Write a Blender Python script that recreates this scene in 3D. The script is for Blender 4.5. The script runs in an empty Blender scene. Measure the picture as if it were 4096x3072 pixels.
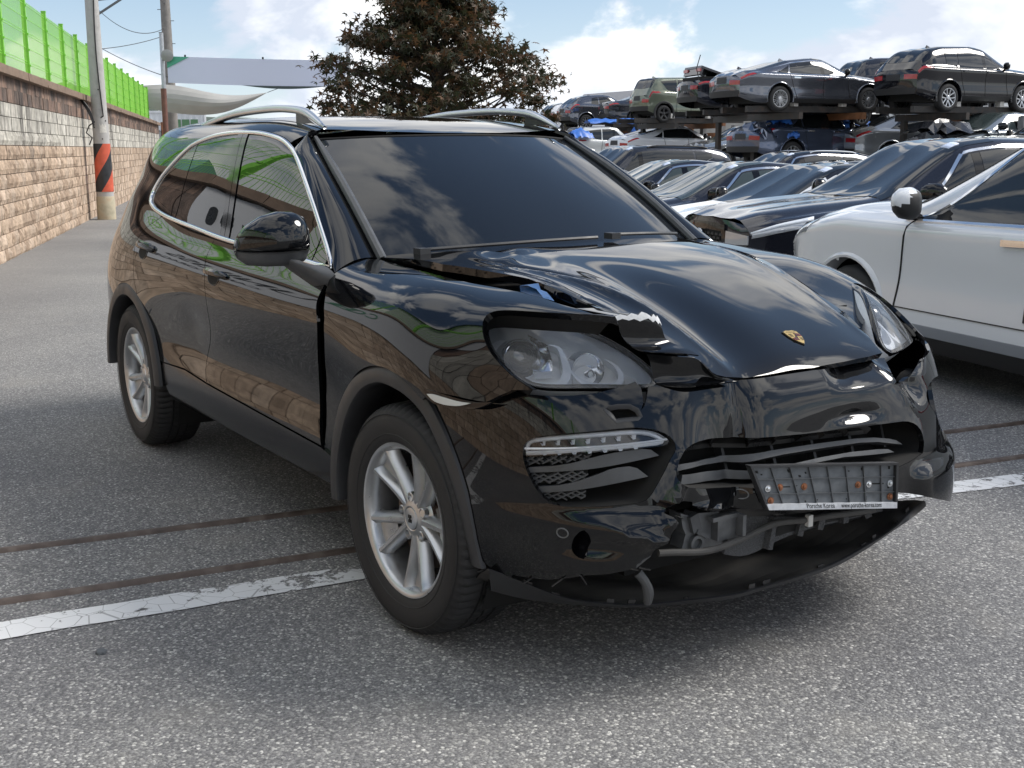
import bpy, bmesh, math, random
import numpy as np
from mathutils import Vector, Matrix
from mathutils.geometry import delaunay_2d_cdt

scene = bpy.context.scene
COL = scene.collection
# ---------------------------------------------------------------- camera
cam_d = bpy.data.cameras.new('camera'); cam = bpy.data.objects.new('camera', cam_d); COL.objects.link(cam); scene.camera = cam
cam_d.sensor_width = 36; cam_d.lens = 1194.44/1024*36; cam_d.clip_start = .05; cam_d.clip_end = 6000
_yaw, _pit, _rol = math.radians(147.4285), math.radians(-11.1909), math.radians(-.3453)
_f = Vector((math.cos(_yaw)*math.cos(_pit), math.sin(_yaw)*math.cos(_pit), math.sin(_pit)))
_r = _f.cross(Vector((0, 0, 1))).normalized(); _u = _r.cross(_f)
_r2 = math.cos(_rol)*_r+math.sin(_rol)*_u; _u2 = -math.sin(_rol)*_r+math.cos(_rol)*_u
cam.matrix_world = Matrix(((_r2.x, _u2.x, -_f.x, 3.156), (_r2.y, _u2.y, -_f.y, -2.548), (_r2.z, _u2.z, -_f.z, 1.484), (0, 0, 0, 1)))
# ---------------------------------------------------------------- daylight: broken cloud, sun behind thin cloud, behind and left of the black car
SUN_EL, SUN_AZ = math.radians(45), math.radians(70)      # azimuth: direction towards the sun, from +x towards +y
sun_d = bpy.data.lights.new('sun', 'SUN'); sun = bpy.data.objects.new('sun', sun_d); COL.objects.link(sun)
sun_d.energy = 1.2; sun_d.angle = math.radians(22); sun_d.color = (1, .95, .88)
_sd = Vector((math.cos(SUN_EL)*math.cos(SUN_AZ), math.cos(SUN_EL)*math.sin(SUN_AZ), math.sin(SUN_EL)))
sun.rotation_euler = _sd.to_track_quat('Z', 'Y').to_euler()
sun.location = (0, 0, 30)
world = bpy.data.worlds.new('World'); scene.world = world; world.use_nodes = True
def build_sky():
    nt = world.node_tree; N = nt.nodes; Lk = nt.links.new; N.clear()
    out = N.new('ShaderNodeOutputWorld'); bg = N.new('ShaderNodeBackground'); bg.inputs[1].default_value = .090
    sky = N.new('ShaderNodeTexSky'); sky.sky_type = 'NISHITA'; sky.sun_disc = False
    sky.sun_elevation = SUN_EL; sky.sun_rotation = math.pi/2-SUN_AZ; sky.air_density = .7; sky.dust_density = .25; sky.ozone_density = 2.0
    # soft shoulder on the bright horizon: a soft limit that keeps sky radiance from clipping
    k1 = N.new('ShaderNodeVectorMath'); k1.operation = 'MULTIPLY_ADD'; k1.inputs[1].default_value = (.15, .145, .14); k1.inputs[2].default_value = (1, 1, 1); Lk(sky.outputs[0], k1.inputs[0])
    soft = N.new('ShaderNodeVectorMath'); soft.operation = 'DIVIDE'; Lk(sky.outputs[0], soft.inputs[0]); Lk(k1.outputs[0], soft.inputs[1])
    tc = N.new('ShaderNodeTexCoord'); sep = N.new('ShaderNodeSeparateXYZ'); Lk(tc.outputs['Generated'], sep.inputs[0])
    def M(op, a, b=None, c=None):
        n = N.new('ShaderNodeMath'); n.operation = op
        for i, v in enumerate((a, b, c)):
            if v is None: continue
            if isinstance(v, (int, float)): n.inputs[i].default_value = v
            else: Lk(v, n.inputs[i])
        return n.outputs[0]
    # project the view direction onto a cloud layer: heaps shrink and crowd together towards the horizon
    zz = M('MAXIMUM', sep.outputs[2], .0); den = M('ADD', zz, .55)
    cx = M('DIVIDE', sep.outputs[0], den); cy = M('DIVIDE', sep.outputs[1], den)
    def noise(ox, oy, oz, scale, detail, rough):
        cmb = N.new('ShaderNodeCombineXYZ'); Lk(M('ADD', cx, ox), cmb.inputs[0]); Lk(M('ADD', cy, oy), cmb.inputs[1])
        Lk(M('ADD', M('MULTIPLY', zz, 1.6), oz), cmb.inputs[2])
        n = N.new('ShaderNodeTexNoise'); n.inputs['Scale'].default_value = scale; n.inputs['Detail'].default_value = detail
        n.inputs['Roughness'].default_value = rough; n.inputs['Distortion'].default_value = .25; Lk(cmb.outputs[0], n.inputs['Vector']); return n.outputs[0]
    OX, OY, OZ = 14.2, 8.8, 2.2
    big = noise(OX, OY, OZ, 1.15, 2, .5); fine = noise(OX, OY, OZ, 3.6, 10, .55)
    d = M('ADD', M('MULTIPLY', big, .62), M('MULTIPLY', fine, .5))
    sx, sy = math.cos(SUN_AZ)*.05, math.sin(SUN_AZ)*.05
    dl = M('ADD', M('MULTIPLY', noise(OX+sx, OY+sy, OZ+.05, 1.15, 2, .5), .62), M('MULTIPLY', noise(OX+sx, OY+sy, OZ+.05, 3.6, 5, .55), .5))
    mr = N.new('ShaderNodeMapRange'); mr.interpolation_type = 'SMOOTHSTEP'; mr.inputs[1].default_value = .518; mr.inputs[2].default_value = .565; Lk(d, mr.inputs[0])
    lit = N.new('ShaderNodeMapRange'); lit.inputs[1].default_value = -.055; lit.inputs[2].default_value = .055; Lk(M('SUBTRACT', d, dl), lit.inputs[0])
    thick = N.new('ShaderNodeMapRange'); thick.inputs[1].default_value = .60; thick.inputs[2].default_value = .78; Lk(d, thick.inputs[0])
    cr = N.new('ShaderNodeMix'); cr.data_type = 'RGBA'; cr.inputs[6].default_value = (2.8, 3.05, 3.55, 1); cr.inputs[7].default_value = (5.6, 5.55, 5.45, 1)
    Lk(M('MULTIPLY', lit.outputs[0], M('SUBTRACT', 1.0, M('MULTIPLY', thick.outputs[0], .55))), cr.inputs[0])
    # glow added around the unseen sun: all cloud colour is scaled up there
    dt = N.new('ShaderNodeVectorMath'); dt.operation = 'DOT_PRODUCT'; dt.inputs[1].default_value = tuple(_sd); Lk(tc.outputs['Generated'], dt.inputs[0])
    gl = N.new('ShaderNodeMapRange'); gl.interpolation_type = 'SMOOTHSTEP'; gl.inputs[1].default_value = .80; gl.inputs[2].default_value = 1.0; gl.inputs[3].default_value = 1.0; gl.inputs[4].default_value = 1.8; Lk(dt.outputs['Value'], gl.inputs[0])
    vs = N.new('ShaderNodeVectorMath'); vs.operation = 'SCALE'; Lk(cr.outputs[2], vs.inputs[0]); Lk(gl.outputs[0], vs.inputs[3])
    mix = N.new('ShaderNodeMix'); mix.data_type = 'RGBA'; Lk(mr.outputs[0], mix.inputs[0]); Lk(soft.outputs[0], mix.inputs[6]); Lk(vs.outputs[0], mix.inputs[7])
    # milky air low over the horizon
    hz = N.new('ShaderNodeMapRange'); hz.inputs[1].default_value = .0; hz.inputs[2].default_value = .12; hz.inputs[3].default_value = .18; hz.inputs[4].default_value = 0; Lk(sep.outputs[2], hz.inputs[0])
    mh = N.new('ShaderNodeMix'); mh.data_type = 'RGBA'; mh.inputs[7].default_value = (3.6, 4.0, 4.4, 1); Lk(hz.outputs[0], mh.inputs[0]); Lk(mix.outputs[2], mh.inputs[6])
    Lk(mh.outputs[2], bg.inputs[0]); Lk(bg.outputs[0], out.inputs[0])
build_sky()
scene.view_settings.view_transform = 'Standard'; scene.view_settings.look = 'None'; scene.view_settings.gamma = 1
scene.view_settings.use_curve_mapping = False; scene.view_settings.exposure = 1.55
# ---------------------------------------------------------------- materials
MATS = {}
def mat(name, col=(.5,.5,.5), rough=.5, metal=0.0, ior=1.5, var=0.0, vscale=8, bump=0.0, bscale=60, coat=0.0, dirt=None, spec=None, trans=0.0):
    if name in MATS: return MATS[name]
    m = bpy.data.materials.new(name); m.use_nodes = True; nt = m.node_tree; N = nt.nodes; L = nt.links.new
    b = N['Principled BSDF']; b.inputs['Base Color'].default_value = (*col, 1); b.inputs['Roughness'].default_value = rough
    b.inputs['Metallic'].default_value = metal; b.inputs['IOR'].default_value = ior
    if coat: b.inputs['Coat Weight'].default_value = coat; b.inputs['Coat Roughness'].default_value = .03
    if spec is not None: b.inputs['Specular IOR Level'].default_value = spec
    if trans: b.inputs['Transmission Weight'].default_value = trans
    tc = N.new('ShaderNodeTexCoord')
    if var or dirt:
        n = N.new('ShaderNodeTexNoise'); n.inputs['Scale'].default_value = vscale; n.inputs['Detail'].default_value = 6; L(tc.outputs['Object'], n.inputs['Vector'])
        if var:
            r = N.new('ShaderNodeMapRange'); r.inputs[1].default_value = .25; r.inputs[2].default_value = .75; r.inputs[3].default_value = 1-var; r.inputs[4].default_value = 1+var
            L(n.outputs[0], r.inputs[0])
            mx = N.new('ShaderNodeMix'); mx.data_type = 'RGBA'; mx.blend_type = 'MULTIPLY'; mx.inputs[0].default_value = 1; mx.inputs[6].default_value = (*col, 1)
            L(r.outputs[0], mx.inputs[7]); L(mx.outputs[2], b.inputs['Base Color'])
            r2 = N.new('ShaderNodeMapRange'); r2.inputs[1].default_value = .3; r2.inputs[2].default_value = .7; r2.inputs[3].default_value = max(.0, rough-.12*min(1, var*3)); r2.inputs[4].default_value = min(1, rough+.12*min(1, var*3))
            L(n.outputs[0], r2.inputs[0]); L(r2.outputs[0], b.inputs['Roughness'])
        if dirt:
            dm = N.new('ShaderNodeMapRange'); dm.inputs[1].default_value = .5; dm.inputs[2].default_value = .75; dm.inputs[4].default_value = dirt[1]; L(n.outputs[0], dm.inputs[0])
            mx2 = N.new('ShaderNodeMix'); mx2.data_type = 'RGBA'; L(dm.outputs[0], mx2.inputs[0]); mx2.inputs[7].default_value = (*dirt[0], 1)
            src = b.inputs['Base Color'].links[0].from_socket if b.inputs['Base Color'].links else None
            if src: L(src, mx2.inputs[6])
            else: mx2.inputs[6].default_value = (*col, 1)
            L(mx2.outputs[2], b.inputs['Base Color'])
    if bump:
        n2 = N.new('ShaderNodeTexNoise'); n2.inputs['Scale'].default_value = bscale; n2.inputs['Detail'].default_value = 4; L(tc.outputs['Object'], n2.inputs['Vector'])
        bp = N.new('ShaderNodeBump'); bp.inputs['Strength'].default_value = bump; bp.inputs['Distance'].default_value = .01; L(n2.outputs[0], bp.inputs['Height']); L(bp.outputs[0], b.inputs['Normal'])
    MATS[name] = m; return m
def glass_mat(name, tint=(.95,.97,1), rough=.0, clear=.9, haze=0.0):
    """clear plastic / glass pane: fresnel reflection over straight-through light"""
    if name in MATS: return MATS[name]
    m = bpy.data.materials.new(name); m.use_nodes = True; nt = m.node_tree; N = nt.nodes; L = nt.links.new; N.clear()
    o = N.new('ShaderNodeOutputMaterial'); g = N.new('ShaderNodeBsdfGlossy'); g.inputs['Roughness'].default_value = rough
    t = N.new('ShaderNodeBsdfTransparent'); t.inputs[0].default_value = (*[c*clear for c in tint], 1)
    fr = N.new('ShaderNodeFresnel'); fr.inputs[0].default_value = 1.5; mx = N.new('ShaderNodeMixShader')
    src = t.outputs[0]
    if haze:   # thin milky film; its diffuse white also brightens a dim lens
        df = N.new('ShaderNodeBsdfDiffuse'); df.inputs[0].default_value = (.8, .83, .86, 1); m2 = N.new('ShaderNodeMixShader'); m2.inputs[0].default_value = haze; L(src, m2.inputs[1]); L(df.outputs[0], m2.inputs[2]); src = m2.outputs[0]
    L(fr.outputs[0], mx.inputs[0]); L(src, mx.inputs[1]); L(g.outputs[0], mx.inputs[2]); L(mx.outputs[0], o.inputs[0]); MATS[name] = m; return m

# ---------------------------------------------------------------- objects
def obj(name, V, F, m, parent=None, smooth=True, N=None, sharp=None):
    me = bpy.data.meshes.new(name); me.from_pydata([tuple(map(float, v)) for v in V], [], [tuple(map(int, f)) for f in F])
    if isinstance(m, (list, tuple)):
        for k in m: me.materials.append(k)
    else: me.materials.append(m)
    me.update()
    if smooth: me.polygons.foreach_set('use_smooth', [True]*len(me.polygons))
    if sharp is not None and smooth: me.set_sharp_from_angle(angle=math.radians(sharp))
    if N is not None: me.normals_split_custom_set_from_vertices([tuple(map(float, n)) for n in N])
    o = bpy.data.objects.new(name, me); COL.objects.link(o)
    if parent is not None: o.parent = parent
    return o
def tag(o, label=None, cat=None, group=None, kind=None):
    if label: o['label'] = label
    if cat: o['category'] = cat
    if group: o['group'] = group
    if kind: o['kind'] = kind
    return o
def thing(name, label, cat, loc=(0, 0, 0), rz=0.0, group=None):
    o = bpy.data.objects.new(name, None); COL.objects.link(o); o.location = loc; o.rotation_euler = (0, 0, rz); o.empty_display_size = .2
    return tag(o, label, cat, group)
def copy_obj(o, parent=None):
    c = o.copy(); COL.objects.link(c); c.parent = parent
    for ch in o.children: copy_obj(ch, c)
    return c

class MB:
    """collects verts and faces of one mesh"""
    def __init__(s): s.V = []; s.F = []; s.mi = []
    def add(s, V, F, mi=0):
        k = len(s.V); s.V += [tuple(v) for v in V]; s.F += [tuple(i+k for i in f) for f in F]; s.mi += [mi]*len(F); return s
    def box(s, c, d, R=None, taper=1.0, mi=0):
        hx, hy, hz = d[0]/2, d[1]/2, d[2]/2
        V = [Vector((x*hx*(taper if z > 0 else 1), y*hy*(taper if z > 0 else 1), z*hz)) for x in (-1, 1) for y in (-1, 1) for z in (-1, 1)]
        if R is not None: V = [R @ v for v in V]
        V = [v+Vector(c) for v in V]
        return s.add(V, [(0,1,3,2),(4,6,7,5),(0,4,5,1),(2,3,7,6),(0,2,6,4),(1,5,7,3)], mi)
    def bar(s, a, b, w, h=None, up=(0, 0, 1), mi=0):
        a = Vector(a); b = Vector(b); h = h or w; d = (b-a).normalized(); u = Vector(up)
        if abs(d.dot(u)) > .99: u = Vector((1, 0, 0))
        x = d.cross(u).normalized()*w/2; y = x.cross(d).normalized()*h/2
        V = [p+i*x+j*y for p in (a, b) for i, j in ((-1,-1),(1,-1),(1,1),(-1,1))]
        return s.add(V, [(3,2,1,0),(4,5,6,7),(0,1,5,4),(1,2,6,5),(2,3,7,6),(3,0,4,7)], mi)
    def tube(s, pts, r, n=10, cap=True, mi=0):
        pts = [Vector(p) for p in pts]; m = len(pts); rr = r if hasattr(r, '__len__') else [r]*m; V = []; up = None
        for i, p in enumerate(pts):
            d = (pts[min(i+1, m-1)]-pts[max(i-1, 0)]).normalized()
            if up is None: up = Vector((0, 0, 1)) if abs(d.z) < .9 else Vector((1, 0, 0))
            x = d.cross(up).normalized(); y = x.cross(d).normalized(); up = y
            V += [p+(x*math.cos(t)+y*math.sin(t))*rr[i] for t in (2*math.pi*k/n for k in range(n))]
        F = [(i*n+k, i*n+(k+1) % n, (i+1)*n+(k+1) % n, (i+1)*n+k) for i in range(m-1) for k in range(n)]
        if cap: F += [tuple(range(n-1, -1, -1)), tuple((m-1)*n+k for k in range(n))]
        return s.add(V, F, mi)
    def lathe(s, prof, n=32, axis='z', c=(0, 0, 0), closed=False, mi=0, a0=0, a1=2*math.pi):
        """prof: (radius, height)"""
        full = abs(a1-a0-2*math.pi) < 1e-6; nn = n if full else n+1; V = []
        for k in range(nn):
            t = a0+(a1-a0)*k/n; ct, st = math.cos(t), math.sin(t)
            for r, h in prof:
                p = (r*ct, r*st, h) if axis == 'z' else (r*ct, h, r*st) if axis == 'y' else (h, r*ct, r*st)
                V.append((p[0]+c[0], p[1]+c[1], p[2]+c[2]))
        m = len(prof); F = []
        for k in range(n if full else n):
            k2 = (k+1) % nn
            for i in range(m-1 if not closed else m):
                j = (i+1) % m; F.append((k*m+i, k2*m+i, k2*m+j, k*m+j))
        return s.add(V, F, mi)
    def strip(s, A, B, mi=0):
        n = len(A); return s.add(list(A)+list(B), [(i, i+1, n+i+1, n+i) for i in range(n-1)], mi)
    def prism(s, poly, h, R=None, c=(0, 0, 0), mi=0):
        """flat polygon in xy extruded 0..h along z, then rotated and moved"""
        n = len(poly); V = [Vector((x, y, 0)) for x, y in poly]+[Vector((x, y, h)) for x, y in poly]
        if R is not None: V = [R @ v for v in V]
        V = [v+Vector(c) for v in V]
        return s.add(V, [tuple(range(n-1, -1, -1)), tuple(range(n, 2*n))]+[(i, (i+1) % n, n+(i+1) % n, n+i) for i in range(n)], mi)
    def build(s, name, m, parent=None, smooth=False, sharp=35):
        o = obj(name, s.V, s.F, m, parent, smooth, None, sharp if smooth else None)
        if any(s.mi): o.data.polygons.foreach_set('material_index', s.mi)
        return o

# ---------------------------------------------------------------- polygons on surfaces
def smooth_poly(p, it=2, ang=48):
    p = np.asarray(p, float)
    for _ in range(it):
        a = p-np.roll(p, 1, 0); b = np.roll(p, -1, 0)-p
        t = np.degrees(np.abs(np.arctan2(a[:, 0]*b[:, 1]-a[:, 1]*b[:, 0], (a*b).sum(1))))
        q = []
        for i in range(len(p)):
            if t[i] > ang: q.append(p[i])
            else: q += [p[i]*.78+p[i-1]*.22, p[i]*.78+p[(i+1) % len(p)]*.22]
        p = np.array(q)
    return p
def resample(p, h):
    p = np.asarray(p, float); out = []
    for i in range(len(p)):
        a, b = p[i], p[(i+1) % len(p)]; n = max(1, int(math.ceil(np.hypot(*(b-a))/h)))
        out += [a+(b-a)*k/n for k in range(n)]
    return np.array(out)
def area(p): x, y = p[:, 0], p[:, 1]; return .5*np.sum(x*np.roll(y, -1)-y*np.roll(x, -1))
def offset_poly(p, d):
    """positive d grows the polygon"""
    p = np.asarray(p, float); sg = 1 if area(p) > 0 else -1
    e = np.roll(p, -1, 0)-p; e /= np.linalg.norm(e, axis=1)[:, None]+1e-12; n = np.c_[e[:, 1], -e[:, 0]]*sg
    m = n+np.roll(n, 1, 0); l = (m*n).sum(1)[:, None]; m = m/np.maximum(l, .45)
    return p+m*d
def inside(q, poly):
    x, y = q[:, 0], q[:, 1]; r = np.zeros(len(q), bool); n = len(poly)
    for i in range(n):
        (x1, y1), (x2, y2) = poly[i], poly[(i+1) % n]
        if y1 == y2: continue
        c = ((y1 > y) != (y2 > y)) & (x < (x2-x1)*(y-y1)/(y2-y1)+x1); r ^= c
    return r
def trim(outer, holes, h):
    loops = [resample(outer, h)]+[resample(a, h) for a in holes]
    mn = outer.min(0); mx = outer.max(0); gx, gy = np.meshgrid(np.arange(mn[0], mx[0], h), np.arange(mn[1], mx[1], h), indexing='ij')
    g = np.stack([gx.ravel(), gy.ravel()], 1)
    k = inside(g, offset_poly(outer, -h*.45) if len(outer) > 3 else outer) & inside(g, outer)
    for a in holes: k &= ~inside(g, offset_poly(a, h*.45))
    allb = np.concatenate(loops); g = g[k]
    if len(g):
        d = np.full(len(g), 9.)
        for i in range(0, len(allb), 400): d = np.minimum(d, np.sqrt(((g[:, None]-allb[None, i:i+400])**2).sum(2)).min(1))
        g = g[d > h*.4]
    P = np.concatenate([allb, g]); E = []; s = 0
    for l in loops: n = len(l); E += [(s+i, s+(i+1) % n) for i in range(n)]; s += n
    vs, es, fs, ov, oe, of = delaunay_2d_cdt([Vector(map(float, p)) for p in P], E, [], 0, 1e-7)
    vs = np.array([tuple(v) for v in vs]); F = np.array([f for f in fs]); c = vs[F].mean(1)
    ok = inside(c, outer)
    for a in holes: ok &= ~inside(c, a)
    F = F[ok]
    ar = (vs[F[:, 1], 0]-vs[F[:, 0], 0])*(vs[F[:, 2], 1]-vs[F[:, 0], 1])-(vs[F[:, 1], 1]-vs[F[:, 0], 1])*(vs[F[:, 2], 0]-vs[F[:, 0], 0])
    F[ar < 0] = F[ar < 0][:, ::-1]
    used = np.unique(F); mp = -np.ones(len(vs), int); mp[used] = np.arange(len(used))
    return vs[used], mp[F]
def panel(name, patch, outer, m, parent, holes=(), h=.02, flange=.012, gap=.002, off=0.0, scale=(1, 1), org=(0, 0, 0), raw=False):
    """sheet metal: the part of a smooth surface inside an outline, edges turned in"""
    sc = np.array(scale, float); o = np.asarray(outer, float)*sc; hs = [np.asarray(a, float)*sc for a in holes]
    if gap: o = offset_poly(o, -gap)
    q, F = trim(o, hs, h); uv = q/sc; P = patch(uv); Nn = patch.normals(uv)
    if off: P = P+Nn*off
    P = P-np.asarray(org); flip = patch.mir
    F = F[:, ::-1] if flip else F
    V = [p for p in P]; NN = [n for n in Nn]; FF = [tuple(f) for f in F]
    if flange:
        e = {}
        for a, b, c in F:
            for i, j in ((a, b), (b, c), (c, a)): e[(i, j)] = 1
        bd = [(i, j) for (i, j) in e if (j, i) not in e]
        for i, j in bd:
            t = P[j]-P[i]; l = np.linalg.norm(t)
            if l < 1e-9: continue
            n = np.cross(t/l, (Nn[i]+Nn[j])/2); k = len(V)
            V += [P[i], P[j], P[j]-Nn[j]*flange, P[i]-Nn[i]*flange]; NN += [n]*4; FF.append((k+1, k, k+3, k+2))
    return obj(name, V, FF, m, parent, True, NN)
def cross_strip(patch, loop, prof, scale=(1, 1), closed=True, org=(0, 0, 0)):
    """sweep a profile [(outward, up)] along a curve on a surface"""
    sc = np.array(scale, float); p = np.asarray(loop, float)*sc; n = len(p)
    t = np.roll(p, -1, 0)-np.roll(p, 1, 0)
    if not closed: t[0] = p[1]-p[0]; t[-1] = p[-1]-p[-2]
    sg = 1 if area(p) > 0 else -1
    t /= np.linalg.norm(t, axis=1)[:, None]+1e-12; o2 = np.c_[t[:, 1], -t[:, 0]]*sg
    P = patch(p/sc); Nn = patch.normals(p/sc); Oo = patch((p+o2*.004)/sc)-P; Oo /= np.linalg.norm(Oo, axis=1)[:, None]+1e-12
    m = len(prof); V = []
    for i in range(n): V += [P[i]+Oo[i]*a+Nn[i]*b-np.asarray(org) for a, b in prof]
    F = [(i*m+k, i*m+k+1, ((i+1) % n)*m+k+1, ((i+1) % n)*m+k) for i in range(n if closed else n-1) for k in range(m-1)]
    return V, F
def chord(p, n):
    """n points evenly along a smooth open polyline"""
    p = np.asarray(p, float); k = np.concatenate([[0], np.cumsum(np.linalg.norm(np.diff(p, axis=0), axis=1))]); k += np.arange(len(k))*1e-6
    B = spline_basis(k, spline_matrix(k), np.linspace(0, k[-1], n)); return B@p
# ---------------------------------------------------------------- spline surfaces
def spline_matrix(k):
    k = np.asarray(k, float); m = len(k); h = np.diff(k)
    A = np.zeros((m, m)); D = np.zeros((m, m)); A[0, 0] = A[-1, -1] = 1
    for i in range(1, m-1):
        A[i, i-1] = h[i-1]; A[i, i] = 2*(h[i-1]+h[i]); A[i, i+1] = h[i]
        D[i, i-1] = 6/h[i-1]; D[i, i] = -6/h[i-1]-6/h[i]; D[i, i+1] = 6/h[i]
    return np.linalg.solve(A, D)

def spline_basis(k, M, x):
    """rows: weights of every knot value in the natural cubic spline at x (linear beyond the ends)"""
    k = np.asarray(k, float); x = np.asarray(x, float); m = len(k)
    xc = np.clip(x, k[0], k[-1])
    i = np.clip(np.searchsorted(k, xc, side='right')-1, 0, m-2)
    h = k[i+1]-k[i]; a = (k[i+1]-xc)/h; b = (xc-k[i])/h; n = np.arange(len(x))
    B = np.zeros((len(x), m)); B[n, i] += a; B[n, i+1] += b
    B += ((a**3-a)*h*h/6)[:, None]*M[i]+((b**3-b)*h*h/6)[:, None]*M[i+1]
    ex = x-xc
    if np.any(ex != 0):
        da, db = -1/h, 1/h; dB = np.zeros_like(B); dB[n, i] += da; dB[n, i+1] += db
        dB += ((3*a*a-1)*da*h*h/6)[:, None]*M[i]+((3*b*b-1)*db*h*h/6)[:, None]*M[i+1]
        B += ex[:, None]*dB
    return B

class Patch:
    """bicubic spline through a grid of control points; f adds dents"""
    def __init__(s, grid, u=None, v=None, f=None, mir=False):
        s.C = np.asarray(grid, float); m, n = s.C.shape[:2]
        s.u = np.asarray(u, float) if u is not None else np.arange(m, dtype=float)
        if v is None:
            d = np.linalg.norm(np.diff(s.C, axis=1), axis=2).mean(0); v = np.concatenate([[0], np.cumsum(d)])
        s.v = np.asarray(v, float); s.Mu = spline_matrix(s.u); s.Mv = spline_matrix(s.v); s.f = f; s.mir = mir
    def __call__(s, uv):
        uv = np.asarray(uv, float).reshape(-1, 2)
        P = np.einsum('ki,ijc,kj->kc', spline_basis(s.u, s.Mu, uv[:, 0]), s.C, spline_basis(s.v, s.Mv, uv[:, 1]))
        if s.f is not None: P = s.f(uv, P)
        if s.mir: P = P*np.array([1, -1, 1])
        return P
    def normals(s, uv, e=2e-3):
        uv = np.asarray(uv, float).reshape(-1, 2)
        du = s(uv+[e, 0])-s(uv-[e, 0]); dv = s(uv+[0, e])-s(uv-[0, e])
        n = np.cross(du, dv); n /= np.linalg.norm(n, axis=1)[:, None]+1e-12
        return -n if s.mir else n
    def range(s): return s.u[0], s.u[-1], s.v[0], s.v[-1]

class Func(Patch):
    def __init__(s, fn, rng, mir=False): s.fn = fn; s.rng = rng; s.mir = mir
    def __call__(s, uv):
        P = s.fn(np.asarray(uv, float).reshape(-1, 2)); return P*np.array([1, -1, 1]) if s.mir else P
    def range(s): return s.rng

def bump(p, c, r, a, ang=0.0):
    """smooth bump of height a, radii r, about c in the surface's own coordinates"""
    q = np.asarray(p)-np.asarray(c); ca, sa = math.cos(ang), math.sin(ang)
    x = (q[:, 0]*ca+q[:, 1]*sa)/r[0]; y = (-q[:, 0]*sa+q[:, 1]*ca)/r[1]
    return a*np.exp(-(x*x+y*y)*1.5)
def fold(p, a, b, w, h, sharp=0.15):
    """creased ridge of height h along the segment a-b, half width w"""
    p = np.asarray(p); a = np.asarray(a, float); b = np.asarray(b, float); d = b-a; L2 = d@d
    t = np.clip(((p-a)@d)/L2, 0, 1); q = p-(a+t[:, None]*d); r = np.sqrt((q**2).sum(1)+(sharp*w)**2)-sharp*w
    return h*np.exp(-(r/w)*1.8)*np.clip(1.15-(2*t-1)**4*.6, 0, 1)
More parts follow.
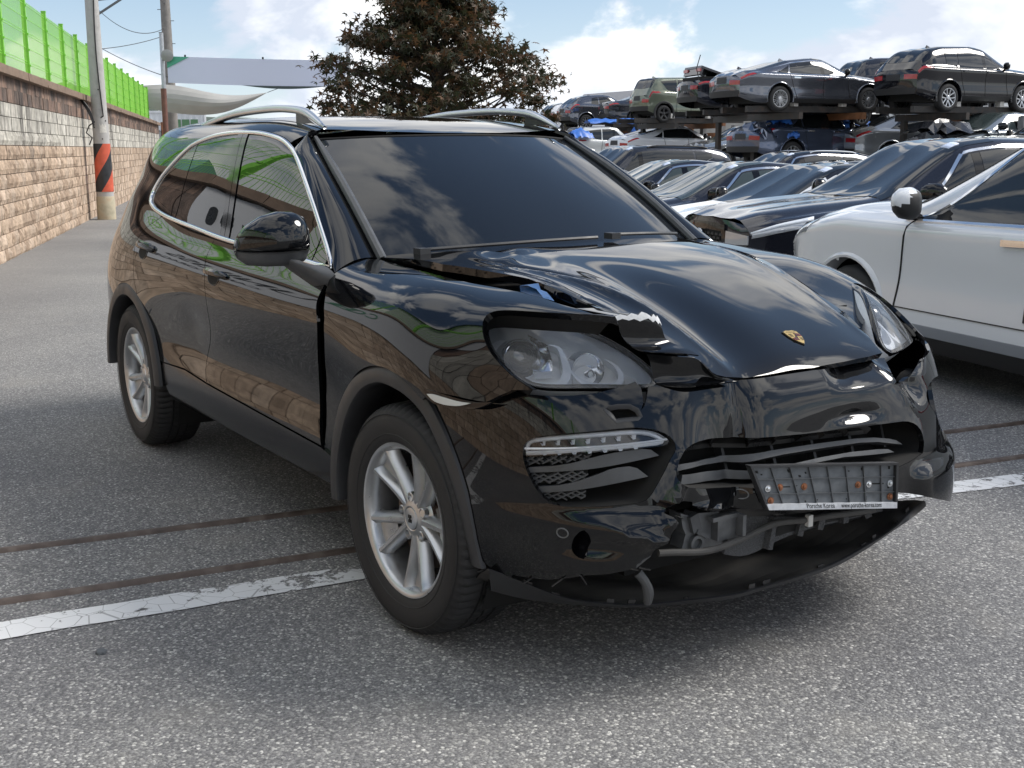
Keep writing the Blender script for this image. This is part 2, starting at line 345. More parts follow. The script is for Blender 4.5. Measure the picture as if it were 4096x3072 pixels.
# ---------------------------------------------------------------- body of the damaged SUV: surfaces (x forward from the front axle, right side y<0)
def _body():
    # half sections (y, z) from sill to roof centre
    st = {
     -3.92:[(.50,.40),(.56,.42),(.60,.46),(.62,.52),(.63,.60),(.63,.72),(.61,.84),(.58,.93),(.54,1.03),(.51,1.12),(.49,1.20),(.46,1.30),(.43,1.40),(.40,1.48),(.37,1.53),(.33,1.56),(.28,1.575),(.20,1.585),(.10,1.59),(0,1.59)],
     -3.70:[(.70,.36),(.76,.38),(.80,.44),(.815,.51),(.82,.60),(.82,.72),(.805,.84),(.785,.93),(.745,1.03),(.705,1.12),(.665,1.21),(.62,1.31),(.585,1.40),(.55,1.48),(.51,1.535),(.47,1.568),(.41,1.588),(.30,1.605),(.15,1.613),(0,1.615)],
     -3.40:[(.80,.31),(.87,.335),(.905,.42),(.92,.51),(.928,.60),(.93,.72),(.928,.84),(.91,.94),(.875,1.04),(.83,1.13),(.785,1.22),(.725,1.32),(.68,1.41),(.635,1.485),(.595,1.54),(.545,1.582),(.48,1.606),(.34,1.625),(.17,1.633),(0,1.635)],
     -2.895:[(.86,.29),(.925,.33),(.95,.42),(.958,.51),(.962,.60),(.967,.72),(.970,.85),(.965,.95),(.938,1.045),(.887,1.125),(.830,1.20),(.775,1.30),(.728,1.395),(.68,1.48),(.638,1.54),(.585,1.59),(.51,1.618),(.36,1.636),(.18,1.644),(0,1.646)],
     -2.50:[(.86,.29),(.925,.33),(.95,.42),(.95,.51),(.948,.60),(.955,.72),(.968,.85),(.967,.94),(.943,1.03),(.895,1.10),(.846,1.165),(.79,1.28),(.738,1.39),(.688,1.485),(.645,1.55),(.59,1.595),(.51,1.618),(.36,1.632),(.18,1.639),(0,1.641)],
     -2.10:[(.86,.29),(.925,.335),(.95,.43),(.945,.51),(.934,.60),(.94,.72),(.959,.84),(.965,.93),(.945,1.015),(.903,1.075),(.858,1.14),(.80,1.265),(.746,1.385),(.694,1.49),(.648,1.56),(.593,1.60),(.51,1.618),(.36,1.628),(.18,1.633),(0,1.635)],
     -1.70:[(.86,.29),(.925,.335),(.95,.43),(.945,.51),(.930,.60),(.936,.72),(.954,.84),(.962,.925),(.945,1.0),(.908,1.055),(.866,1.118),(.806,1.25),(.75,1.375),(.697,1.485),(.65,1.558),(.594,1.592),(.51,1.606),(.36,1.614),(.18,1.618),(0,1.62)],
     -1.20:[(.86,.29),(.925,.335),(.95,.43),(.945,.51),(.928,.60),(.933,.72),(.95,.84),(.958,.92),(.944,.985),(.912,1.037),(.872,1.102),(.81,1.235),(.752,1.365),(.694,1.466),(.642,1.512),(.59,1.531),(.51,1.539),(.36,1.545),(.18,1.549),(0,1.55)],
     -.85:[(.86,.29),(.925,.335),(.95,.43),(.945,.51),(.928,.60),(.93,.72),(.947,.84),(.956,.915),(.944,.975),(.915,1.025),(.874,1.09),(.805,1.225),(.745,1.355),(.685,1.425),(.635,1.45),(.58,1.46),(.51,1.465),(.36,1.47),(.18,1.47),(0,1.47)],
     -.55:[(.86,.29),(.925,.335),(.95,.43),(.945,.51),(.927,.60),(.929,.72),(.945,.84),(.955,.915),(.943,.975),(.915,1.02),(.872,1.078),(.80,1.21),(.74,1.34),(.68,1.39),(.63,1.41),(.575,1.415),(.51,1.42),(.36,1.42),(.18,1.42),(0,1.42)],
    }
    xs = sorted(st); g = np.array([[(x, -y, z) for y, z in st[x]] for x in xs])
    return g, xs
_bg, _bx = _body()
def _door_dents(uv, P):
    P = P.copy()
    P[:, 1] += bump(np.c_[P[:, 0], P[:, 2]], (-1.93, .75), (.16, .09), .006)+bump(np.c_[P[:, 0], P[:, 2]], (-1.1, .70), (.4, .07), .003)
    return P
BODY = Patch(_bg, u=_bx, f=_door_dents); BODY_L = Patch(_bg, u=_bx, mir=True)

def _fender(right):
    lo = [(.90,.28),(.935,.40),(.938,.52),(.932,.62),(.936,.73)]
    st = {
     -.62:lo+[(.948,.84),(.954,.915),(.944,.98),(.912,1.035),(.868,1.078),(.80,1.108),(.70,1.118)],
     -.45:lo+[(.955,.84),(.957,.915),(.944,.98),(.910,1.035),(.864,1.072),(.80,1.098),(.70,1.110)],
     -.25:lo[:3]+[(.945,.62),(.955,.73),(.965,.84),(.96,.915),(.944,.98),(.908,1.032),(.86,1.064),(.80,1.085),(.70,1.095)],
     0.0:lo[:3]+[(.95,.62),(.962,.73),(.968,.84),(.96,.91),(.940,.97),(.903,1.015),(.855,1.046),(.795,1.066),(.69,1.075)],
     .20:lo[:3]+[(.945,.62),(.955,.73),(.958,.82),(.945,.88),(.92,.93),(.882,.972),(.838,1.0),(.78,1.018),(.67,1.03)],
     .40:lo[:3]+[(.93,.62),(.93,.72),(.92,.79),(.90,.835),(.87,.875),(.832,.905),(.79,.928),(.735,.945),(.63,.955)],
     .60:[(.85,.28),(.87,.40),(.865,.52)]+[(.86,.62),(.85,.70),(.83,.75),(.80,.785),(.765,.81),(.725,.83),(.68,.848),(.63,.862),(.54,.88)],
    }
    if right:   # the wing was pushed up over the lamp by the impact
        st[-.25][-3:] = [(.862,1.066),(.805,1.092),(.715,1.108)]
        st[0.0][-4:] = [(.908,1.022),(.862,1.056),(.805,1.08),(.71,1.095)]
        st[.20][-5:] = [(.922,.938),(.892,.985),(.853,1.028),(.80,1.062),(.71,1.088)]
        st[.40][-6:] = [(.905,.84),(.89,.90),(.872,.955),(.842,1.01),(.795,1.052),(.70,1.082)]
        st[.60][-7:] = [(.86,.78),(.85,.84),(.84,.90),(.82,.96),(.785,1.02),(.745,1.055),(.66,1.07)]
        st[.80] = [(.80,.28),(.82,.40),(.815,.52),(.81,.62),(.80,.70),(.79,.78),(.78,.84),(.77,.90),(.76,.96),(.735,1.02),(.70,1.055),(.62,1.07)]
    if not right:   # the intact wing reaches in to the bonnet gap
        for x, p in {-.62:(.62,1.128),-.45:(.61,1.118),-.25:(.60,1.10),0.0:(.572,1.068),.20:(.525,1.024),.40:(.475,.965),.60:(.395,.90)}.items(): st[x].append(p)
    xs = sorted(st); return np.array([[(x, -y, z) for y, z in st[x]] for x in xs]), xs
_fr, _fx = _fender(True); FENDER = Patch(_fr, u=_fx)
_fl, _flx = _fender(False); FENDER_L = Patch(_fl, u=_flx, mir=True)

_hx = [-.65,-.4,-.2,0,.2,.4,.55,.68,.76,.82]
_hy = [-.78,-.66,-.55,-.45,-.36,-.28,-.1,.1,.3,.45,.55,.65,.75]
_zc = [1.175,1.158,1.142,1.117,1.078,1.022,.970,.915,.868,.81]
_fac = [.65,.7,.8,1.0,1.5,2.0,2.2,2.2,2.0,2.0]
_dr = {.28:.006,.1:.001,.3:.008,.45:.023,.55:.041,.65:.065,.75:.10}
_rt = [[1.10,1.12,1.135,1.148,1.158],[1.122,1.128,1.132,1.138,1.146],[1.132,1.13,1.124,1.123,1.131],[1.128,1.119,1.106,1.102,1.110],
       [1.118,1.106,1.090,1.083,1.086],[1.10,1.084,1.062,1.045,1.042],[1.075,1.056,1.028,1.003,.989],[1.03,1.008,.978,.950,.926],[.985,.96,.93,.90,.876],[.93,.91,.88,.85,.82]]
_hz = np.array([[_rt[i][j] if j < 5 else _zc[i]-_dr[abs(y)]*_fac[i] for j, y in enumerate(_hy)] for i in range(len(_hx))])
def _hood_dents(uv, P):
    P = P.copy(); q = P[:, :2]
    P[:, 2] += fold(q, (-.05,-.50), (.74,-.30), .05, .012, .25)
    P[:, 2] += bump(q, (-.25,-.45), (.14,.07), -.012, -.4)+bump(q, (.1,-.58), (.16,.05), .008, .2)+bump(q,(-.33,-.3),(.06,.1),.010,.3)
    for sg in (1,): P[:, 2] += fold(q, (-.2,.50*sg), (.66,.36*sg), .035, .006, .3)
    return P
HOOD = Patch(np.array([[(x, y, _hz[i, j]) for j, y in enumerate(_hy)] for i, x in enumerate(_hx)]), u=_hx, v=_hy, f=_hood_dents)

# front bumper: plan curve (superellipse) swept over z ; parameters: s = plan angle in units of 90 deg (right -, left +), z
_bz = [.20,.27,.34,.42,.50,.58,.66,.74,.80,.86,.92]
_bxf = [.83,.875,.895,.90,.895,.885,.865,.83,.80,.765,.72]
_bym = [.89,.91,.922,.928,.930,.932,.932,.930,.924,.91,.89]
def _plan():
    th = np.linspace(-math.pi/2, math.pi/2, 4001); p = 2.7
    cs = np.clip(np.cos(th), 0, 1)**(2/p); sn = np.sign(th)*np.abs(np.sin(th))**(2/p)
    L = np.concatenate([[0], np.cumsum(np.hypot(np.diff(cs)*.85, np.diff(sn)*.94))]); L = L/L[-1]*2-1
    u = np.linspace(-1, 1, 33); return u, np.interp(u, L, cs), np.interp(u, L, sn)
_pu, _pc, _ps = _plan()
def _front_dents(uv, P):
    P = P.copy(); q = P[:, 1:]
    y, z = q[:, 0], q[:, 1]; ss = lambda a, b, t: np.clip((t-a)/(b-a), 0, 1)**2*(3-2*np.clip((t-a)/(b-a), 0, 1))
    dx = -bump(q, (-.36,.62), (.10,.26), .045)-bump(q, (-.33,.42), (.07,.10), .06)-bump(q, (.0,.66), (.45,.09), .03)
    dx += bump(q, (.05,.80), (.5,.05), .006)-bump(q, (.135,.712), (.085,.020), .020)+bump(q, (.135,.685), (.10,.018), .008)
    dx += -fold(q, (-.28,.86), (-.34,.40), .03, .02, .3)-bump(q, (.42,.76), (.09,.05), .03, -.4)+fold(q, (.30,.85), (.40,.70), .02, .012, .3)
    # shelf under the bonnet edge on the far side, kicked up by the impact
    dx += -.055*ss(.775, .85, z)*ss(.03, .16, y)*(1-ss(.46, .56, y))
    # ledge below the outer intakes, creases where the skin is torn
    dx += .030*(1-ss(.492, .545, z))*ss(.30, .42, np.abs(y))*(1-.6*ss(.74, .84, np.abs(y)))
    dx += fold(q, (-.50,.66), (-.575,.50), .030, .030, .15)+fold(q, (-.70,.485), (-.545,.445), .028, .022, .15)-bump(q, (-.60,.425), (.07,.030), .022, .5)-bump(q, (-.73,.435), (.075,.026), .020, .1)
    P[:, 0] += dx
    return P
_fg = np.array([[(.05+(_bxf[j]-.05)*_pc[i], _bym[j]*_ps[i], _bz[j]) for j in range(len(_bz))] for i in range(33)])
FRONT = Patch(_fg, u=_pu, v=_bz, f=_front_dents)
TR = {
 'dlo': [(-0.616,0.919),(-0.812,0.923),(-1.178,0.921),(-1.613,0.92),(-1.799,0.92),(-2.072,0.923),(-2.352,0.924),(-2.625,0.922),(-2.808,0.928),(-2.919,0.949),(-2.953,0.981),(-2.96,1.025),(-2.921,1.112),(-2.827,1.198),(-2.687,1.282),(-2.585,1.307),(-2.388,1.328),(-2.24,1.333),(-2.09,1.334),(-1.909,1.33),(-1.765,1.326),(-1.569,1.313),(-1.449,1.297),(-1.323,1.266),(-1.219,1.225),(-1.099,1.17),(-0.973,1.105),(-0.837,1.034),(-0.719,0.978),(-0.653,0.943)],
 'gap_front': [(-0.589,0.865),(-0.583,0.787),(-0.575,0.744),(-0.553,0.672),(-0.58,0.575),(-0.613,0.468),(-0.625,0.366),(-0.572,0.214)],
 'door_bottom': [(-0.572,0.212),(-1.053,0.222),(-1.78,0.238),(-2.085,0.253),(-2.431,0.268)],
 'gap_mid': [(-1.808,0.917),(-1.795,0.868),(-1.779,0.822),(-1.737,0.767),(-1.702,0.721),(-1.687,0.645),(-1.697,0.57),(-1.706,0.51),(-1.722,0.463),(-1.775,0.387),(-1.814,0.318),(-1.811,0.28),(-1.78,0.238)],
 'gap_rear': [(-2.636,0.9),(-2.701,0.851),(-2.744,0.81),(-2.755,0.773),(-2.75,0.74),(-2.73,0.696),(-2.723,0.636),(-2.727,0.611),(-2.722,0.576),(-2.708,0.549)],
 'arch_rear': [(-2.708,0.549),(-2.596,0.51),(-2.55,0.469),(-2.533,0.439),(-2.487,0.34),(-2.431,0.268),(-2.389,0.176),(-2.389,0.098)],
 'sill_low': [(-1.915,0.088),(-1.321,0.118),(-0.903,0.127)],
 'glass_b1': [(-1.906,1.314),(-1.759,1.126),(-1.659,0.935)],
 'glass_b2': [(-2.039,1.317),(-1.879,1.12),(-1.774,0.937)],
 'glass_c': [(-2.574,1.309),(-2.502,1.128),(-2.447,0.93)],
 'glass_a': [(-0.981,1.105),(-0.822,0.931)],
 'handle_rear': [(-2.741,0.741),(-2.442,0.751),(-2.589,0.751),(-2.544,0.705)],
 'handle_front': [(-1.742,0.754),(-1.452,0.757),(-1.603,0.762),(-1.554,0.711)],
 'fen_rear': [(-0.6,0.789),(-0.574,0.759),(-0.55,0.723),(-0.52,0.686),(-0.492,0.626),(-0.499,0.556),(-0.531,0.485),(-0.557,0.375),(-0.553,0.298),(-0.552,0.278),(-0.559,0.233),(-0.566,0.203)],
 'fen_low': [(-0.566,0.203),(-0.492,0.19)],
 'fen_arch': [(-0.488,0.255),(-0.474,0.313),(-0.451,0.355),(-0.405,0.403),(-0.338,0.445),(-0.254,0.484),(-0.18,0.513),(-0.12,0.53),(-0.064,0.54),(-0.004,0.546),(0.046,0.546),(0.1,0.542),(0.144,0.536),(0.18,0.523),(0.198,0.513)],
 'fen_join': [(0.198,0.513),(0.238,0.534),(0.346,0.557),(0.449,0.572),(0.487,0.6),(0.53,0.622),(0.597,0.629)],
 'fen_lamp': [(0.597,0.631),(0.559,0.647),(0.526,0.659),(0.475,0.687),(0.428,0.714),(0.388,0.747),(0.363,0.773),(0.346,0.798),(0.345,0.82),(0.363,0.835),(0.402,0.845),(0.442,0.849),(0.504,0.851),(0.556,0.852),(0.627,0.857),(0.695,0.867),(0.751,0.868)],
 'fen_inner': [(0.738,0.883),(0.681,0.871),(0.589,0.901),(0.443,0.935),(0.469,0.933),(0.327,0.943),(0.193,0.938),(0.083,0.926),(-0.072,0.92),(-0.249,0.916),(-0.4,0.924),(-0.535,0.922)],
 'hood_right': [(-0.445,-0.762),(-0.142,-0.764),(-0.084,-0.715),(-0.009,-0.678),(0.071,-0.646),(0.181,-0.596),(0.191,-0.591),(0.3,-0.584),(0.409,-0.589),(0.492,-0.583),(0.548,-0.566),(0.568,-0.522),(0.599,-0.479),(0.649,-0.467),(0.695,-0.453),(0.741,-0.44),(0.769,-0.423)],
 'hood_front': [(0.736,-0.395),(0.753,-0.384),(0.765,-0.358),(0.767,-0.322),(0.763,-0.273),(0.763,-0.208),(0.77,-0.128),(0.776,0),(0.766,0.151),(0.755,0.262),(0.739,0.341)],
 'hood_left': [(0.734,0.347),(0.705,0.348),(0.619,0.389),(0.471,0.474),(0.321,0.527),(0.227,0.515),(0.059,0.572),(-0.058,0.585),(-0.217,0.627)],
 'hood_rear': [(-0.12,0.475),(-0.27,0.509),(-0.273,0.422),(-0.246,0.269),(-0.23,0.131),(-0.211,-0.044),(-0.186,-0.215),(-0.197,-0.355)],
 'bum_top': [(-0.662,0.834),(-0.648,0.833),(-0.623,0.829),(-0.575,0.829),(-0.53,0.832),(-0.486,0.839),(-0.441,0.852),(-0.408,0.865),(-0.399,0.849),(-0.399,0.826),(-0.4,0.812),(-0.407,0.794),(-0.399,0.804),(-0.391,0.826),(-0.384,0.852),(-0.362,0.856),(-0.352,0.846),(-0.329,0.84),(-0.273,0.841),(-0.239,0.857),(-0.206,0.85),(-0.183,0.848),(-0.147,0.848),(-0.09,0.849),(0.003,0.85),(0.14,0.841),(0.212,0.843),(0.273,0.837),(0.256,0.808),(0.227,0.775),(0.292,0.768),(0.328,0.791),(0.364,0.808),(0.409,0.82)],
 'bum_arch': [(-0.924,0.787),(-0.884,0.741),(-0.862,0.705),(-0.839,0.657),(-0.821,0.612),(-0.806,0.561),(-0.8,0.505),(-0.792,0.448),(-0.785,0.404),(-0.776,0.345),(-0.765,0.314)],
 'bum_low': [(-0.764,0.315),(-0.726,0.313),(-0.696,0.314),(-0.695,0.323),(-0.655,0.324),(-0.619,0.33),(-0.584,0.344),(-0.554,0.359),(-0.51,0.368),(-0.483,0.377),(-0.458,0.385),(-0.426,0.414),(-0.415,0.448),(-0.404,0.467),(-0.397,0.492),(-0.384,0.51),(-0.393,0.526),(-0.402,0.533),(-0.396,0.546),(-0.383,0.559),(-0.36,0.56),(-0.338,0.553),(-0.338,0.543),(-0.307,0.532),(-0.257,0.515),(-0.207,0.501),(-0.185,0.504)],
 'bum_left': [(0.174,0.43),(0.215,0.429),(0.251,0.439),(0.265,0.463),(0.296,0.508),(0.339,0.537),(0.331,0.577)],
 'op_right': [(-0.65,0.655),(-0.649,0.676),(-0.644,0.698),(-0.626,0.716),(-0.591,0.729),(-0.52,0.741),(-0.451,0.751),(-0.417,0.752),(-0.384,0.744),(-0.363,0.728),(-0.354,0.709),(-0.356,0.691),(-0.363,0.679),(-0.372,0.666),(-0.384,0.641),(-0.401,0.607),(-0.416,0.576),(-0.43,0.559),(-0.472,0.552),(-0.538,0.543),(-0.578,0.54),(-0.599,0.546),(-0.617,0.561),(-0.63,0.585),(-0.643,0.619)],
 'op_mid': [(-0.37,0.627),(-0.363,0.65),(-0.352,0.672),(-0.337,0.69),(-0.31,0.703),(-0.266,0.703),(-0.213,0.696),(-0.139,0.693),(-0.032,0.682),(0.076,0.678),(0.179,0.671),(0.242,0.666),(0.274,0.65),(0.292,0.624),(0.293,0.587),(0.281,0.562),(0.234,0.551),(0.176,0.544),(0.009,0.558),(-0.133,0.566),(-0.2,0.561),(-0.244,0.567),(-0.337,0.588),(-0.367,0.608)],
 'drl': [(-0.641,0.66),(-0.638,0.69),(-0.631,0.709),(-0.616,0.718),(-0.544,0.733),(-0.452,0.744),(-0.411,0.746),(-0.38,0.738),(-0.36,0.718),(-0.357,0.709),(-0.368,0.698),(-0.414,0.694),(-0.505,0.685),(-0.574,0.673)],
 'mesh1': [(-0.649,0.654),(-0.494,0.68),(-0.493,0.668),(-0.503,0.658),(-0.647,0.63)],
 'mesh2': [(-0.641,0.611),(-0.501,0.637),(-0.501,0.618),(-0.512,0.605),(-0.628,0.579)],
 'mesh3': [(-0.618,0.563),(-0.508,0.586),(-0.508,0.563),(-0.519,0.556),(-0.599,0.542)],
 'slat1': [(-0.647,0.628),(-0.643,0.615),(-0.555,0.63),(-0.498,0.64),(-0.442,0.654),(-0.375,0.671),(-0.392,0.691),(-0.449,0.684),(-0.493,0.672),(-0.553,0.647)],
 'slat2': [(-0.627,0.578),(-0.619,0.564),(-0.558,0.575),(-0.502,0.59),(-0.458,0.603),(-0.402,0.618),(-0.425,0.647),(-0.465,0.642),(-0.498,0.623),(-0.557,0.593)],
 'foghole': [(-0.571,0.435),(-0.571,0.461),(-0.56,0.482),(-0.552,0.487),(-0.544,0.476),(-0.536,0.447),(-0.543,0.417),(-0.554,0.405),(-0.564,0.408),(-0.57,0.419)],
 'sensor': [(-0.59,0.471)],
 'sensor2': [(-0.213,0.544)],
 'washer': [(-0.475,0.798),(-0.468,0.803),(-0.45,0.807),(-0.427,0.807),(-0.413,0.796),(-0.409,0.779),(-0.416,0.772),(-0.457,0.767),(-0.464,0.778)],
 'g1': [(-0.351,0.672),(-0.316,0.659),(-0.198,0.644),(-0.122,0.649),(-0.01,0.641),(0.179,0.636),(0.157,0.663),(-0.038,0.667),(-0.135,0.671),(-0.324,0.688)],
 'g2': [(-0.37,0.627),(-0.2,0.618),(-0.118,0.627),(0.01,0.623),(0.152,0.617),(0.256,0.584),(0.23,0.606),(0.147,0.629),(-0.004,0.637),(-0.147,0.643),(-0.254,0.632),(-0.361,0.644)],
 'g3': [(-0.337,0.589),(-0.202,0.572),(0.019,0.596),(0.216,0.572),(0.191,0.589),(0.059,0.603),(-0.199,0.597),(-0.331,0.613)],
 'emb': [(0.624,0.026),(0.616,0.063),(0.621,0.087),(0.692,0.06),(0.703,0.042),(0.693,0.028),(0.663,0.021)],
 'L_lamp': [(0.249,0.873),(0.326,0.925),(0.415,0.935),(0.516,0.939),(0.599,0.938)],
 'L_lamp2': [(0.239,0.87)],
 'L_inner': [(0.224,0.464),(0.188,0.479),(0.571,1.036),(0.453,1.036),(0.329,1.046),(0.211,1.057),(0.05,1.044),(-0.085,1.035),(-0.228,1.005)],
}
PT = {
 'lens': [(0.271,-0.804,0.977),(0.256,-0.792,0.994),(0.25,-0.776,1.006),(0.256,-0.751,1.015),(0.277,-0.726,1.014),(0.307,-0.699,1.008),(0.343,-0.668,0.998),(0.39,-0.626,0.988),(0.441,-0.584,0.974),(0.496,-0.545,0.957),(0.554,-0.51,0.934),(0.601,-0.487,0.914),(0.631,-0.475,0.899),(0.651,-0.473,0.885),(0.664,-0.481,0.872),(0.668,-0.5,0.859),(0.656,-0.53,0.852),(0.627,-0.585,0.843),(0.586,-0.65,0.838),(0.542,-0.713,0.835),(0.506,-0.756,0.837),(0.474,-0.783,0.845),(0.43,-0.802,0.866),(0.383,-0.813,0.893),(0.338,-0.818,0.922),(0.302,-0.814,0.949)],
 'proj': [(0.38,-0.747,0.931)],
 'proj_r': [(0.36,-0.773,0.931),(0.341,-0.721,0.972),(0.397,-0.718,0.934),(0.415,-0.77,0.893)],
 'refl': [(0.513,-0.611,0.909)],
 'refl_r': [(0.499,-0.633,0.908),(0.482,-0.588,0.943),(0.53,-0.59,0.908),(0.542,-0.632,0.878)],
 'drl1': [(0.405,-0.668,0.954),(0.423,-0.653,0.95),(0.459,-0.655,0.923),(0.49,-0.665,0.897),(0.507,-0.681,0.876),(0.509,-0.713,0.857),(0.486,-0.742,0.858),(0.441,-0.78,0.87),(0.396,-0.795,0.893)],
 'drl2': [(0.529,-0.562,0.924),(0.554,-0.549,0.914),(0.582,-0.547,0.895),(0.597,-0.56,0.877),(0.595,-0.584,0.866),(0.572,-0.621,0.862),(0.544,-0.646,0.868),(0.498,-0.659,0.894)],
 'turn': [(0.339,-0.697,0.986),(0.402,-0.67,0.956),(0.445,-0.684,0.918),(0.468,-0.699,0.894),(0.442,-0.739,0.891),(0.432,-0.742,0.896),(0.377,-0.703,0.955)],
 'rimline': [(0.477,-0.781,0.844),(0.537,-0.71,0.84),(0.608,-0.609,0.843),(0.652,-0.527,0.857),(0.654,-0.493,0.872),(0.639,-0.485,0.888)],
 'plate': [(0.885,-0.348,0.643),(0.955,0.162,0.591),(0.955,0.168,0.458),(0.9,-0.294,0.517)],
 'hose': [(0.8,-0.582,0.419),(0.812,-0.527,0.414),(0.824,-0.44,0.403),(0.836,-0.353,0.413),(0.838,-0.274,0.428),(0.835,-0.215,0.438),(0.832,-0.143,0.437),(0.825,-0.071,0.426),(0.81,0.046,0.414),(0.795,0.15,0.4),(0.78,0.288,0.385)],
 'foam_top': [(0.8,-0.317,0.475),(0.8,-0.203,0.455),(0.8,-0.056,0.427),(0.77,0.149,0.394),(0.74,0.368,0.363)],
 'foam_bot': [(0.8,-0.346,0.37),(0.8,-0.271,0.35),(0.8,-0.172,0.364),(0.77,0.133,0.369),(0.74,0.381,0.355)],
 'bracket': [(0.79,-0.499,0.512),(0.79,-0.447,0.493),(0.79,-0.44,0.502),(0.79,-0.354,0.493),(0.79,-0.322,0.463),(0.79,-0.296,0.431),(0.79,-0.295,0.411),(0.79,-0.323,0.414),(0.79,-0.337,0.395),(0.79,-0.42,0.399),(0.79,-0.491,0.41),(0.79,-0.479,0.449),(0.79,-0.49,0.47)],
 'lip_bot': [(0.403,-0.864,0.245),(0.472,-0.801,0.23),(0.545,-0.698,0.215),(0.612,-0.603,0.208),(0.652,-0.514,0.2),(0.745,-0.285,0.198),(0.694,-0.37,0.195),(0.738,-0.253,0.198),(0.742,-0.151,0.2),(0.756,-0.055,0.208),(0.756,0.117,0.215),(0.712,0.348,0.228),(0.639,0.595,0.24),(0.601,0.737,0.255),(0.603,0.765,0.27)],
 'lip_top': [(0.449,-0.899,0.33),(0.518,-0.831,0.3),(0.626,-0.755,0.27),(0.677,-0.653,0.249),(0.694,-0.548,0.228),(0.779,-0.316,0.222),(0.714,-0.388,0.215),(0.751,-0.266,0.215),(0.755,-0.163,0.215),(0.765,-0.064,0.222),(0.761,0.111,0.228),(0.716,0.342,0.239),(0.64,0.593,0.25),(0.585,0.753,0.263),(0.591,0.775,0.275)],
 'mirror': [(-1.261,-0.99,1.128),(-1.231,-0.99,1.164),(-1.14,-0.99,1.207),(-0.986,-0.99,1.239),(-0.831,-0.99,1.257),(-0.727,-0.99,1.262),(-0.648,-0.99,1.254),(-0.593,-0.99,1.227),(-0.559,-0.99,1.188),(-0.547,-0.99,1.159)],
 'mirror_low': [(-1.262,-0.99,1.124),(-1.215,-0.99,1.106),(-1.109,-0.99,1.092),(-0.883,-0.99,1.095),(-0.882,-0.99,1.105)],
 'mirror_st': [(-0.96,-0.96,1.093),(-0.903,-0.96,1.114),(-0.735,-0.96,1.127),(-0.625,-0.96,1.135),(-0.558,-0.96,1.089),(-0.565,-0.96,1.066),(-0.607,-0.96,1.032),(-0.656,-0.96,1.025),(-0.755,-0.96,1.034),(-0.865,-0.96,1.072)],
 'torn': [(0.74,-0.694,1.06),(0.74,-0.638,1.052),(0.74,-0.578,1.048),(0.74,-0.546,1.038),(0.74,-0.516,1.007),(0.74,-0.476,0.958),(0.74,-0.44,0.934),(0.74,-0.452,0.933),(0.74,-0.503,0.938),(0.74,-0.571,0.949),(0.74,-0.623,0.995),(0.74,-0.675,1.038)],
 'blue': [(0.246,-0.66,1.09),(0.285,-0.66,1.094),(0.332,-0.66,1.088),(0.37,-0.66,1.066),(0.309,-0.66,1.068),(0.249,-0.66,1.072)],
 'fogc': [(0.7,-0.765,0.444)],
 'markerp': [(0.184,-0.93,0.796),(0.25,-0.93,0.791),(0.377,-0.93,0.807),(0.503,-0.93,0.819),(0.426,-0.93,0.79),(0.364,-0.93,0.772),(0.269,-0.93,0.765),(0.217,-0.93,0.775)],
 'Llamp': [(0.251,0.74,1.007),(0.266,0.74,0.973),(0.324,0.74,0.931),(0.387,0.74,0.882),(0.439,0.74,0.841),(0.489,0.74,0.813),(0.523,0.74,0.798),(0.542,0.74,0.772),(0.562,0.74,0.773),(0.574,0.74,0.794),(0.57,0.74,0.82),(0.531,0.74,0.88),(0.456,0.74,0.945),(0.391,0.74,0.981),(0.33,0.74,0.997)],
}
# ================================================================ the damaged black SUV
M_paint = mat('black_paint', (.0035,.0038,.0046), .025, ior=1.52)
M_plastic = mat('black_plastic', (.030,.031,.034), .48, var=.25, vscale=14)
M_plastic2 = mat('dark_grey_plastic', (.065,.068,.072), .42, var=.2, vscale=20)
M_gloss = mat('gloss_black_trim', (.004,.004,.005), .06)
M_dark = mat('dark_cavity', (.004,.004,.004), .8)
M_chrome = mat('chrome_trim', (.78,.79,.80), .10, metal=1)
M_satin = mat('satin_aluminium', (.62,.64,.66), .30, metal=1)
M_tint = mat('tinted_glass', (.004,.005,.006), .005, ior=1.55)
M_screen = mat('windscreen_glass', (.006,.008,.011), .005, ior=1.52)
M_rubber = mat('tyre_rubber', (.018,.018,.019), .72, var=.3, vscale=10, bump=.06, bscale=150)
M_alloy = mat('alloy_wheel_silver', (.50,.51,.52), .30, metal=.85, var=.08, vscale=30)
M_disc = mat('brake_disc_steel', (.16,.12,.10), .45, metal=.8, var=.3, vscale=40)
M_caliper = mat('brake_caliper_grey', (.12,.12,.12), .5, metal=.3)
M_lens = glass_mat('clear_lens', (.97,.98,1), .02, .97, .07)
M_refl = mat('lamp_reflector', (.75,.77,.80), .12, metal=1)
M_bowl = mat('lamp_bowl_silver', (.80,.83,.86), .35)
M_white = mat('white_print', (.75,.75,.75), .5)
M_rust = mat('rusty_screw', (.20,.075,.03), .7, var=.4, vscale=120)
M_foam = mat('charcoal_foam', (.07,.072,.075), .95, var=.6, vscale=220, bump=.5, bscale=260)
M_steel = mat('grey_steel_bracket', (.14,.145,.15), .42, metal=.5, var=.3, vscale=25)
M_scuff = mat('scuffed_black_plastic', (.020,.020,.021), .30, var=.5, vscale=9, dirt=((.10,.095,.085), .35))
M_torn = mat('torn_paint_edge', (.62,.63,.64), .45, var=.2, vscale=60)

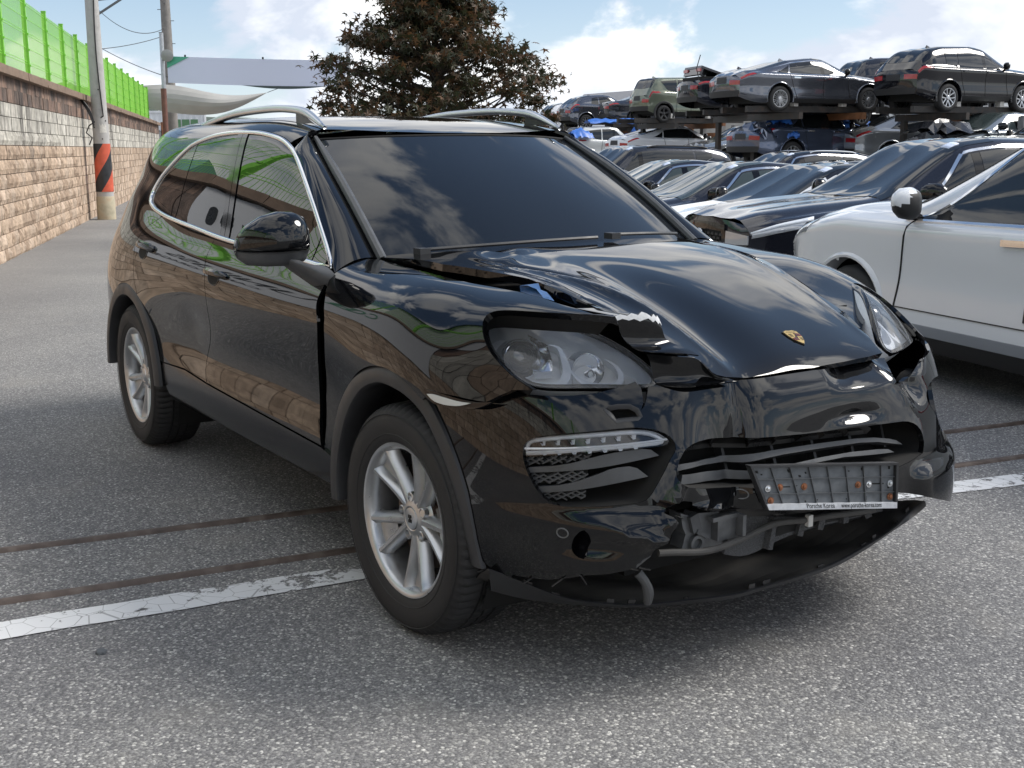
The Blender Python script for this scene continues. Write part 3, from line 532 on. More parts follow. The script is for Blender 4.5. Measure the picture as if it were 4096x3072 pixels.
ORG = (-1.45, 0, 0)
def build_suv():
    suv = thing('damaged_suv', 'glossy black SUV with a smashed front end, in the middle of the yard', 'suv', ORG)
    og = np.array(ORG)
    def P(name, patch, poly, m, **k): return panel(name, patch, poly, m, k.pop('parent', suv), org=og, **k)
    t = {k: np.array(v, float) for k, v in TR.items()}
    dlo = smooth_poly(t['dlo'], 2, 60)
    zk, vk = [.29,.33,.42,.51,.60,.72,.85,.95], [0,.075,.165,.245,.335,.455,.578,.667]
    zv = lambda z: np.interp(z, zk, vk)
    def arch(cx, cz, r, a0, a1, n=40):
        a = np.radians(np.linspace(a0, a1, n)); return np.c_[cx+r*np.cos(a), zv(cz+r*np.sin(a))]
    low = t['dlo'][:9]+[0, -.013]
    out = offset_poly(dlo, .012)
    gf, gm, gr = chord(t['gap_front'], 24), chord(t['gap_mid'], 24), chord(t['gap_rear'], 24)
    db = t['door_bottom']
    # ---- panels of the right side, then plain mirror copies for the far side
    RA = (-2.895, .365)
    fd = np.concatenate([gf, [db[0], db[1]], gm[::-1], low[4::-1]])
    ra = arch(*RA, .468, 68, 12, 24)
    rd = np.concatenate([gm, [db[2], db[3]], [[RA[0]+.468*math.cos(math.radians(14)), zv(.50)]], ra[::-1][1:-1], gr[::-1], low[7:3:-1]])
    qa = arch(*RA, .468, 66, 178, 50)
    i0 = int(np.argmin(np.abs(out[:, 0]+1.33)+(out[:, 1] < 1.2)*9)); i1 = int(np.argmin(np.hypot(out[:, 0]-gr[0, 0], out[:, 1]-gr[0, 1])))
    ring = out[i1:i0+1] if i1 < i0 else np.concatenate([out[i1:], out[:i0+1]])
    qp = np.concatenate([gr, qa, [[-3.55, zv(.36)], [-3.92, zv(.40)], [-3.92, .6], [-3.92, 1.0], [-3.92, 1.42], [-3.4, 1.425], [-2.4, 1.425], [-1.6, 1.425], [-1.345, 1.425], [-1.315, 1.36]], ring[::-1][2:]])
    dfront = P('front_door', BODY, fd, M_paint, h=.022, gap=.0022)
    drear = P('rear_door', BODY, rd, M_paint, h=.022, gap=.0022)
    P('quarter_panel', BODY, qp, M_paint, h=.024, gap=.0022)
    s1 = np.array([[-2.36, zv(.335)], [-1.9, zv(.335)], [-1.3, zv(.335)], [-.5, zv(.345)], [-.415, zv(.44)], [-.50, zv(.455)]])
    sill = np.concatenate([s1, db[:1]-[0, .004], db[1:4]-[0, .004], [[-2.42, zv(.50)]]])
    sill[:, 1] = np.maximum(sill[:, 1], .03)
    P('sill', BODY, sill, mat('sill_black', (.006,.006,.007), .16), h=.025)
    P('sill_cover', BODY, np.array([[-2.43, .0], [-.47, .0], [-.47, .075], [-2.38, .075]]), M_plastic, h=.05, flange=0)
    for nm, poly in (('front_door', fd), ('rear_door', rd), ('quarter_panel', qp), ('sill', sill)):
        P(nm, BODY_L, poly, M_paint, h=.05, gap=.0022)
    # ---- roof
    VC = BODY.v[-1]
    rp = np.concatenate([[[-3.92, 1.432], [-3.4, 1.432], [-2.5, 1.432], [-1.7, 1.432], [-1.335, 1.432]], [[-1.29, 1.50], [-1.225, 1.63], [-1.185, 1.78], [-1.172, VC]], [[-3.92, VC]]])
    a = panel('roof', BODY, rp, M_paint, suv, h=.03, flange=.0, gap=0, org=og)
    b = panel('roof', BODY_L, rp, M_paint, suv, h=.03, flange=.0, gap=0, org=og)
    # ---- A pillars, windscreen
    cb, ct = (-.584, .711, 1.11), (-1.333, .612, 1.518)
    def edge(k, sg):
        p = np.array(cb)*(1-k)+np.array(ct)*k+np.array([.018, .008, .012])*math.sin(math.pi*k); p[1] *= sg; return p
    s = np.linspace(-1, 1, 9); rows = []
    for k in (-.06, .15, .4, .7, 1.0):
        e = edge(k, 1); bw = (.225*(1-k)+.17*k); bz = (-.028*(1-k)+.016*k)
        rows.append([(e[0]+bw*(1-abs(q)**2.3), q*e[1], e[2]+bz*(1-abs(q)**2.3)) for q in s])
    WS = Patch(np.array(rows), u=np.arange(5.), v=s)
    class Flip(Func): pass
    WSf = Func(lambda uv: WS(uv[:, ::-1]), (-1, 1, 0, 4))
    P('windscreen', WSf, np.array([[-1, .0], [-.5, 0], [0, 0], [.5, 0], [1, 0], [1, 1.3], [1, 2.6], [1, 4], [.5, 4], [0, 4], [-.5, 4], [-1, 4]]), M_screen, h=.05, flange=0, gap=0, scale=(.7, .24))
    for sg in (-1, 1):
        bd = BODY if sg < 0 else BODY_L
        lo_, hi_ = [], []
        k_ = np.linspace(0, 1, 9)
        # outer line follows the window outline from the mirror up to the roof corner
        top = out[[i for i in range(len(out)) if out[i, 0] > -1.36 and (out[i, 1] > .93)]]; top = top[np.argsort(-top[:, 0])]
        ol = bd(chord(np.concatenate([[[-.575, .905]], top, [[-1.345, 1.40]]]), 9))
        G = []
        for i in range(9):
            e = edge(k_[i]*1.02, sg); o_ = ol[i]; mid = (e+o_)/2; n = np.array([.25, sg*.55, .5])
            G.append([o_, o_*.66+e*.34+n*.026, o_*.33+e*.67+n*.034, e+np.array([0, 0, .004])])
        pp = Patch(np.array(G), u=np.linspace(0, 1, 9)) if sg < 0 else Patch(np.array(G)[:, ::-1], u=np.linspace(0, 1, 9))
        u0, u1, v0, v1 = pp.range(); P('a_pillar', pp, np.array([[u0, v0], [u1, v0], [u1, v1], [u0, v1]]), M_paint, h=.02, gap=0, flange=0, scale=(.85, 1))
        MB().tube([edge(k, sg)+np.array([.012, -sg*.010, .010])-og for k in np.linspace(-.03, 1.0, 14)], [.017]*10+[.015, .013, .011, .009], 8).build('windscreen_seal', M_plastic2, suv, True)
    MB().tube([np.array([edge(1, 1)[0]+.17*(1-abs(q)**2.3), q*.61, edge(1, 1)[2]+.016*(1-abs(q)**2.3)])+[-.004, 0, .001]-og for q in np.linspace(-1, 1, 24)], .006, 6).build('windscreen_seal', M_dark, suv, True)
    # ---- side glass
    def clip(p, a, b):
        a, b = np.array(a), np.array(b); d = b-a; f = lambda q: d[0]*(q[1]-a[1])-d[1]*(q[0]-a[0]); r = []
        for i in range(len(p)):
            q, w = p[i], p[(i+1) % len(p)]; fq, fw = f(q), f(w)
            if fq >= 0: r.append(q)
            if fq*fw < 0: r.append(q+(w-q)*fq/(fq-fw))
        return np.array(r)
    ext = lambda l: (l[0]+(l[0]-l[-1])*.3, l[-1]+(l[-1]-l[0])*.3)
    b1t, b1b = ext(t['glass_b1']); b2t, b2b = ext(t['glass_b2']); ct_, cb_ = ext(t['glass_c']); at, ab = ext(t['glass_a'])
    at, ab = np.array([-.842, 1.5]), np.array([-.782, .8])
    gin = offset_poly(dlo, .002)
    for bd, gl in ((BODY, 1), (BODY_L, 0)):
        P('side_window_frame', bd, gin, M_dark, off=-.014, h=.05, flange=0, gap=0)
        for nm, cl, hh in (('side_window', [(b1t, b1b), (ab, at)], .03), ('quarter_light', [(at, ab)], .03), ('side_window', [(b2b, b2t), (ct_, cb_)], .03), ('quarter_light', [(cb_, ct_)], .03)):
            g = gin
            for a_, b_ in cl: g = clip(g, a_, b_)
            if len(g) > 3: P(nm, bd, g, M_tint, off=-.005, h=hh if gl else .08, gap=.005, flange=.004)
        mid_t, mid_b = (b1t+b2t)/2, (b1b+b2b)/2
        for cl in ([(b1b, b1t), (mid_t, mid_b)], [(mid_b, mid_t), (b2t, b2b)]):
            g = gin
            for a_, b_ in cl: g = clip(g, a_, b_)
            P('pillar_trim', bd, g, M_gloss, off=-.001, h=.03, gap=.002, flange=.006)
        V, F = cross_strip(bd, offset_poly(dlo, .003), [(-.010, -.004), (-.009, .003), (-.003, .006), (.004, .006), (.010, .002), (.011, -.006)], org=og)
        if bd.mir: F = [f[::-1] for f in F]
        obj('window_chrome_trim', V, F, M_chrome, suv, True)
    # ---- mirror
    def mirror(sg):
        mb = []
        def blob(xs, zs, ys, n=18):   # lofted shell
            V = []; m = len(ys)
            for j, y in enumerate(ys):
                for k in range(n):
                    a = 2*math.pi*k/n; V.append((xs[j][0]+xs[j][1]*math.copysign(abs(math.cos(a))**.85, math.cos(a)), sg*y, zs[j][0]+zs[j][1]*math.sin(a)))
            F = [(j*n+k, j*n+(k+1) % n, (j+1)*n+(k+1) % n, (j+1)*n+k) for j in range(m-1) for k in range(n)]
            F += [tuple(range(n)), tuple((m-1)*n+k for k in range(n-1, -1, -1))]
            if sg < 0: F = [f[::-1] for f in F]
            return V, F
        ys = [.905, .925, .96, 1.01, 1.06, 1.105, 1.132, 1.142]
        V, F = blob([(-.735,.03),(-.73,.062),(-.735,.088),(-.745,.098),(-.762,.090),(-.78,.066),(-.795,.036),(-.80,.012)], [(1.178,.045),(1.180,.078),(1.180,.094),(1.177,.098),(1.170,.089),(1.160,.067),(1.152,.038),(1.148,.014)], ys, 28)
        V = np.array(V); low_ = V[:, 2] < 1.152
        V2 = V.copy(); cut = 1.150-.02*(np.abs(V[:, 1])-.9)
        V2[:, 2] = np.maximum(V[:, 2], cut); obj('mirror_cap', V2-og, F, M_paint, suv, True)
        V3 = V.copy(); V3[:, 2] = np.minimum(V[:, 2], cut-.004); V3 = (V3-[V[:, 0].mean(), 0, 0])*[.97, 1, 1]+[V[:, 0].mean(), 0, 0]
        V3[:, 2] = np.maximum(V3[:, 2], cut-.055)
        obj('mirror_housing', V3-og, F, M_plastic2, suv, True)
        pth = chord(np.array([(-.735, 1.015, 1.128), (-.725, .985, 1.105), (-.69, .945, 1.075), (-.655, .91, 1.052), (-.635, .87, 1.04)]), 9); V = []; n = 16
        for i, p_ in enumerate(pth):
            k = i/8; rx, rz = .055+.03*k, .022+.030*k
            for j in range(n):
                a_ = 2*math.pi*j/n; V.append((p_[0]+rx*math.cos(a_), sg*(p_[1]+.35*rz*math.sin(a_)), p_[2]+rz*math.sin(a_)))
        F = [(i*n+j, i*n+(j+1) % n, (i+1)*n+(j+1) % n, (i+1)*n+j) for i in range(8) for j in range(n)]
        obj('mirror_arm', np.array(V)-og, F if sg < 0 else [f[::-1] for f in F], M_plastic2, suv, True)
        V, F = blob([(-.822,.004)]*4, [(1.178,.01),(1.178,.075),(1.172,.072),(1.155,.01)], [.90, .93, 1.05, 1.10], 18); obj('mirror_glass', np.array(V)-og, F, M_chrome, suv, True)
    mirror(-1)   # the far one is gone
    # ---- door handles
    for par, cx, cz in ((dfront, -1.575, 1.0), (drear, -2.575, 1.027)):
        for bd in (BODY,):
            v = .742 if cx > -2 else .752
            q = lambda du, dv, up: bd([[cx+du, v+dv]])[0]+bd.normals([[cx+du, v+dv]])[0]*up-og
            m_ = MB(); n = 16; secs = []
            for i in range(n+1):
                du = -.13+.26*i/n; f = max(0, 1-(abs(du)/.135)**2.6)
                secs.append([q(du, dv*f**.5 if abs(du) > .09 else dv, up) for dv, up in ((-.016, .012*f+.001), (-.012, .030*f**.6), (.002, .036*f**.6), (.014, .030*f**.6), (.019, .012*f+.001), (.0, -.004))])
            V = [p for s_ in secs for p in s_]; F = [(i*6+k, i*6+(k+1) % 6, (i+1)*6+(k+1) % 6, (i+1)*6+k) for i in range(n) for k in range(6)]
            obj('door_handle', V, F, M_paint, par, True, sharp=50)
            a = np.linspace(0, 2*math.pi, 20, endpoint=False)
            P('handle_recess', bd, np.c_[cx-.02+.062*np.cos(a), v-.022+.034*np.sin(a)], M_dark, parent=par, off=.0015, h=.02, flange=0, gap=0)
            V, F = cross_strip(bd, np.c_[cx-.02+.062*np.cos(a), v-.022+.034*np.sin(a)], [(-.003, 0), (0, .003), (.003, 0)], org=og); obj('handle_rim', V, F, M_gloss, par, True)
    # ---- roof rails
    rl = chord(np.array([(-1.31,.565,1.566),(-1.40,.562,1.598),(-1.50,.558,1.628),(-1.62,.554,1.644),(-1.85,.548,1.655),(-2.1,.545,1.654),(-2.4,.545,1.643),(-2.66,.545,1.618),(-2.85,.543,1.59),(-2.95,.54,1.565)]), 40)
    for sg in (-1, 1):
        V = []; n = 10
        for i, p in enumerate(rl):
            w = .019*min(1, .45+i*.14, .45+(39-i)*.2); h_ = .016*min(1, .4+i*.12, .4+(39-i)*.2)
            for k in range(n):
                a_ = 2*math.pi*k/n; V.append((p[0]+1.45+h_*.0, sg*(p[1]+w*math.copysign(abs(math.cos(a_))**.7, math.cos(a_))), p[2]+h_*math.copysign(abs(math.sin(a_))**.7, math.sin(a_))))
        F = [(i*n+k, i*n+(k+1) % n, (i+1)*n+(k+1) % n, (i+1)*n+k) for i in range(39) for k in range(n)]+[tuple(range(n)), tuple(39*n+k for k in range(n))]
        rr = obj('roof_rail', V, F if sg > 0 else [f[::-1] for f in F], M_satin, suv, True)
        for x0, x1 in ((-1.34, -1.60), (-2.62, -2.9)):
            m_ = MB(); ps = [p for p in rl if min(x0, x1) < p[0] < max(x0, x1)]
            A = [(p[0]+1.45, sg*(p[1]+.012), p[2]-.012) for p in ps]; B_ = [(p[0]+1.45, sg*(p[1]+.012), min(p[2]-.014, 1.585)) for p in ps]
            m_.strip(A, B_); m_.build('rail_foot', M_plastic2, rr, True)
    # ---- wings
    f_ = t
    fl = np.concatenate([f_['fen_rear'][1:]+[.0, 0], [[-.56, .13], [-.46, .12]], arch_f(.47, 160, 62), f_['fen_join'][1:], smooth_poly(f_['fen_lamp'], 1, 60)[3:], f_['fen_inner'], [[-.57, .90]]])
    P('front_wing', FENDER, fl, M_paint, h=.018, gap=.001, flange=.02)
    u0, u1, v0, v1 = FENDER_L.range()
    gu, gv = np.meshgrid(np.linspace(u0, u1, 160), np.linspace(v0, v1, 120), indexing='ij'); gq = np.c_[gu.ravel(), gv.ravel()]; gp = FENDER_L(gq)
    lm_ = np.array(PT['lens'])*[1, -1, 1]; lq = np.array([gq[np.argmin(((gp-p)**2).sum(1))] for p in lm_])
    lq = smooth_poly(lq, 1, 70)
    fpl = np.concatenate([[[-.56, v1], [-.56, .5], [-.56, .13], [-.46, .12]], arch_f(.47, 160, 62), [[.24, .53], [.40, .56], [.53, .585]], lq[lamp_order(lq)], [[.6, v1], [.4, v1], [.2, v1], [0, v1], [-.3, v1]]])
    P('front_wing', FENDER_L, fpl, M_paint, h=.03, gap=.003, flange=.012)
    # ---- wheel arch trims
    def arch_trim(cx, cz, r0, r1, a0, a1, y, sg, yb):
        n = 52; A = []
        for i in range(n+1):
            d = a0+(a1-a0)*i/n; a_ = math.radians(d); ca, sa = math.cos(a_), math.sin(a_)
            p0, p1, yy0 = r0(d), r1(d), y(d)
            for r, yy in ((p1+.003, yy0-.016), (p1, yy0-.001), (p1-.010, yy0+.006), (p0+.02, yy0+.010), (p0+.005, yy0+.008), (p0, yy0), (p0+.005, yy0-.09), (p0+.03, yb)):
                A.append((cx+r*ca-og[0], sg*yy, max(cz+r*sa, .20)))
        F = [(i*8+k, i*8+k+1, (i+1)*8+k+1, (i+1)*8+k) for i in range(n) for k in range(7)]
        return A, (F if sg*(a1-a0) < 0 else [f[::-1] for f in F])
    def tab(d): ks = sorted(d); return lambda a: float(np.interp(a, ks, [d[k] for k in ks]))
    FO = tab({186:.452, 157:.456, 143:.466, 112:.471, 84:.473, 67:.462, 58:.450, 51:.441, 43:.432, 36:.426, 28:.420, 20:.417, 12:.416, 5:.419, -3:.430, -8:.448})
    FI = tab({186:.385, 150:.388, 128:.402, 115:.412, 97:.418, 78:.415, 60:.405, 45:.388, 30:.376, 16:.374, 7:.378, -3:.388, -8:.402})
    FY = tab({180:.957, 84:.957, 67:.940, 51:.934, 36:.926, 20:.918, 5:.910, -8:.898})
    for sg in (-1, 1):
        V, F = arch_trim(-2.895, .365, lambda d: .405, lambda d: .468, 2, 180, lambda d: .966, sg, .80); obj('wheel_arch_trim', V, F, M_plastic, suv, True, sharp=40)
        V, F = arch_trim(-.03, .365, FI, FO, -6, 186, FY, sg, .80); obj('wheel_arch_trim', V, F, M_plastic, suv, True, sharp=40)
        for cx in (-2.895, -.03):
            m_ = MB(); m_.lathe([(.425, sg*.86), (.435, sg*.56), (.05, sg*.54)], 28, 'y', (cx-og[0], 0, .375), a0=math.radians(-30), a1=math.radians(210)); m_.build('wheel_arch_liner', M_dark, suv, True)
    # ---- bonnet
    hp = np.concatenate([[[-.59, -.715]], smooth_poly(f_['hood_right'], 1, 50)[3:-6], f_['hood_front'][1:], f_['hood_left'][1:], [[-.30, .60]], f_['hood_rear'][3:], [[-.36, -.40], [-.45, -.53], [-.53, -.64]]])
    bonnet = P('bonnet', HOOD, hp, M_paint, h=.014, gap=.002, flange=.022)
    ce = t['emb']; c0 = ce.mean(0)
    crest(bonnet, HOOD, c0, og)
    # scuttle panel between bonnet and glass
    cw = [[-.60, -.70], [-.42, -.58], [-.30, -.45], [-.24, -.36], [-.20, -.2], [-.20, 0], [-.22, .2], [-.26, .42], [-.33, .58], [-.58, .70], [-.63, .71], [-.50, .45], [-.42, .2], [-.40, 0], [-.42, -.2], [-.50, -.45], [-.63, -.71]]
    P('scuttle_panel', HOOD, np.array(cw), M_gloss, off=-.016, h=.03, flange=0, gap=0)
    for pts in ([(-.47,-.60,1.142),(-.42,-.3,1.152),(-.395,.0,1.158),(-.40,.10,1.158)], [(-.41,.17,1.165),(-.44,.4,1.158),(-.52,.58,1.145)]):
        w_ = MB().tube([np.array(p)-og for p in chord(np.array(pts), 12)], .007, 6)
        w_.box(np.array(pts[0])-og+[.01, 0, -.004], (.05, .04, .022)); w_.build('wiper_arm', M_plastic, suv, True)
    # ---- dark structure behind the panels
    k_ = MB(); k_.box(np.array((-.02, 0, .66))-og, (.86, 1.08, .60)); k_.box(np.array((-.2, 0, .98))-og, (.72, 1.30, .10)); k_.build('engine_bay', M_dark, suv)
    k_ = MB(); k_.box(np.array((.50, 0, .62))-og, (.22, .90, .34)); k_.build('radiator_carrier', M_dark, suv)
    k_ = MB(); k_.box(np.array((-1.45, 0, .34))-og, (1.9, 1.68, .10)); k_.box(np.array((-1.45, 0, .33))-og, (4.0, 1.0, .14)); k_.box(np.array((-3.45, 0, .48))-og, (.5, 1.3, .2)); k_.build('underbody', M_dark, suv)
    k_ = MB(); k_.box(np.array((-1.95, 0, .75))-og, (2.3, 1.58, .5)); k_.build('cabin_floor', M_dark, suv)
    # tail
    v_ = np.linspace(0, BODY.v[-1], 40); E0 = BODY(np.c_[np.full(40, -3.92), v_])-og; E1 = E0*np.array([1, -1, 1])
    Vt = list(E0)+list(E0*[1, .45, 1]-[.05, 0, 0])+list(E1*[1, .45, 1]-[.05, 0, 0])+list(E1); Ft = [(r*40+i, r*40+i+1, (r+1)*40+i+1, (r+1)*40+i) for r in range(3) for i in range(39)]
    obj('tailgate', Vt, Ft, M_paint, suv, True)
    return suv
def lamp_order(q):
    """indices of a lamp outline from its low front outer end round the rear tip to the inner front end"""
    tip = int(np.argmin(q[:, 0])); n = len(q); lo = [i for i in range(n) if q[i, 0] < .52]
    up = sorted([i for i in lo if q[i, 1] >= q[tip, 1]], key=lambda i: q[i, 0]); dn = sorted([i for i in lo if q[i, 1] < q[tip, 1]], key=lambda i: -q[i, 0]); return dn+up
def arch_f(r, a0, a1, n=40):
    a = np.radians(np.linspace(a0, a1, n)); x = -.03+r*np.cos(a); z = .365+r*np.sin(a)
    zk = [.28,.40,.52,.62,.73,.84,.915,.98]; vk = FENDER.v[:8]
    return np.c_[x, np.interp(z, zk, vk)]
def crest(parent, S_, c0, og):
    """the shield badge: gold field, black rim, four quarters with red-black bars and antlers, a dark horse in the middle shield"""
    M_gold = mat('badge_gold', (.62,.44,.17), .35, metal=.7); M_red = mat('badge_red', (.16,.015,.015), .4); M_blk = mat('badge_black', (.008,.008,.008), .4)
    W, H = .052, .066
    def T(p, up): # badge plane: x across (+ = car left), y up (towards the glass)
        p = np.asarray(p, float); return S_(np.c_[c0[0]-p[:, 1], c0[1]+p[:, 0]])+S_.normals(np.c_[c0[0]-p[:, 1], c0[1]+p[:, 0]])*up-og
    def shield(w, h, n=10):
        r = [(-w/2, h/2*.82), (-w/4, h/2), (0, h/2*.94), (w/4, h/2), (w/2, h/2*.82)]
        r += [(w/2*(1-(k/n)**2.4), h/2*.82-(h*.91)*(k/n)**.85) for k in range(1, n+1)]; r += [(-w/2*(1-(k/n)**2.4), h/2*.82-(h*.91)*(k/n)**.85) for k in range(n-1, 0, -1)]
        return np.array(r)[::-1]
    def plate(name, poly, z0, z1, m):
        n = len(poly); A = T(poly, z0); B = T(poly, z1); V = list(A)+list(B); F = [tuple(range(n, 2*n))]+[(i, (i+1) % n, n+(i+1) % n, n+i) for i in range(n)]
        return obj(name, V, F, m, parent, False)
    plate('badge_rim', shield(W*1.12, H*1.10), 0, .003, M_blk); plate('badge_shield', shield(W, H), .003, .0045, M_gold)
    k = MB(); r = MB()
    def q(m_, poly, z=.0052):
        A = list(T(poly, .0045))+list(T(poly, z)); n = len(poly); m_.add(A, [tuple(range(n, 2*n))]+[(i, (i+1) % n, n+(i+1) % n, n+i) for i in range(n)])
    for sx, y0, y1 in ((1, .002, .018), (-1, -.016, -.002)):
        for i in range(4):
            x0 = sx*(.004+i*.0050); q(r if i % 2 else k, np.array([(x0, y0), (x0+.0042, y0), (x0+.0042, y1-.001*i), (x0, y1-.001*i)]))
    for sx, yy in ((-1, .010), (1, -.010)):
        for j in range(3): q(k, np.array([(sx*.013-.006, yy+.005-j*.005), (sx*.013+.006, yy+.0042-j*.005), (sx*.013+.006, yy+.0022-j*.005), (sx*.013-.006, yy+.003-j*.005)]))
    q(k, np.array([(-.0035,-.006),(-.001,-.006),(0,-.001),(.0025,-.006),(.0035,-.005),(.002,.001),(.003,.006),(.0005,.007),(-.0015,.003),(-.004,.001)]))
    r.build('badge_bars', M_red, parent); k.build('badge_marks', M_blk, parent)
    fc = bpy.data.curves.new('badge_name', 'FONT'); fc.body = 'PORSCHE'; fc.size = .0085; fc.align_x = 'CENTER'; fc.extrude = .0002
    tmp = bpy.data.objects.new('badge_name', fc); me = text_mesh(tmp); V = np.array([v.co[:] for v in me.vertices]); F = [tuple(p.vertices) for p in me.polygons]
    obj('badge_name', T(V[:, :2]+[0, .0205], .0055), F, M_blk, parent, False)
def text_mesh(o):
    COL.objects.link(o); bpy.context.view_layer.update(); me = bpy.data.meshes.new_from_object(o.evaluated_get(bpy.context.evaluated_depsgraph_get())); bpy.data.objects.remove(o); return me
# ---------------------------------------------------------------- wheels
def build_wheel(suv, cx, y, sg, steer, detail=True, shared=None):
    """axle along y, outer face towards sg*y"""
    R = .362
    base = Matrix.Translation(Vector((cx-ORG[0], y, R))) @ Matrix.Rotation(steer, 4, 'Z') @ (Matrix.Identity(4) if sg < 0 else Matrix.Rotation(math.pi, 4, 'Z'))
    if shared:
        w = shared.copy(); COL.objects.link(w); w.parent = suv; w.matrix_local = base
        for ch in shared.children: c_ = ch.copy(); COL.objects.link(c_); c_.parent = w
        return w
    # tyre: outer side is -y here
    n = 216; prof = [(.235,-.100),(.243,-.112),(.262,-.121),(.290,-.1275),(.315,-.1275),(.335,-.122),(.350,-.110),(.3575,-.098),(.3605,-.082),(.362,-.050),(.3622,-.045),(.355,-.043),(.355,-.036),(.3625,-.034),(.363,-.004),(.356,-.003),(.356,.003),(.363,.004),(.3625,.034),(.355,.036),(.355,.043),(.362,.045),(.3605,.082),(.3575,.098),(.350,.110),(.335,.122),(.30,.1275),(.262,.121),(.235,.10)]
    V = []; m_ = len(prof)
    for k in range(n):
        a = 2*math.pi*k/n; ct, st = math.cos(a), math.sin(a)
        for i, (r, h) in enumerate(prof):
            if (6 <= i <= 9 or 22 <= i <= 24) and k % 3 == 0: r -= .0075
            if (13 <= i <= 14 or 17 <= i <= 18) and k % 4 == 0: r -= .004
            tw = a+(.012 if i in (9, 10) else 0); V.append((r*math.cos(tw), h, r*math.sin(tw)))
    F = [(k*m_+i, k*m_+i+1, ((k+1) % n)*m_+i+1, ((k+1) % n)*m_+i) for k in range(n) for i in range(m_-1)]
    # flat contact patch
    V = [(x, h, max(z, -R+.001)) for x, h, z in V]
    w = obj('wheel', V, [f[::-1] for f in F], M_rubber, suv, True, sharp=40); w.matrix_local = base
    # side wall rings
    k_ = MB(); k_.lathe([(.330,-.1255),(.332,-.1275),(.334,-.1255)], 64, 'y'); k_.lathe([(.268,-.1225),(.270,-.1248),(.272,-.1235)], 64, 'y'); k_.build('sidewall_ring', M_rubber, w, True)
    # rim barrel and flange
    k_ = MB(); k_.lathe([(.2385,-.098),(.2445,-.107),(.2425,-.114),(.236,-.113),(.228,-.106),(.222,-.096),(.219,-.07),(.214,.0),(.219,.09),(.235,.105)], 96, 'y'); k_.build('rim', M_alloy, w, True, 50)
    k_ = MB(); k_.lathe([(.216,.03),(.10,.034),(.02,.034)], 40, 'y'); k_.build('wheel_back', M_dark, w, True)
    # five double spokes
    def spoke(th):
        m2 = MB()
        rs = np.linspace(.045, .226, 12)
        for s_ in (-1, 1):
            sec = []
            for r in rs:
                k = (r-.045)/.181
                off = s_*(.008+.050*k**1.1); hw = .0205-.006*k+.008*max(0, (k-.85)/.15); y_o = -.062-.028*k**1.5; top = y_o-.013
                sec.append([(r, off-hw*1.25, y_o+.026), (r, off-hw, y_o), (r, off-hw*.30-s_*.001, top), (r, off+hw*.30-s_*.001, top), (r, off+hw, y_o), (r, off+hw*1.25, y_o+.026)])
            V = [(p[0]*math.cos(th)-p[1]*math.sin(th), p[2], p[0]*math.sin(th)+p[1]*math.cos(th)) for q in sec for p in q]
            F = [(i*6+j, i*6+j+1, (i+1)*6+j+1, (i+1)*6+j) for i in range(11) for j in range(5)]
            m2.add(V, [f[::-1] for f in F])
        # recessed web between the two arms
        A, B = [], []
        for r in np.linspace(.06, .10, 4):
            k = (r-.045)/.181; w_ = .008+.050*k**1.1; yy = -.060+.01*k
            A.append((r*math.cos(th)+w_*math.sin(th), yy, r*math.sin(th)-w_*math.cos(th))); B.append((r*math.cos(th)-w_*math.sin(th), yy, r*math.sin(th)+w_*math.cos(th)))
        m2.strip(A, B)
        A, B = [], []
        for r in np.linspace(.135, .224, 5):
            k = (r-.045)/.181; w_ = .008+.050*k**1.1; yy = -.052-.022*k**2
            A.append((r*math.cos(th)+w_*math.sin(th), yy, r*math.sin(th)-w_*math.cos(th))); B.append((r*math.cos(th)-w_*math.sin(th), yy, r*math.sin(th)+w_*math.cos(th)))
        m2.strip(A, B)
        return m2.build('spoke', M_alloy, w, True, 38)
    for i in range(5): spoke(math.radians(63+72*i))
    k_ = MB(); k_.lathe([(.088,-.050),(.075,-.066),(.052,-.076),(.040,-.080),(.036,-.078),(.036,-.072)], 48, 'y'); k_.build('hub', M_alloy, w, True, 45)
    k_ = MB(); k_.lathe([(.036,-.074),(.034,-.0805),(.022,-.0835),(.001,-.084)], 40, 'y'); hc = k_.build('hub_cap', M_satin, w, True, 40)
    k_ = MB()
    for x0, x1, z0, z1 in ((-.010,-.001,.001,.012),(.001,.010,-.012,-.001),(-.004,.004,-.004,.004),(-.009,-.002,-.013,-.004),(.002,.009,.003,.012)): k_.box(((x0+x1)/2, -.0842, (z0+z1)/2), (x1-x0, .001, z1-z0))
    k_.build('cap_crest', M_dark, hc)
    for i in range(5):
        a = math.radians(63+36+72*i); k_ = MB(); k_.lathe([(.0175,-.060),(.0172,-.0745),(.014,-.0765),(.0125,-.060),(.0,-.060)], 16, 'y', (.0655*math.cos(a), 0, .0655*math.sin(a))); k_.build('lug_seat', M_alloy, w, True, 40)
        k_ = MB(); k_.lathe([(.009,-.058),(.009,-.066),(.0,-.0665)], 6, 'y', (.0655*math.cos(a), 0, .0655*math.sin(a))); k_.build('lug_nut', M_steel, w)
    k_ = MB(); k_.lathe([(.165,-.020),(.165,-.028),(.085,-.028),(.08,-.05),(.02,-.05)], 48, 'y'); k_.build('brake_disc', M_disc, w, True, 40)
    k_ = MB(); a0 = -42; k_.lathe([(.118,-.055),(.175,-.055),(.188,-.045),(.188,.02),(.118,.02)], 14, 'y', a0=math.radians(a0), a1=math.radians(a0+68), closed=True); cal = k_.build('brake_caliper', M_caliper, w, True, 40)
    fc = bpy.data.curves.new('t', 'FONT'); fc.body = 'PORSCHE'; fc.size = .026; fc.align_x = 'CENTER'; fc.align_y = 'CENTER'; fc.extrude = .0004
    me = text_mesh(bpy.data.objects.new('t', fc)); V = []
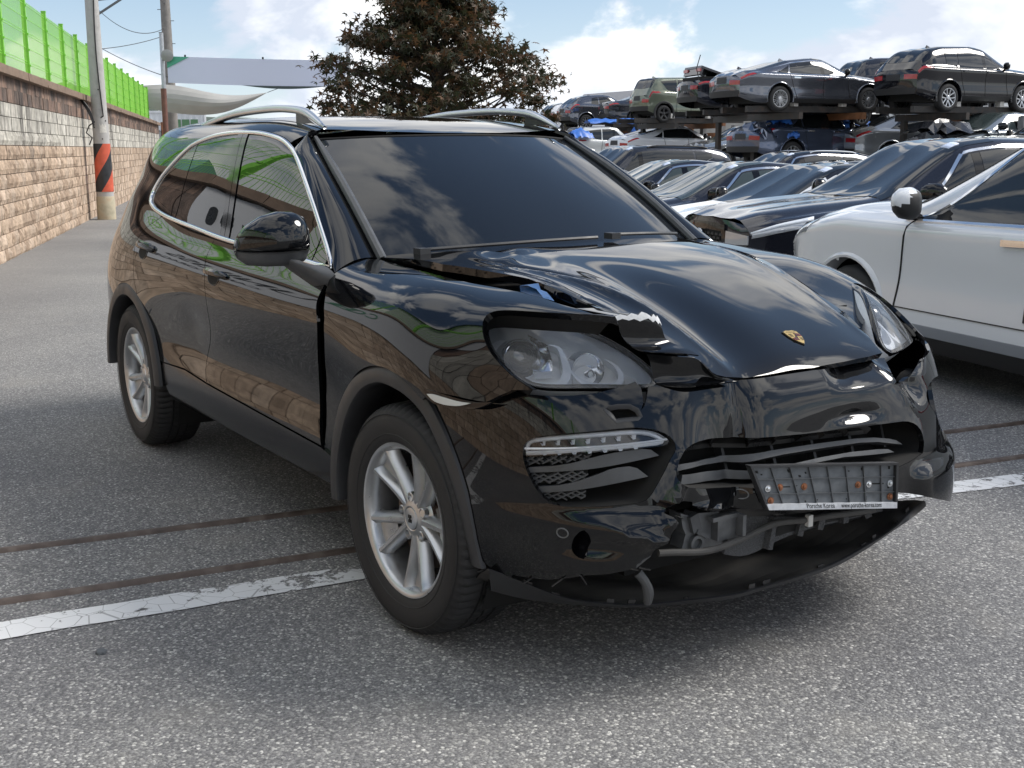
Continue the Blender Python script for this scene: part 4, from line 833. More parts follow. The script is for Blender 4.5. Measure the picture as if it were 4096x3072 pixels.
    for v in me.vertices:
        a = math.radians(-8)-v.co.x/.15; r = .15+v.co.y; V.append((r*math.cos(a), -.0562-v.co.z, r*math.sin(a)))
    obj('caliper_name', V, [tuple(p.vertices) for p in me.polygons], M_satin, cal, False)
    return w

# ---------------------------------------------------------------- the smashed front
def build_front(suv):
    og = np.array(ORG); t = {k: np.array(v, float) for k, v in TR.items()}; pt = {k: np.array(v, float)-og for k, v in PT.items()}
    FS = (1.32, 1.0)
    def P(name, patch, poly, m, **k): return panel(name, patch, poly, m, k.pop('parent', suv), org=og, **k)
    opr, opm = smooth_poly(t['op_right'], 1, 50), smooth_poly(t['op_mid'], 1, 50)
    opl = opr[::-1]*[-1, 1]
    fog = smooth_poly(t['foghole'], 1, 60); was = t['washer']
    arc = t['bum_arch']; top = t['bum_top']; low = t['bum_low']; lef = t['bum_left']
    left_low = np.array([[.18, .47], [.25, .445], [.35, .40], [.45, .355], [.56, .33], [.68, .32], [.755, .32]])
    left_arch = arc[::-1]*[-1, 1]
    left_top = np.array([[.92, .80], [.80, .812], [.70, .822], [.62, .835], [.56, .83], [.50, .825], [.45, .825]])
    poly = np.concatenate([top, left_top[::-1][1:], left_arch[::-1][1:], left_low[::-1][1:], low[::-1][:-1], arc[::-1][1:]])
    bumper = P('front_bumper', FRONT, poly, M_paint, holes=[opr, opm, opl*[.99, 1], fog, was], h=.014, flange=.016, gap=.0, scale=FS)
    # tunnels behind the openings
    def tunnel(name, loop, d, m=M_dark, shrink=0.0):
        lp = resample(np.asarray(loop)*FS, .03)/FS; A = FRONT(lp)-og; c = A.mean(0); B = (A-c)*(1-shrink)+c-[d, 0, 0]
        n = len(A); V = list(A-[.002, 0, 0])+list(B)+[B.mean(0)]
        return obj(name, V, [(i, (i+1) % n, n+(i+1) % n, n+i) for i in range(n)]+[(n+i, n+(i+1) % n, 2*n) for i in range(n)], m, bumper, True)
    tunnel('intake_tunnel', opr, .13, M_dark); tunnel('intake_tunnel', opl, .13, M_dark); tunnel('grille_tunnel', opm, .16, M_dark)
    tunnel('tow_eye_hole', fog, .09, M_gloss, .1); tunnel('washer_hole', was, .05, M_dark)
    V, F = cross_strip(FRONT, offset_poly(was*FS, .001)/FS, [(-.010, -.006), (-.002, .001), (.003, .002), (.004, -.004)], FS, org=og); obj('washer_frame', V, F, M_plastic, bumper, True, sharp=40)
    # scoop running inboard from the tow eye hole
    # parking sensors
    for k in ('sensor', 'sensor2'):
        s0 = t[k][0]; a = np.linspace(0, 2*math.pi, 20, endpoint=False); ring = np.c_[s0[0]+.013*np.cos(a)/FS[0], s0[1]+.013*np.sin(a)]
        V, F = cross_strip(FRONT, ring, [(-.002, 0), (0, .002), (.002, 0)], FS, org=og); obj('parking_sensor', V, F, M_steel, bumper, True)
    # ---- light strip in the upper part of the right intake
    class Sh(Func): pass
    def inset(d): return Func(lambda uv: FRONT(uv)-np.array([d, 0, 0])*1.0-FRONT.normals(uv)*d*.2, FRONT.range())
    drl = smooth_poly(t['drl'], 1, 55)
    light = P('light_strip', inset(.030), drl, mat('lamp_black', (.006,.006,.007), .15), h=.02, flange=.03, gap=0, scale=FS)
    V, F = cross_strip(inset(.022), offset_poly(drl*FS, -.010)/FS, [(-.006, -.004), (-.004, .004), (.002, .006), (.007, -.004)], FS, org=og); obj('light_strip_bezel', V, F, M_bowl, light, True)
    mid0, mid1 = (t['drl'][2]+t['drl'][0])/2, t['drl'][8]
    def onf(uv, d): uv = np.atleast_2d(uv); return (FRONT(uv)-[d, 0, 0]-og)
    L0 = np.linspace(0, 1, 12); ctr = np.array([mid0*(1-k)+(mid1-[0, .004])*k for k in L0])
    MB().tube(onf(ctr, .020), .0035, 8).build('light_guide', mat('light_cell_white', (.78,.80,.82), .25), light, True)
    for j in range(7):
        k = .14+.105*j; p0 = mid0*(1-k)+mid1*k
        for dz, hh in ((.013, .014), (-.013, .012)):
            p_ = onf(p0+[0, dz], .021)[0]; k_ = MB(); k_.add([p_+[0, -.010, hh/2], p_+[0, .012, hh/2], p_+[0, .010, -hh/2], p_+[0, .0, -hh/2], p_+[-.02, .004, 0]], [(0, 3, 4), (3, 2, 4), (2, 1, 4), (1, 0, 4)]); k_.build('light_cell', mat('light_cell_white', (.78,.80,.82), .25), light)
    P('light_strip_lens', inset(.012), drl, glass_mat('strip_lens', (.97,.98,1), .01, .97), parent=light, h=.03, flange=.012, gap=.002, scale=FS)
    # ---- slats and honeycomb of the right intake
    def slat(nm, loop, d, par, m=M_plastic2):
        lp = smooth_poly(np.asarray(loop), 1, 60)
        return P(nm, Func(lambda uv: FRONT(uv)-np.array([d, 0, 0]), FRONT.range()), lp, m, parent=par, h=.02, flange=.035, gap=0, scale=FS)
    slat('intake_slat', t['slat1'], .035, bumper); slat('intake_slat', t['slat2'], .035, bumper)
    mesh_ = MB()
    for k in ('mesh1', 'mesh2', 'mesh3'):
        pl = t[k]*FS; mn, mx = pl.min(0), pl.max(0); s_ = .024
        P('mesh_back', Func(lambda uv: FRONT(uv)-np.array([.062, 0, 0]), FRONT.range()), t[k], M_dark, parent=bumper, h=.06, flange=0, gap=0, scale=FS)
        for i in range(-40, 80):
            for sl in (.55, -.55):
                c_ = mn[0]+i*s_; ts = np.linspace(0, mx[0]-mn[0]+1, 90); q = np.c_[c_+ts, (mn[1] if sl > 0 else mx[1])+sl*ts]
                ok = inside(q, pl); 
                if ok.sum() < 2: continue
                q = q[ok]/FS; A = FRONT(q)-og-[.045, 0, 0]; up = np.array([0, -.0, .0022]); n = len(A)
                mesh_.add(list(A-up)+list(A+up)+list(A-up-[.012, 0, 0])+list(A+up-[.012, 0, 0]), [f for j in range(n-1) for f in ((j, j+1, n+j+1, n+j), (2*n+j, 2*n+j+1, j+1, j), (n+j, n+j+1, 3*n+j+1, 3*n+j))])
    tag(mesh_.build('intake_honeycomb', M_plastic2, bumper), kind='stuff')
    # ---- broken middle grille
    g1 = t['g1']
    gr = slat('grille_bar', t['g2'], .05, bumper); slat('grille_bar', t['g3'], .045, bumper)
    A = FRONT(np.array([g1[0]*(1-k)+g1[5]*k for k in np.linspace(0, 1, 9)]))-og-[.09, 0, 0]
    B = FRONT(np.array([g1[9]*(1-k)+g1[6]*k for k in np.linspace(0, 1, 9)]))-og-[.11, 0, 0]
    k_ = MB(); k_.strip(A, B); k_.strip(A-[.0, 0, .012], A); k_.strip(B, B+[-.06, 0, .004])
    for i in range(9):
        a_, b_ = Vector(A[i]), Vector(B[i]); k_.bar(a_+Vector((.008, 0, -.004)), b_+Vector((.012, 0, .004)), .004, .022)
        if i < 8: k_.box((a_+b_)/2+Vector((.004, .03, .0)), (.006, .05, .007))
    k_.build('grille_carrier', M_scuff, bumper)
    for i in range(6):
        u_ = -.30+.11*i; a_ = FRONT(np.array([[u_, .70]]))[0]-og-[.13, 0, 0]; b_ = FRONT(np.array([[u_, .56]]))[0]-og-[.13, 0, 0]; k_ = MB(); k_.bar(a_, b_, .010, .03, up=(1, 0, 0)); k_.build('grille_rib', M_plastic, bumper)
    # ---- headlamps
    n_ = np.array([.527, -.399, .750]); n_ /= np.linalg.norm(n_); e1 = np.array([.66-.262, .30, .865-.985]); e1 -= n_*(e1@n_); e1 /= np.linalg.norm(e1); e2 = np.cross(n_, e1)
    c0 = np.array(PT['lens']).mean(0)
    to2 = lambda p: np.c_[(np.atleast_2d(p)-c0)@e1, (np.atleast_2d(p)-c0)@e2]
    def wing_gap(L_, S_, ol):   # painted return of the intact wing and bumper round the lamp
        a_ = resample(ol, .012); o_ = resample(offset_poly(ol, .05), .012); A = S_(a_)-og; k_ = MB(); n = len(a_); B = S_(a_+(a_-a_.mean(0))*.28)-og; B = B-[.02, .0, .012]
        k_.add(list(A-[.006, 0, .004])+list(B), [((i+1) % n, i, n+i, n+(i+1) % n) for i in range(n)]); k_.build('lamp_surround', M_paint, L_, True)
    def lamp(sg, outline, dmg):
        mir = np.array([1, 1, 1]) if sg < 0 else np.array([1, -1, 1])
        def fn(d, b):
            def f(uv):
                r2 = (uv[:, 0]/.27)**2+(uv[:, 1]/.15)**2
                return (c0+uv[:, :1]*e1+uv[:, 1:]*e2+n_*(d+b*(1-r2)[:, None]-.03*((uv[:, 0]/.27)**2)[:, None]))
            return Func(f, (-.4, .4, -.3, .3), mir=sg > 0)
        ol = smooth_poly(to2(outline), 2, 60)
        if area(ol) < 0: ol = ol[::-1]
        L_ = thing_part = panel('headlamp', fn(-.085, .0), offset_poly(ol, -.012), M_bowl, suv, h=.03, flange=0, gap=0, org=og)
        # side walls of the bowl
        S0, S1 = fn(-.085, 0), fn(.0, .028); a_ = resample(ol, .012); A = S1(a_)-og; B = S0(offset_poly(a_, -.012))-og; n = len(a_)
        k_ = MB(); k_.add(list(A)+list(B), [(i, (i+1) % n, n+(i+1) % n, n+i) for i in range(n)]); k_.build('lamp_bowl', M_bowl, L_, True)
        V, F = cross_strip(fn(.0, .028), ol, [(-.014, -.010), (-.012, -.003), (-.002, .0), (.003, -.003), (.003, -.02)], org=og); obj('lamp_bezel', V, F if sg < 0 else [f[::-1] for f in F], M_gloss, L_, True)
        q0 = to2(PT['proj'])[0]; q1 = to2(PT['refl'])[0]
        def ringat(q, r, d, prof, name, m, nn=32):
            Q = MB(); base = (c0+q[0]*e1+q[1]*e2+n_*d); ax = np.array([.93, -.26, .25]); ax /= np.linalg.norm(ax); x_ = np.cross(ax, [0, 0, 1]); x_ /= np.linalg.norm(x_); y_ = np.cross(ax, x_)
            V = []
            for k in range(nn):
                a = 2*math.pi*k/nn
                for rr, h in prof: V.append(((base+(x_*math.cos(a)+y_*math.sin(a))*rr*r+ax*h)*mir-og))
            mm = len(prof); F = [(k*mm+i, k*mm+i+1, ((k+1) % nn)*mm+i+1, ((k+1) % nn)*mm+i) for k in range(nn) for i in range(mm-1)]
            Q.add(V, F if sg < 0 else [f[::-1] for f in F]); return Q.build(name, m, L_, True, 50)
        ringat(q0, .052, -.05, [(1.25, -.05), (1.2, -.01), (1.12, .012), (1.0, .016), (.94, .008), (.86, -.01)], 'projector_ring', M_refl)
        ringat(q0, .047, -.05, [(1.0, 0), (.86, .018), (.6, .030), (.3, .036), (.0, .038)], 'projector_lens', mat('projector_glass', (.02,.024,.03), .02, ior=1.8))
        ringat(q1, .046, -.055, [(1.25, -.03), (1.1, .0), (1.04, .008), (.96, .004), (.8, -.02), (.5, -.045), (.0, -.055)], 'main_beam_reflector', M_refl)
        ringat(q1, .012, -.075, [(1.0, 0), (1.0, .03), (.6, .038), (0, .04)], 'bulb', M_lens, 12)
        # curved light guides and the indicator reflector
        for key, wd in (('drl1', .026), ('drl2', .020)):
            p_ = chord(to2(PT[key]), 22); tg = np.gradient(p_, axis=0); tg /= np.linalg.norm(tg, axis=1)[:, None]; nn = np.c_[-tg[:, 1], tg[:, 0]]
            wv = wd*np.clip(np.sin(np.linspace(.12, math.pi-.25, 22)), .1, 1)[:, None]
            S2, S3 = fn(-.035, .01), fn(-.055, 0)
            k_ = MB(); a0, a1 = S2(p_+nn*wv*.5)-og, S2(p_-nn*wv*.5)-og; b0, b1 = S3(p_+nn*wv*.7)-og, S3(p_-nn*wv*.7)-og
            k_.strip(a0, a1); k_.strip(b0, a0); k_.strip(a1, b1); k_.build('light_guide', mat('lamp_light_guide', (.70,.74,.80), .22), L_, True, 40)
        tp = to2(PT['turn'])
        k_ = MB(); S2, S3 = fn(-.03, 0), fn(-.07, 0); a_, b_ = S2(tp)-og, S3(tp*.9+tp.mean(0)*.1)-og; n = len(tp)
        k_.add(list(b_)+list(a_), [tuple(range(n))]+[(i, (i+1) % n, n+(i+1) % n, n+i) for i in range(n)]); k_.build('indicator_reflector', M_refl, L_)
        for j in range(6):
            f0 = tp.mean(0)+np.array([-.012+.005*j, .0]); k2 = MB(); k2.bar(S3(np.array([f0+[.0, .035]]))[0]-og+n_*mir*.01, S3(np.array([f0-[.0, .03]]))[0]-og+n_*mir*.01, .002, .01); k2.build('reflector_flute', M_refl, L_)
        panel('lamp_lens', fn(.0, .028), ol, M_lens, L_, h=.02, flange=.010, gap=.001, org=og)
        return L_
    lamp(-1, np.array(PT['lens']), True); lamp(1, np.array(PT['lens']), False)
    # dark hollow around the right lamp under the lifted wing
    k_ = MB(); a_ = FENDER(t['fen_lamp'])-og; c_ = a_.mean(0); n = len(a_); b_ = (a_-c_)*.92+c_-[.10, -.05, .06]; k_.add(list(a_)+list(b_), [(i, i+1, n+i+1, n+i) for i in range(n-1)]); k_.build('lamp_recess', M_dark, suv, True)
    # torn strip of bumper skin standing up beside the lamp
    tp = pt['torn']; ctrs = [tp[1], tp[3]]
    top_a = np.array([(.690,-.655,1.052),(.700,-.595,1.050),(.705,-.545,1.046),(.705,-.52,1.036)]); bot_a = np.array([(.735,-.565,.952),(.755,-.515,.944),(.765,-.47,.938),(.765,-.425,.934)])
    G = []
    for i in range(4):
        row = []
        for k in np.linspace(0, 1, 6): row.append(top_a[i]*(1-k)+bot_a[i]*k+np.array([-.020*math.sin(math.pi*k)+.006*math.sin(3*math.pi*k), -.010*math.sin(math.pi*k), -.014*math.sin(math.pi*k)+.006*math.sin(2*math.pi*k+i)]))
        G.append(row[::-1])
    TP = Patch(np.array(G)); u0, u1, v0, v1 = TP.range()
    wv = np.linspace(0, 1, 12); jag = .006*np.array([0, 1, -.5, .8, -.6, 1, .2, -1, .5, -.4, 1, 0])
    edge_ = np.c_[u0+(u1-u0)*wv, v1-.004+jag]
    tear = P('torn_bumper_skin', TP, np.concatenate([[[u0, v0], [u1, v0]], edge_[::-1]]), M_paint, h=.012, flange=.004, gap=0, scale=(.05, 1))
    e2_ = np.c_[u0+(u1-u0)*wv, v1-.020+jag[::-1]*.8]
    P('torn_edge', TP, np.concatenate([e2_, edge_[::-1]]), M_torn, parent=tear, off=.003, h=.012, flange=.0, gap=0, scale=(.05, 1))
    k_ = MB(); A_ = [top_a[0]+[-.10, -.05, .012], top_a[1]+[-.10, -.03, .010], top_a[3]+[-.10, .0, .0]]; B_ = [top_a[0], top_a[1]*.5+top_a[2]*.5, top_a[3]]; k_.strip([np.array(p)-og for p in A_], [np.array(p)-og for p in B_]); k_.build('bent_flange', M_paint, tear, True)
    # bumper skin curling up beside the bonnet edge
    G = []
    for tpt, mpt, bpt, lip_ in (((.715,-.565,.945),(.70,-.535,.905),(.700,-.525,.868),(.712,-.515,.856)), ((.735,-.515,.938),(.715,-.485,.895),(.725,-.465,.862),(.748,-.455,.850)), ((.745,-.455,.930),(.735,-.435,.890),(.742,-.415,.866),(.765,-.395,.852)), ((.750,-.415,.920),(.745,-.395,.888),(.752,-.365,.864),(.772,-.34,.852)), ((.765,-.385,.885),(.765,-.365,.870),(.768,-.335,.860),(.778,-.29,.852))):
        G.append([lip_, bpt, mpt, tpt])
    CS = Patch(np.array(G)); u0, u1, v0, v1 = CS.range()
    P('curled_bumper_skin', CS, np.array([[u0, v0], [u0+.5*(u1-u0), v0], [u1, v0], [u1, v1], [u0+.5*(u1-u0), v1], [u0, v1]]), M_paint, h=.010, flange=.004, gap=0, scale=(.055, 1))
    # ---- number plate holder
    pc = np.array(PT['plate'])-og; TL, TRr, BR, BL = pc
    def PL(x, y, up=0):  # 0..1 across, 0..1 down
        p_ = TL*(1-x)*(1-y)+TRr*x*(1-y)+BR*x*y+BL*(1-x)*y; n = np.cross(BL-TL, TRr-TL); n /= np.linalg.norm(n); return p_+n*up
    def plate_box(m_, x0, x1, y0, y1, z0, z1):
        V = [PL(x, y, z) for z in (z0, z1) for x, y in ((x0, y0), (x1, y0), (x1, y1), (x0, y1))]; m_.add(V, [(0,1,2,3),(7,6,5,4),(0,4,5,1),(1,5,6,2),(2,6,7,3),(3,7,4,0)])
    M_pl = mat('holder_grey', (.11,.12,.13), .55, var=.3, vscale=40)
    k_ = MB(); plate_box(k_, 0, 1, 0, 1, -.010, .0); holder = k_.build('plate_holder', M_pl, suv)
    k_ = MB()
    for a in ((0, 1, -.02, .03), (0, .016, .0, 1), (.984, 1, .0, 1)): plate_box(k_, *a, -.012, .012)
    k_.build('holder_rim', M_plastic, holder)
    k_ = MB()
    for i in range(1, 8): plate_box(k_, i/8+.01-.003, i/8+.01+.003, .03, .86, 0, .007)
    for y in (.30, .64): plate_box(k_, .01, .99, y-.01, y+.01, 0, .0062)
    k_.build('holder_rib', mat('holder_rib_grey', (.08,.086,.093), .5), holder)
    k_ = MB(); plate_box(k_, .008, .992, .868, 1.0, -.004, .014); band = k_.build('holder_band', mat('holder_band_silver', (.55,.57,.60), .4, metal=.2, var=.15, vscale=60), holder)
    for x, y, m_ in ((.07,.52,M_chrome),(.155,.50,M_rust),(.325,.49,M_rust),(.715,.47,M_rust),(.795,.46,M_chrome),(.955,.45,M_satin),(.06,.80,M_rust),(.955,.75,M_rust)):
        n = np.cross(BL-TL, TRr-TL); n /= np.linalg.norm(n); x_ = (TRr-TL)/np.linalg.norm(TRr-TL); y_ = np.cross(n, x_); c_ = PL(x, y); k_ = MB(); V = []
        for r, h in ((.010, .001), (.010, .004), (.006, .004), (.005, .008), (0, .009)): V += [c_+(x_*math.cos(a)+y_*math.sin(a))*r+n*h for a in np.linspace(0, 2*math.pi, 12, endpoint=False)]
        k_.add(V, [(i*12+j, i*12+(j+1) % 12, (i+1)*12+(j+1) % 12, (i+1)*12+j) for i in range(4) for j in range(12)]); k_.build('screw', m_, holder, True)
    k_ = MB()
    for x, y, w_, h_ in ((.04,.14,.016,.06),(.065,.2,.010,.03),(.25,.13,.014,.07),(.262,.25,.012,.06),(.315,.25,.016,.05),(.36,.18,.010,.04),(.66,.16,.010,.03),(.71,.22,.014,.06),(.755,.12,.016,.06),(.755,.22,.014,.05),(.95,.10,.014,.07),(.2,.49,.06,.025),(.27,.48,.03,.04),(.36,.48,.02,.03),(.745,.46,.03,.03),(.86,.455,.10,.03),(.40,.80,.010,.03),(.31,.80,.012,.10),(.62,.79,.008,.03),(.77,.78,.012,.10),(.07,.63,.014,.04),(.945,.55,.012,.03)): plate_box(k_, x-w_/2, x+w_/2, y-h_/2, y+h_/2, 0, .0012)
    k_.build('holder_slot', M_dark, holder)
    for s_, x0, sz in (('Porsche Korea', .29, .0215), ('www.porsche-korea.com', .55, .0215)):
        fc = bpy.data.curves.new('t', 'FONT'); fc.body = s_; fc.size = sz; fc.extrude = .0002; fc.space_character = 1.02
        me = text_mesh(bpy.data.objects.new('t', fc)); W_ = np.linalg.norm(TRr-TL); H_ = np.linalg.norm(BL-TL); lim = (.21 if x0 < .4 else .315)*W_; mx = max(v.co.x for v in me.vertices)
        V = [PL(x0+v.co.x*lim/mx/W_, .965-v.co.y/H_, .0145+v.co.z) for v in me.vertices]
        obj('holder_lettering', V, [tuple(p.vertices) for p in me.polygons], M_dark, band, False)
    # lower bar behind the holder, going left
    # ---- what hangs out below
    ft, fb = pt['foam_top'], pt['foam_bot']; k_ = MB(); n = 24
    A = chord(ft, n); B = chord(fb, n)
    V = list(A)+list(B)+list(B-[.12, 0, -.03])+list(A-[.12, 0, 0]); k_.add(V, [(r*n+i, r*n+i+1, ((r+1) % 4)*n+i+1, ((r+1) % 4)*n+i) for r in range(4) for i in range(n-1)]+[(0, n, 2*n, 3*n)])
    foam = k_.build('foam_absorber', M_foam, suv)
    for i0, i1 in ((6, 9), (10, 12), (13, 16), (17, 19)):
        k_ = MB(); q = []
        for i in (i0, i1): q += [A[i]*.72+B[i]*.28+[.003, 0, 0], A[i]*.25+B[i]*.75+[.003, 0, 0]]
        k_.add(q, [(0, 1, 3, 2)]); k_.build('foam_pocket', M_dark, foam)
    for i in (5, 9.5, 12.5, 16.5, 20): j = int(i); k_ = MB(); k_.bar(A[j]+[.006, 0, 0], B[j]+[.010, 0, -.002], .022, .02); k_.build('foam_rib', M_foam, foam)
    hs = MB().tube(chord(pt['hose'], 40), .0095, 10); hs.build('loose_hose', mat('dusty_hose', (.06,.058,.055), .7, var=.3, vscale=30), suv, True)
    cp = chord(pt['hose'], 40)[24]; MB().box(cp+[.008, 0, .0], (.014, .018, .034)).build('hose_clip', mat('clip_white', (.6,.6,.58), .5), suv)
    br = pt['bracket']; ln = br[:, 1:]; k_ = MB(); nb = len(br)
    k_.add(list(br)+list(br-[.05, 0, 0]), [tuple(range(nb))]+[(i, nb+i, nb+(i+1) % nb, (i+1) % nb) for i in range(nb)]); brk = k_.build('crash_bracket', M_steel, suv)
    k_ = MB(); c_ = br.mean(0); k_.box(c_+[.012, .05, .005], (.03, .075, .07)); k_.box(c_+[.03, .085, .01], (.05, .012, .06)); k_.box(c_+[.022, .04, .035], (.02, .10, .012)); k_.build('bracket_flange', M_steel, brk)
    k_ = MB(); k_.lathe([(.024, -.004), (.024, .012), (.015, .013), (.014, -.002)], 20, 'x', tuple(c_+[.0, -.045, -.03])); k_.build('tow_thread', M_steel, brk, True, 40)
    k_ = MB(); k_.box(c_+[.004, -.055, .03], (.02, .03, .05), Matrix.Rotation(.3, 3, 'X')); k_.box(c_+[.012, -.03, -.005], (.012, .05, .012), Matrix.Rotation(-.5, 3, 'X')); k_.build('torn_tab', M_plastic2, brk)
    a_ = FRONT(low[-6:])-og
    k_ = MB(); q = chord(np.array([(.80,-.36,.505),(.83,-.2,.485),(.85,0,.475),(.82,.2,.462),(.76,.42,.44)]), 14)-og; k_.strip(q, q-[.02, 0, .028]); k_.strip(q-[.02, 0, .028], q-[.14, 0, .028]); k_.strip(q-[.1, 0, -.01], q); k_.build('lower_bar', M_scuff, suv, True)
    k_ = MB().tube(chord(np.array([(.76,-.62,.36),(.77,-.60,.33),(.765,-.585,.29),(.75,-.575,.262)])-og, 10), [.014,.013,.013,.013,.014,.015,.015,.014,.013,.012], 10); k_.build('torn_duct', M_plastic2, suv, True)
    rng = random.Random(5); k_ = MB()
    for i in range(9):
        j = rng.uniform(0, len(low)*.62); p_ = FRONT(low[int(j)][None])[0]-og; k_.bar(p_+[-.005, rng.uniform(-.02, .02), .0], p_+[rng.uniform(-.03, .01), rng.uniform(-.04, .05), rng.uniform(-.030, -.006)], rng.uniform(.004, .012), .003)
    tag(k_.build('broken_clips', M_scuff, suv), kind='stuff')
    # ---- lip that dropped down and its tray
    sel = [0, 1, 2, 3, 4, 6, 7, 8, 9, 10, 11, 12, 13, 14]
    lt, lb = chord(pt['lip_top'][sel], 60), chord(pt['lip_bot'][sel], 60)
    lt[:, 2] = np.maximum(lt[:, 2], lb[:, 2]+.012)
    k_ = MB(); inn = lt-[.008, 0, -.002]; k_.strip(lb, lt); k_.strip(lt, inn); k_.strip(lb-[.03, 0, -.004], lb); lip = k_.build('front_lip', M_plastic, suv, True, 40)
    back = lt.copy(); f_ = np.linspace(0, 1, 60); back[:, 0] = np.minimum(lt[:, 0]-.08, .30+1.45+.10*np.sin(math.pi*f_)); back[:, 1] *= .97; back[:, 2] = .235+.03*(1-np.sin(math.pi*f_))+.02*f_
    rows = []
    for k in np.linspace(0, 1, 10):
        r = inn*(1-k)+back*k; r = r.copy(); r[:, 2] += -.018*math.sin(math.pi*k)+.012*np.sin(f_*21+k*5)*math.sin(math.pi*k)-.002; rows.append(r)
    k_ = MB()
    for a_, b_ in zip(rows[:-1], rows[1:]): k_.add(list(a_)+list(b_), [(i, i+1, 60+i+1, 60+i) for i in range(59)])
    k_.build('lip_tray', mat('lip_tray_plastic', (.055,.053,.050), .42, var=.6, vscale=4, dirt=((.16,.15,.135), .7)), lip, True)
    k_ = MB()
    for i in (4, 7, 12, 14, 20, 27, 29, 36, 44, 46, 52, 56):
        p_ = inn[i]; h = rng.uniform(.004, .014); d = Vector(inn[min(i+1, 59)]-inn[i-1]).normalized(); k_.bar(Vector(p_)-d*rng.uniform(.006, .018)+Vector((-.004, 0, h/2)), Vector(p_)+d*rng.uniform(.006, .018)+Vector((-.004, 0, h/2)), .004, h)
    tag(k_.build('lip_clips', M_scuff, lip), kind='stuff')
    # mud flap in front of the wheel, side marker, blue tape under the bonnet
    k_ = MB(); q = pt['lip_bot'][0]; k_.add([q+[-.02, .02, .05], q+[.05, .06, .0], q+[-.02, .28, -.06], q+[-.08, .24, -.055], q+[-.06, .02, .03]], [(0, 1, 2, 3, 4)]); k_.build('wheel_deflector', M_plastic, suv)
    mk = smooth_poly(t_marker(), 1, 60)
    mk_ = P('side_marker', FENDER, mk, M_gloss, off=.004, h=.02, flange=.012, gap=0)
    P('marker_lens', FENDER, (mk-mk.mean(0))*[.62, .58]+mk.mean(0)-[.012, .004], mat('marker_clear', (.55,.56,.54), .15, ior=1.5), parent=mk_, off=.008, h=.02, flange=.006, gap=0)
    bl = pt['blue']; k_ = MB(); n = len(bl); k_.add(list(bl)+list(bl+[.01, .03, -.01])+[bl.mean(0)+[0, .03, .02]], [(i, (i+1) % n, 2*n) for i in range(n)]+[(i, n+i, n+(i+1) % n, (i+1) % n) for i in range(n)]); k_.build('blue_wrapping', mat('blue_tape', (.03,.09,.22), .4, var=.3, vscale=80), suv, True)
def t_marker():
    return np.array([(.185,.522),(.225,.536),(.30,.545),(.40,.558),(.47,.576),(.44,.552),(.40,.527),(.33,.505),(.255,.497),(.215,.506)])
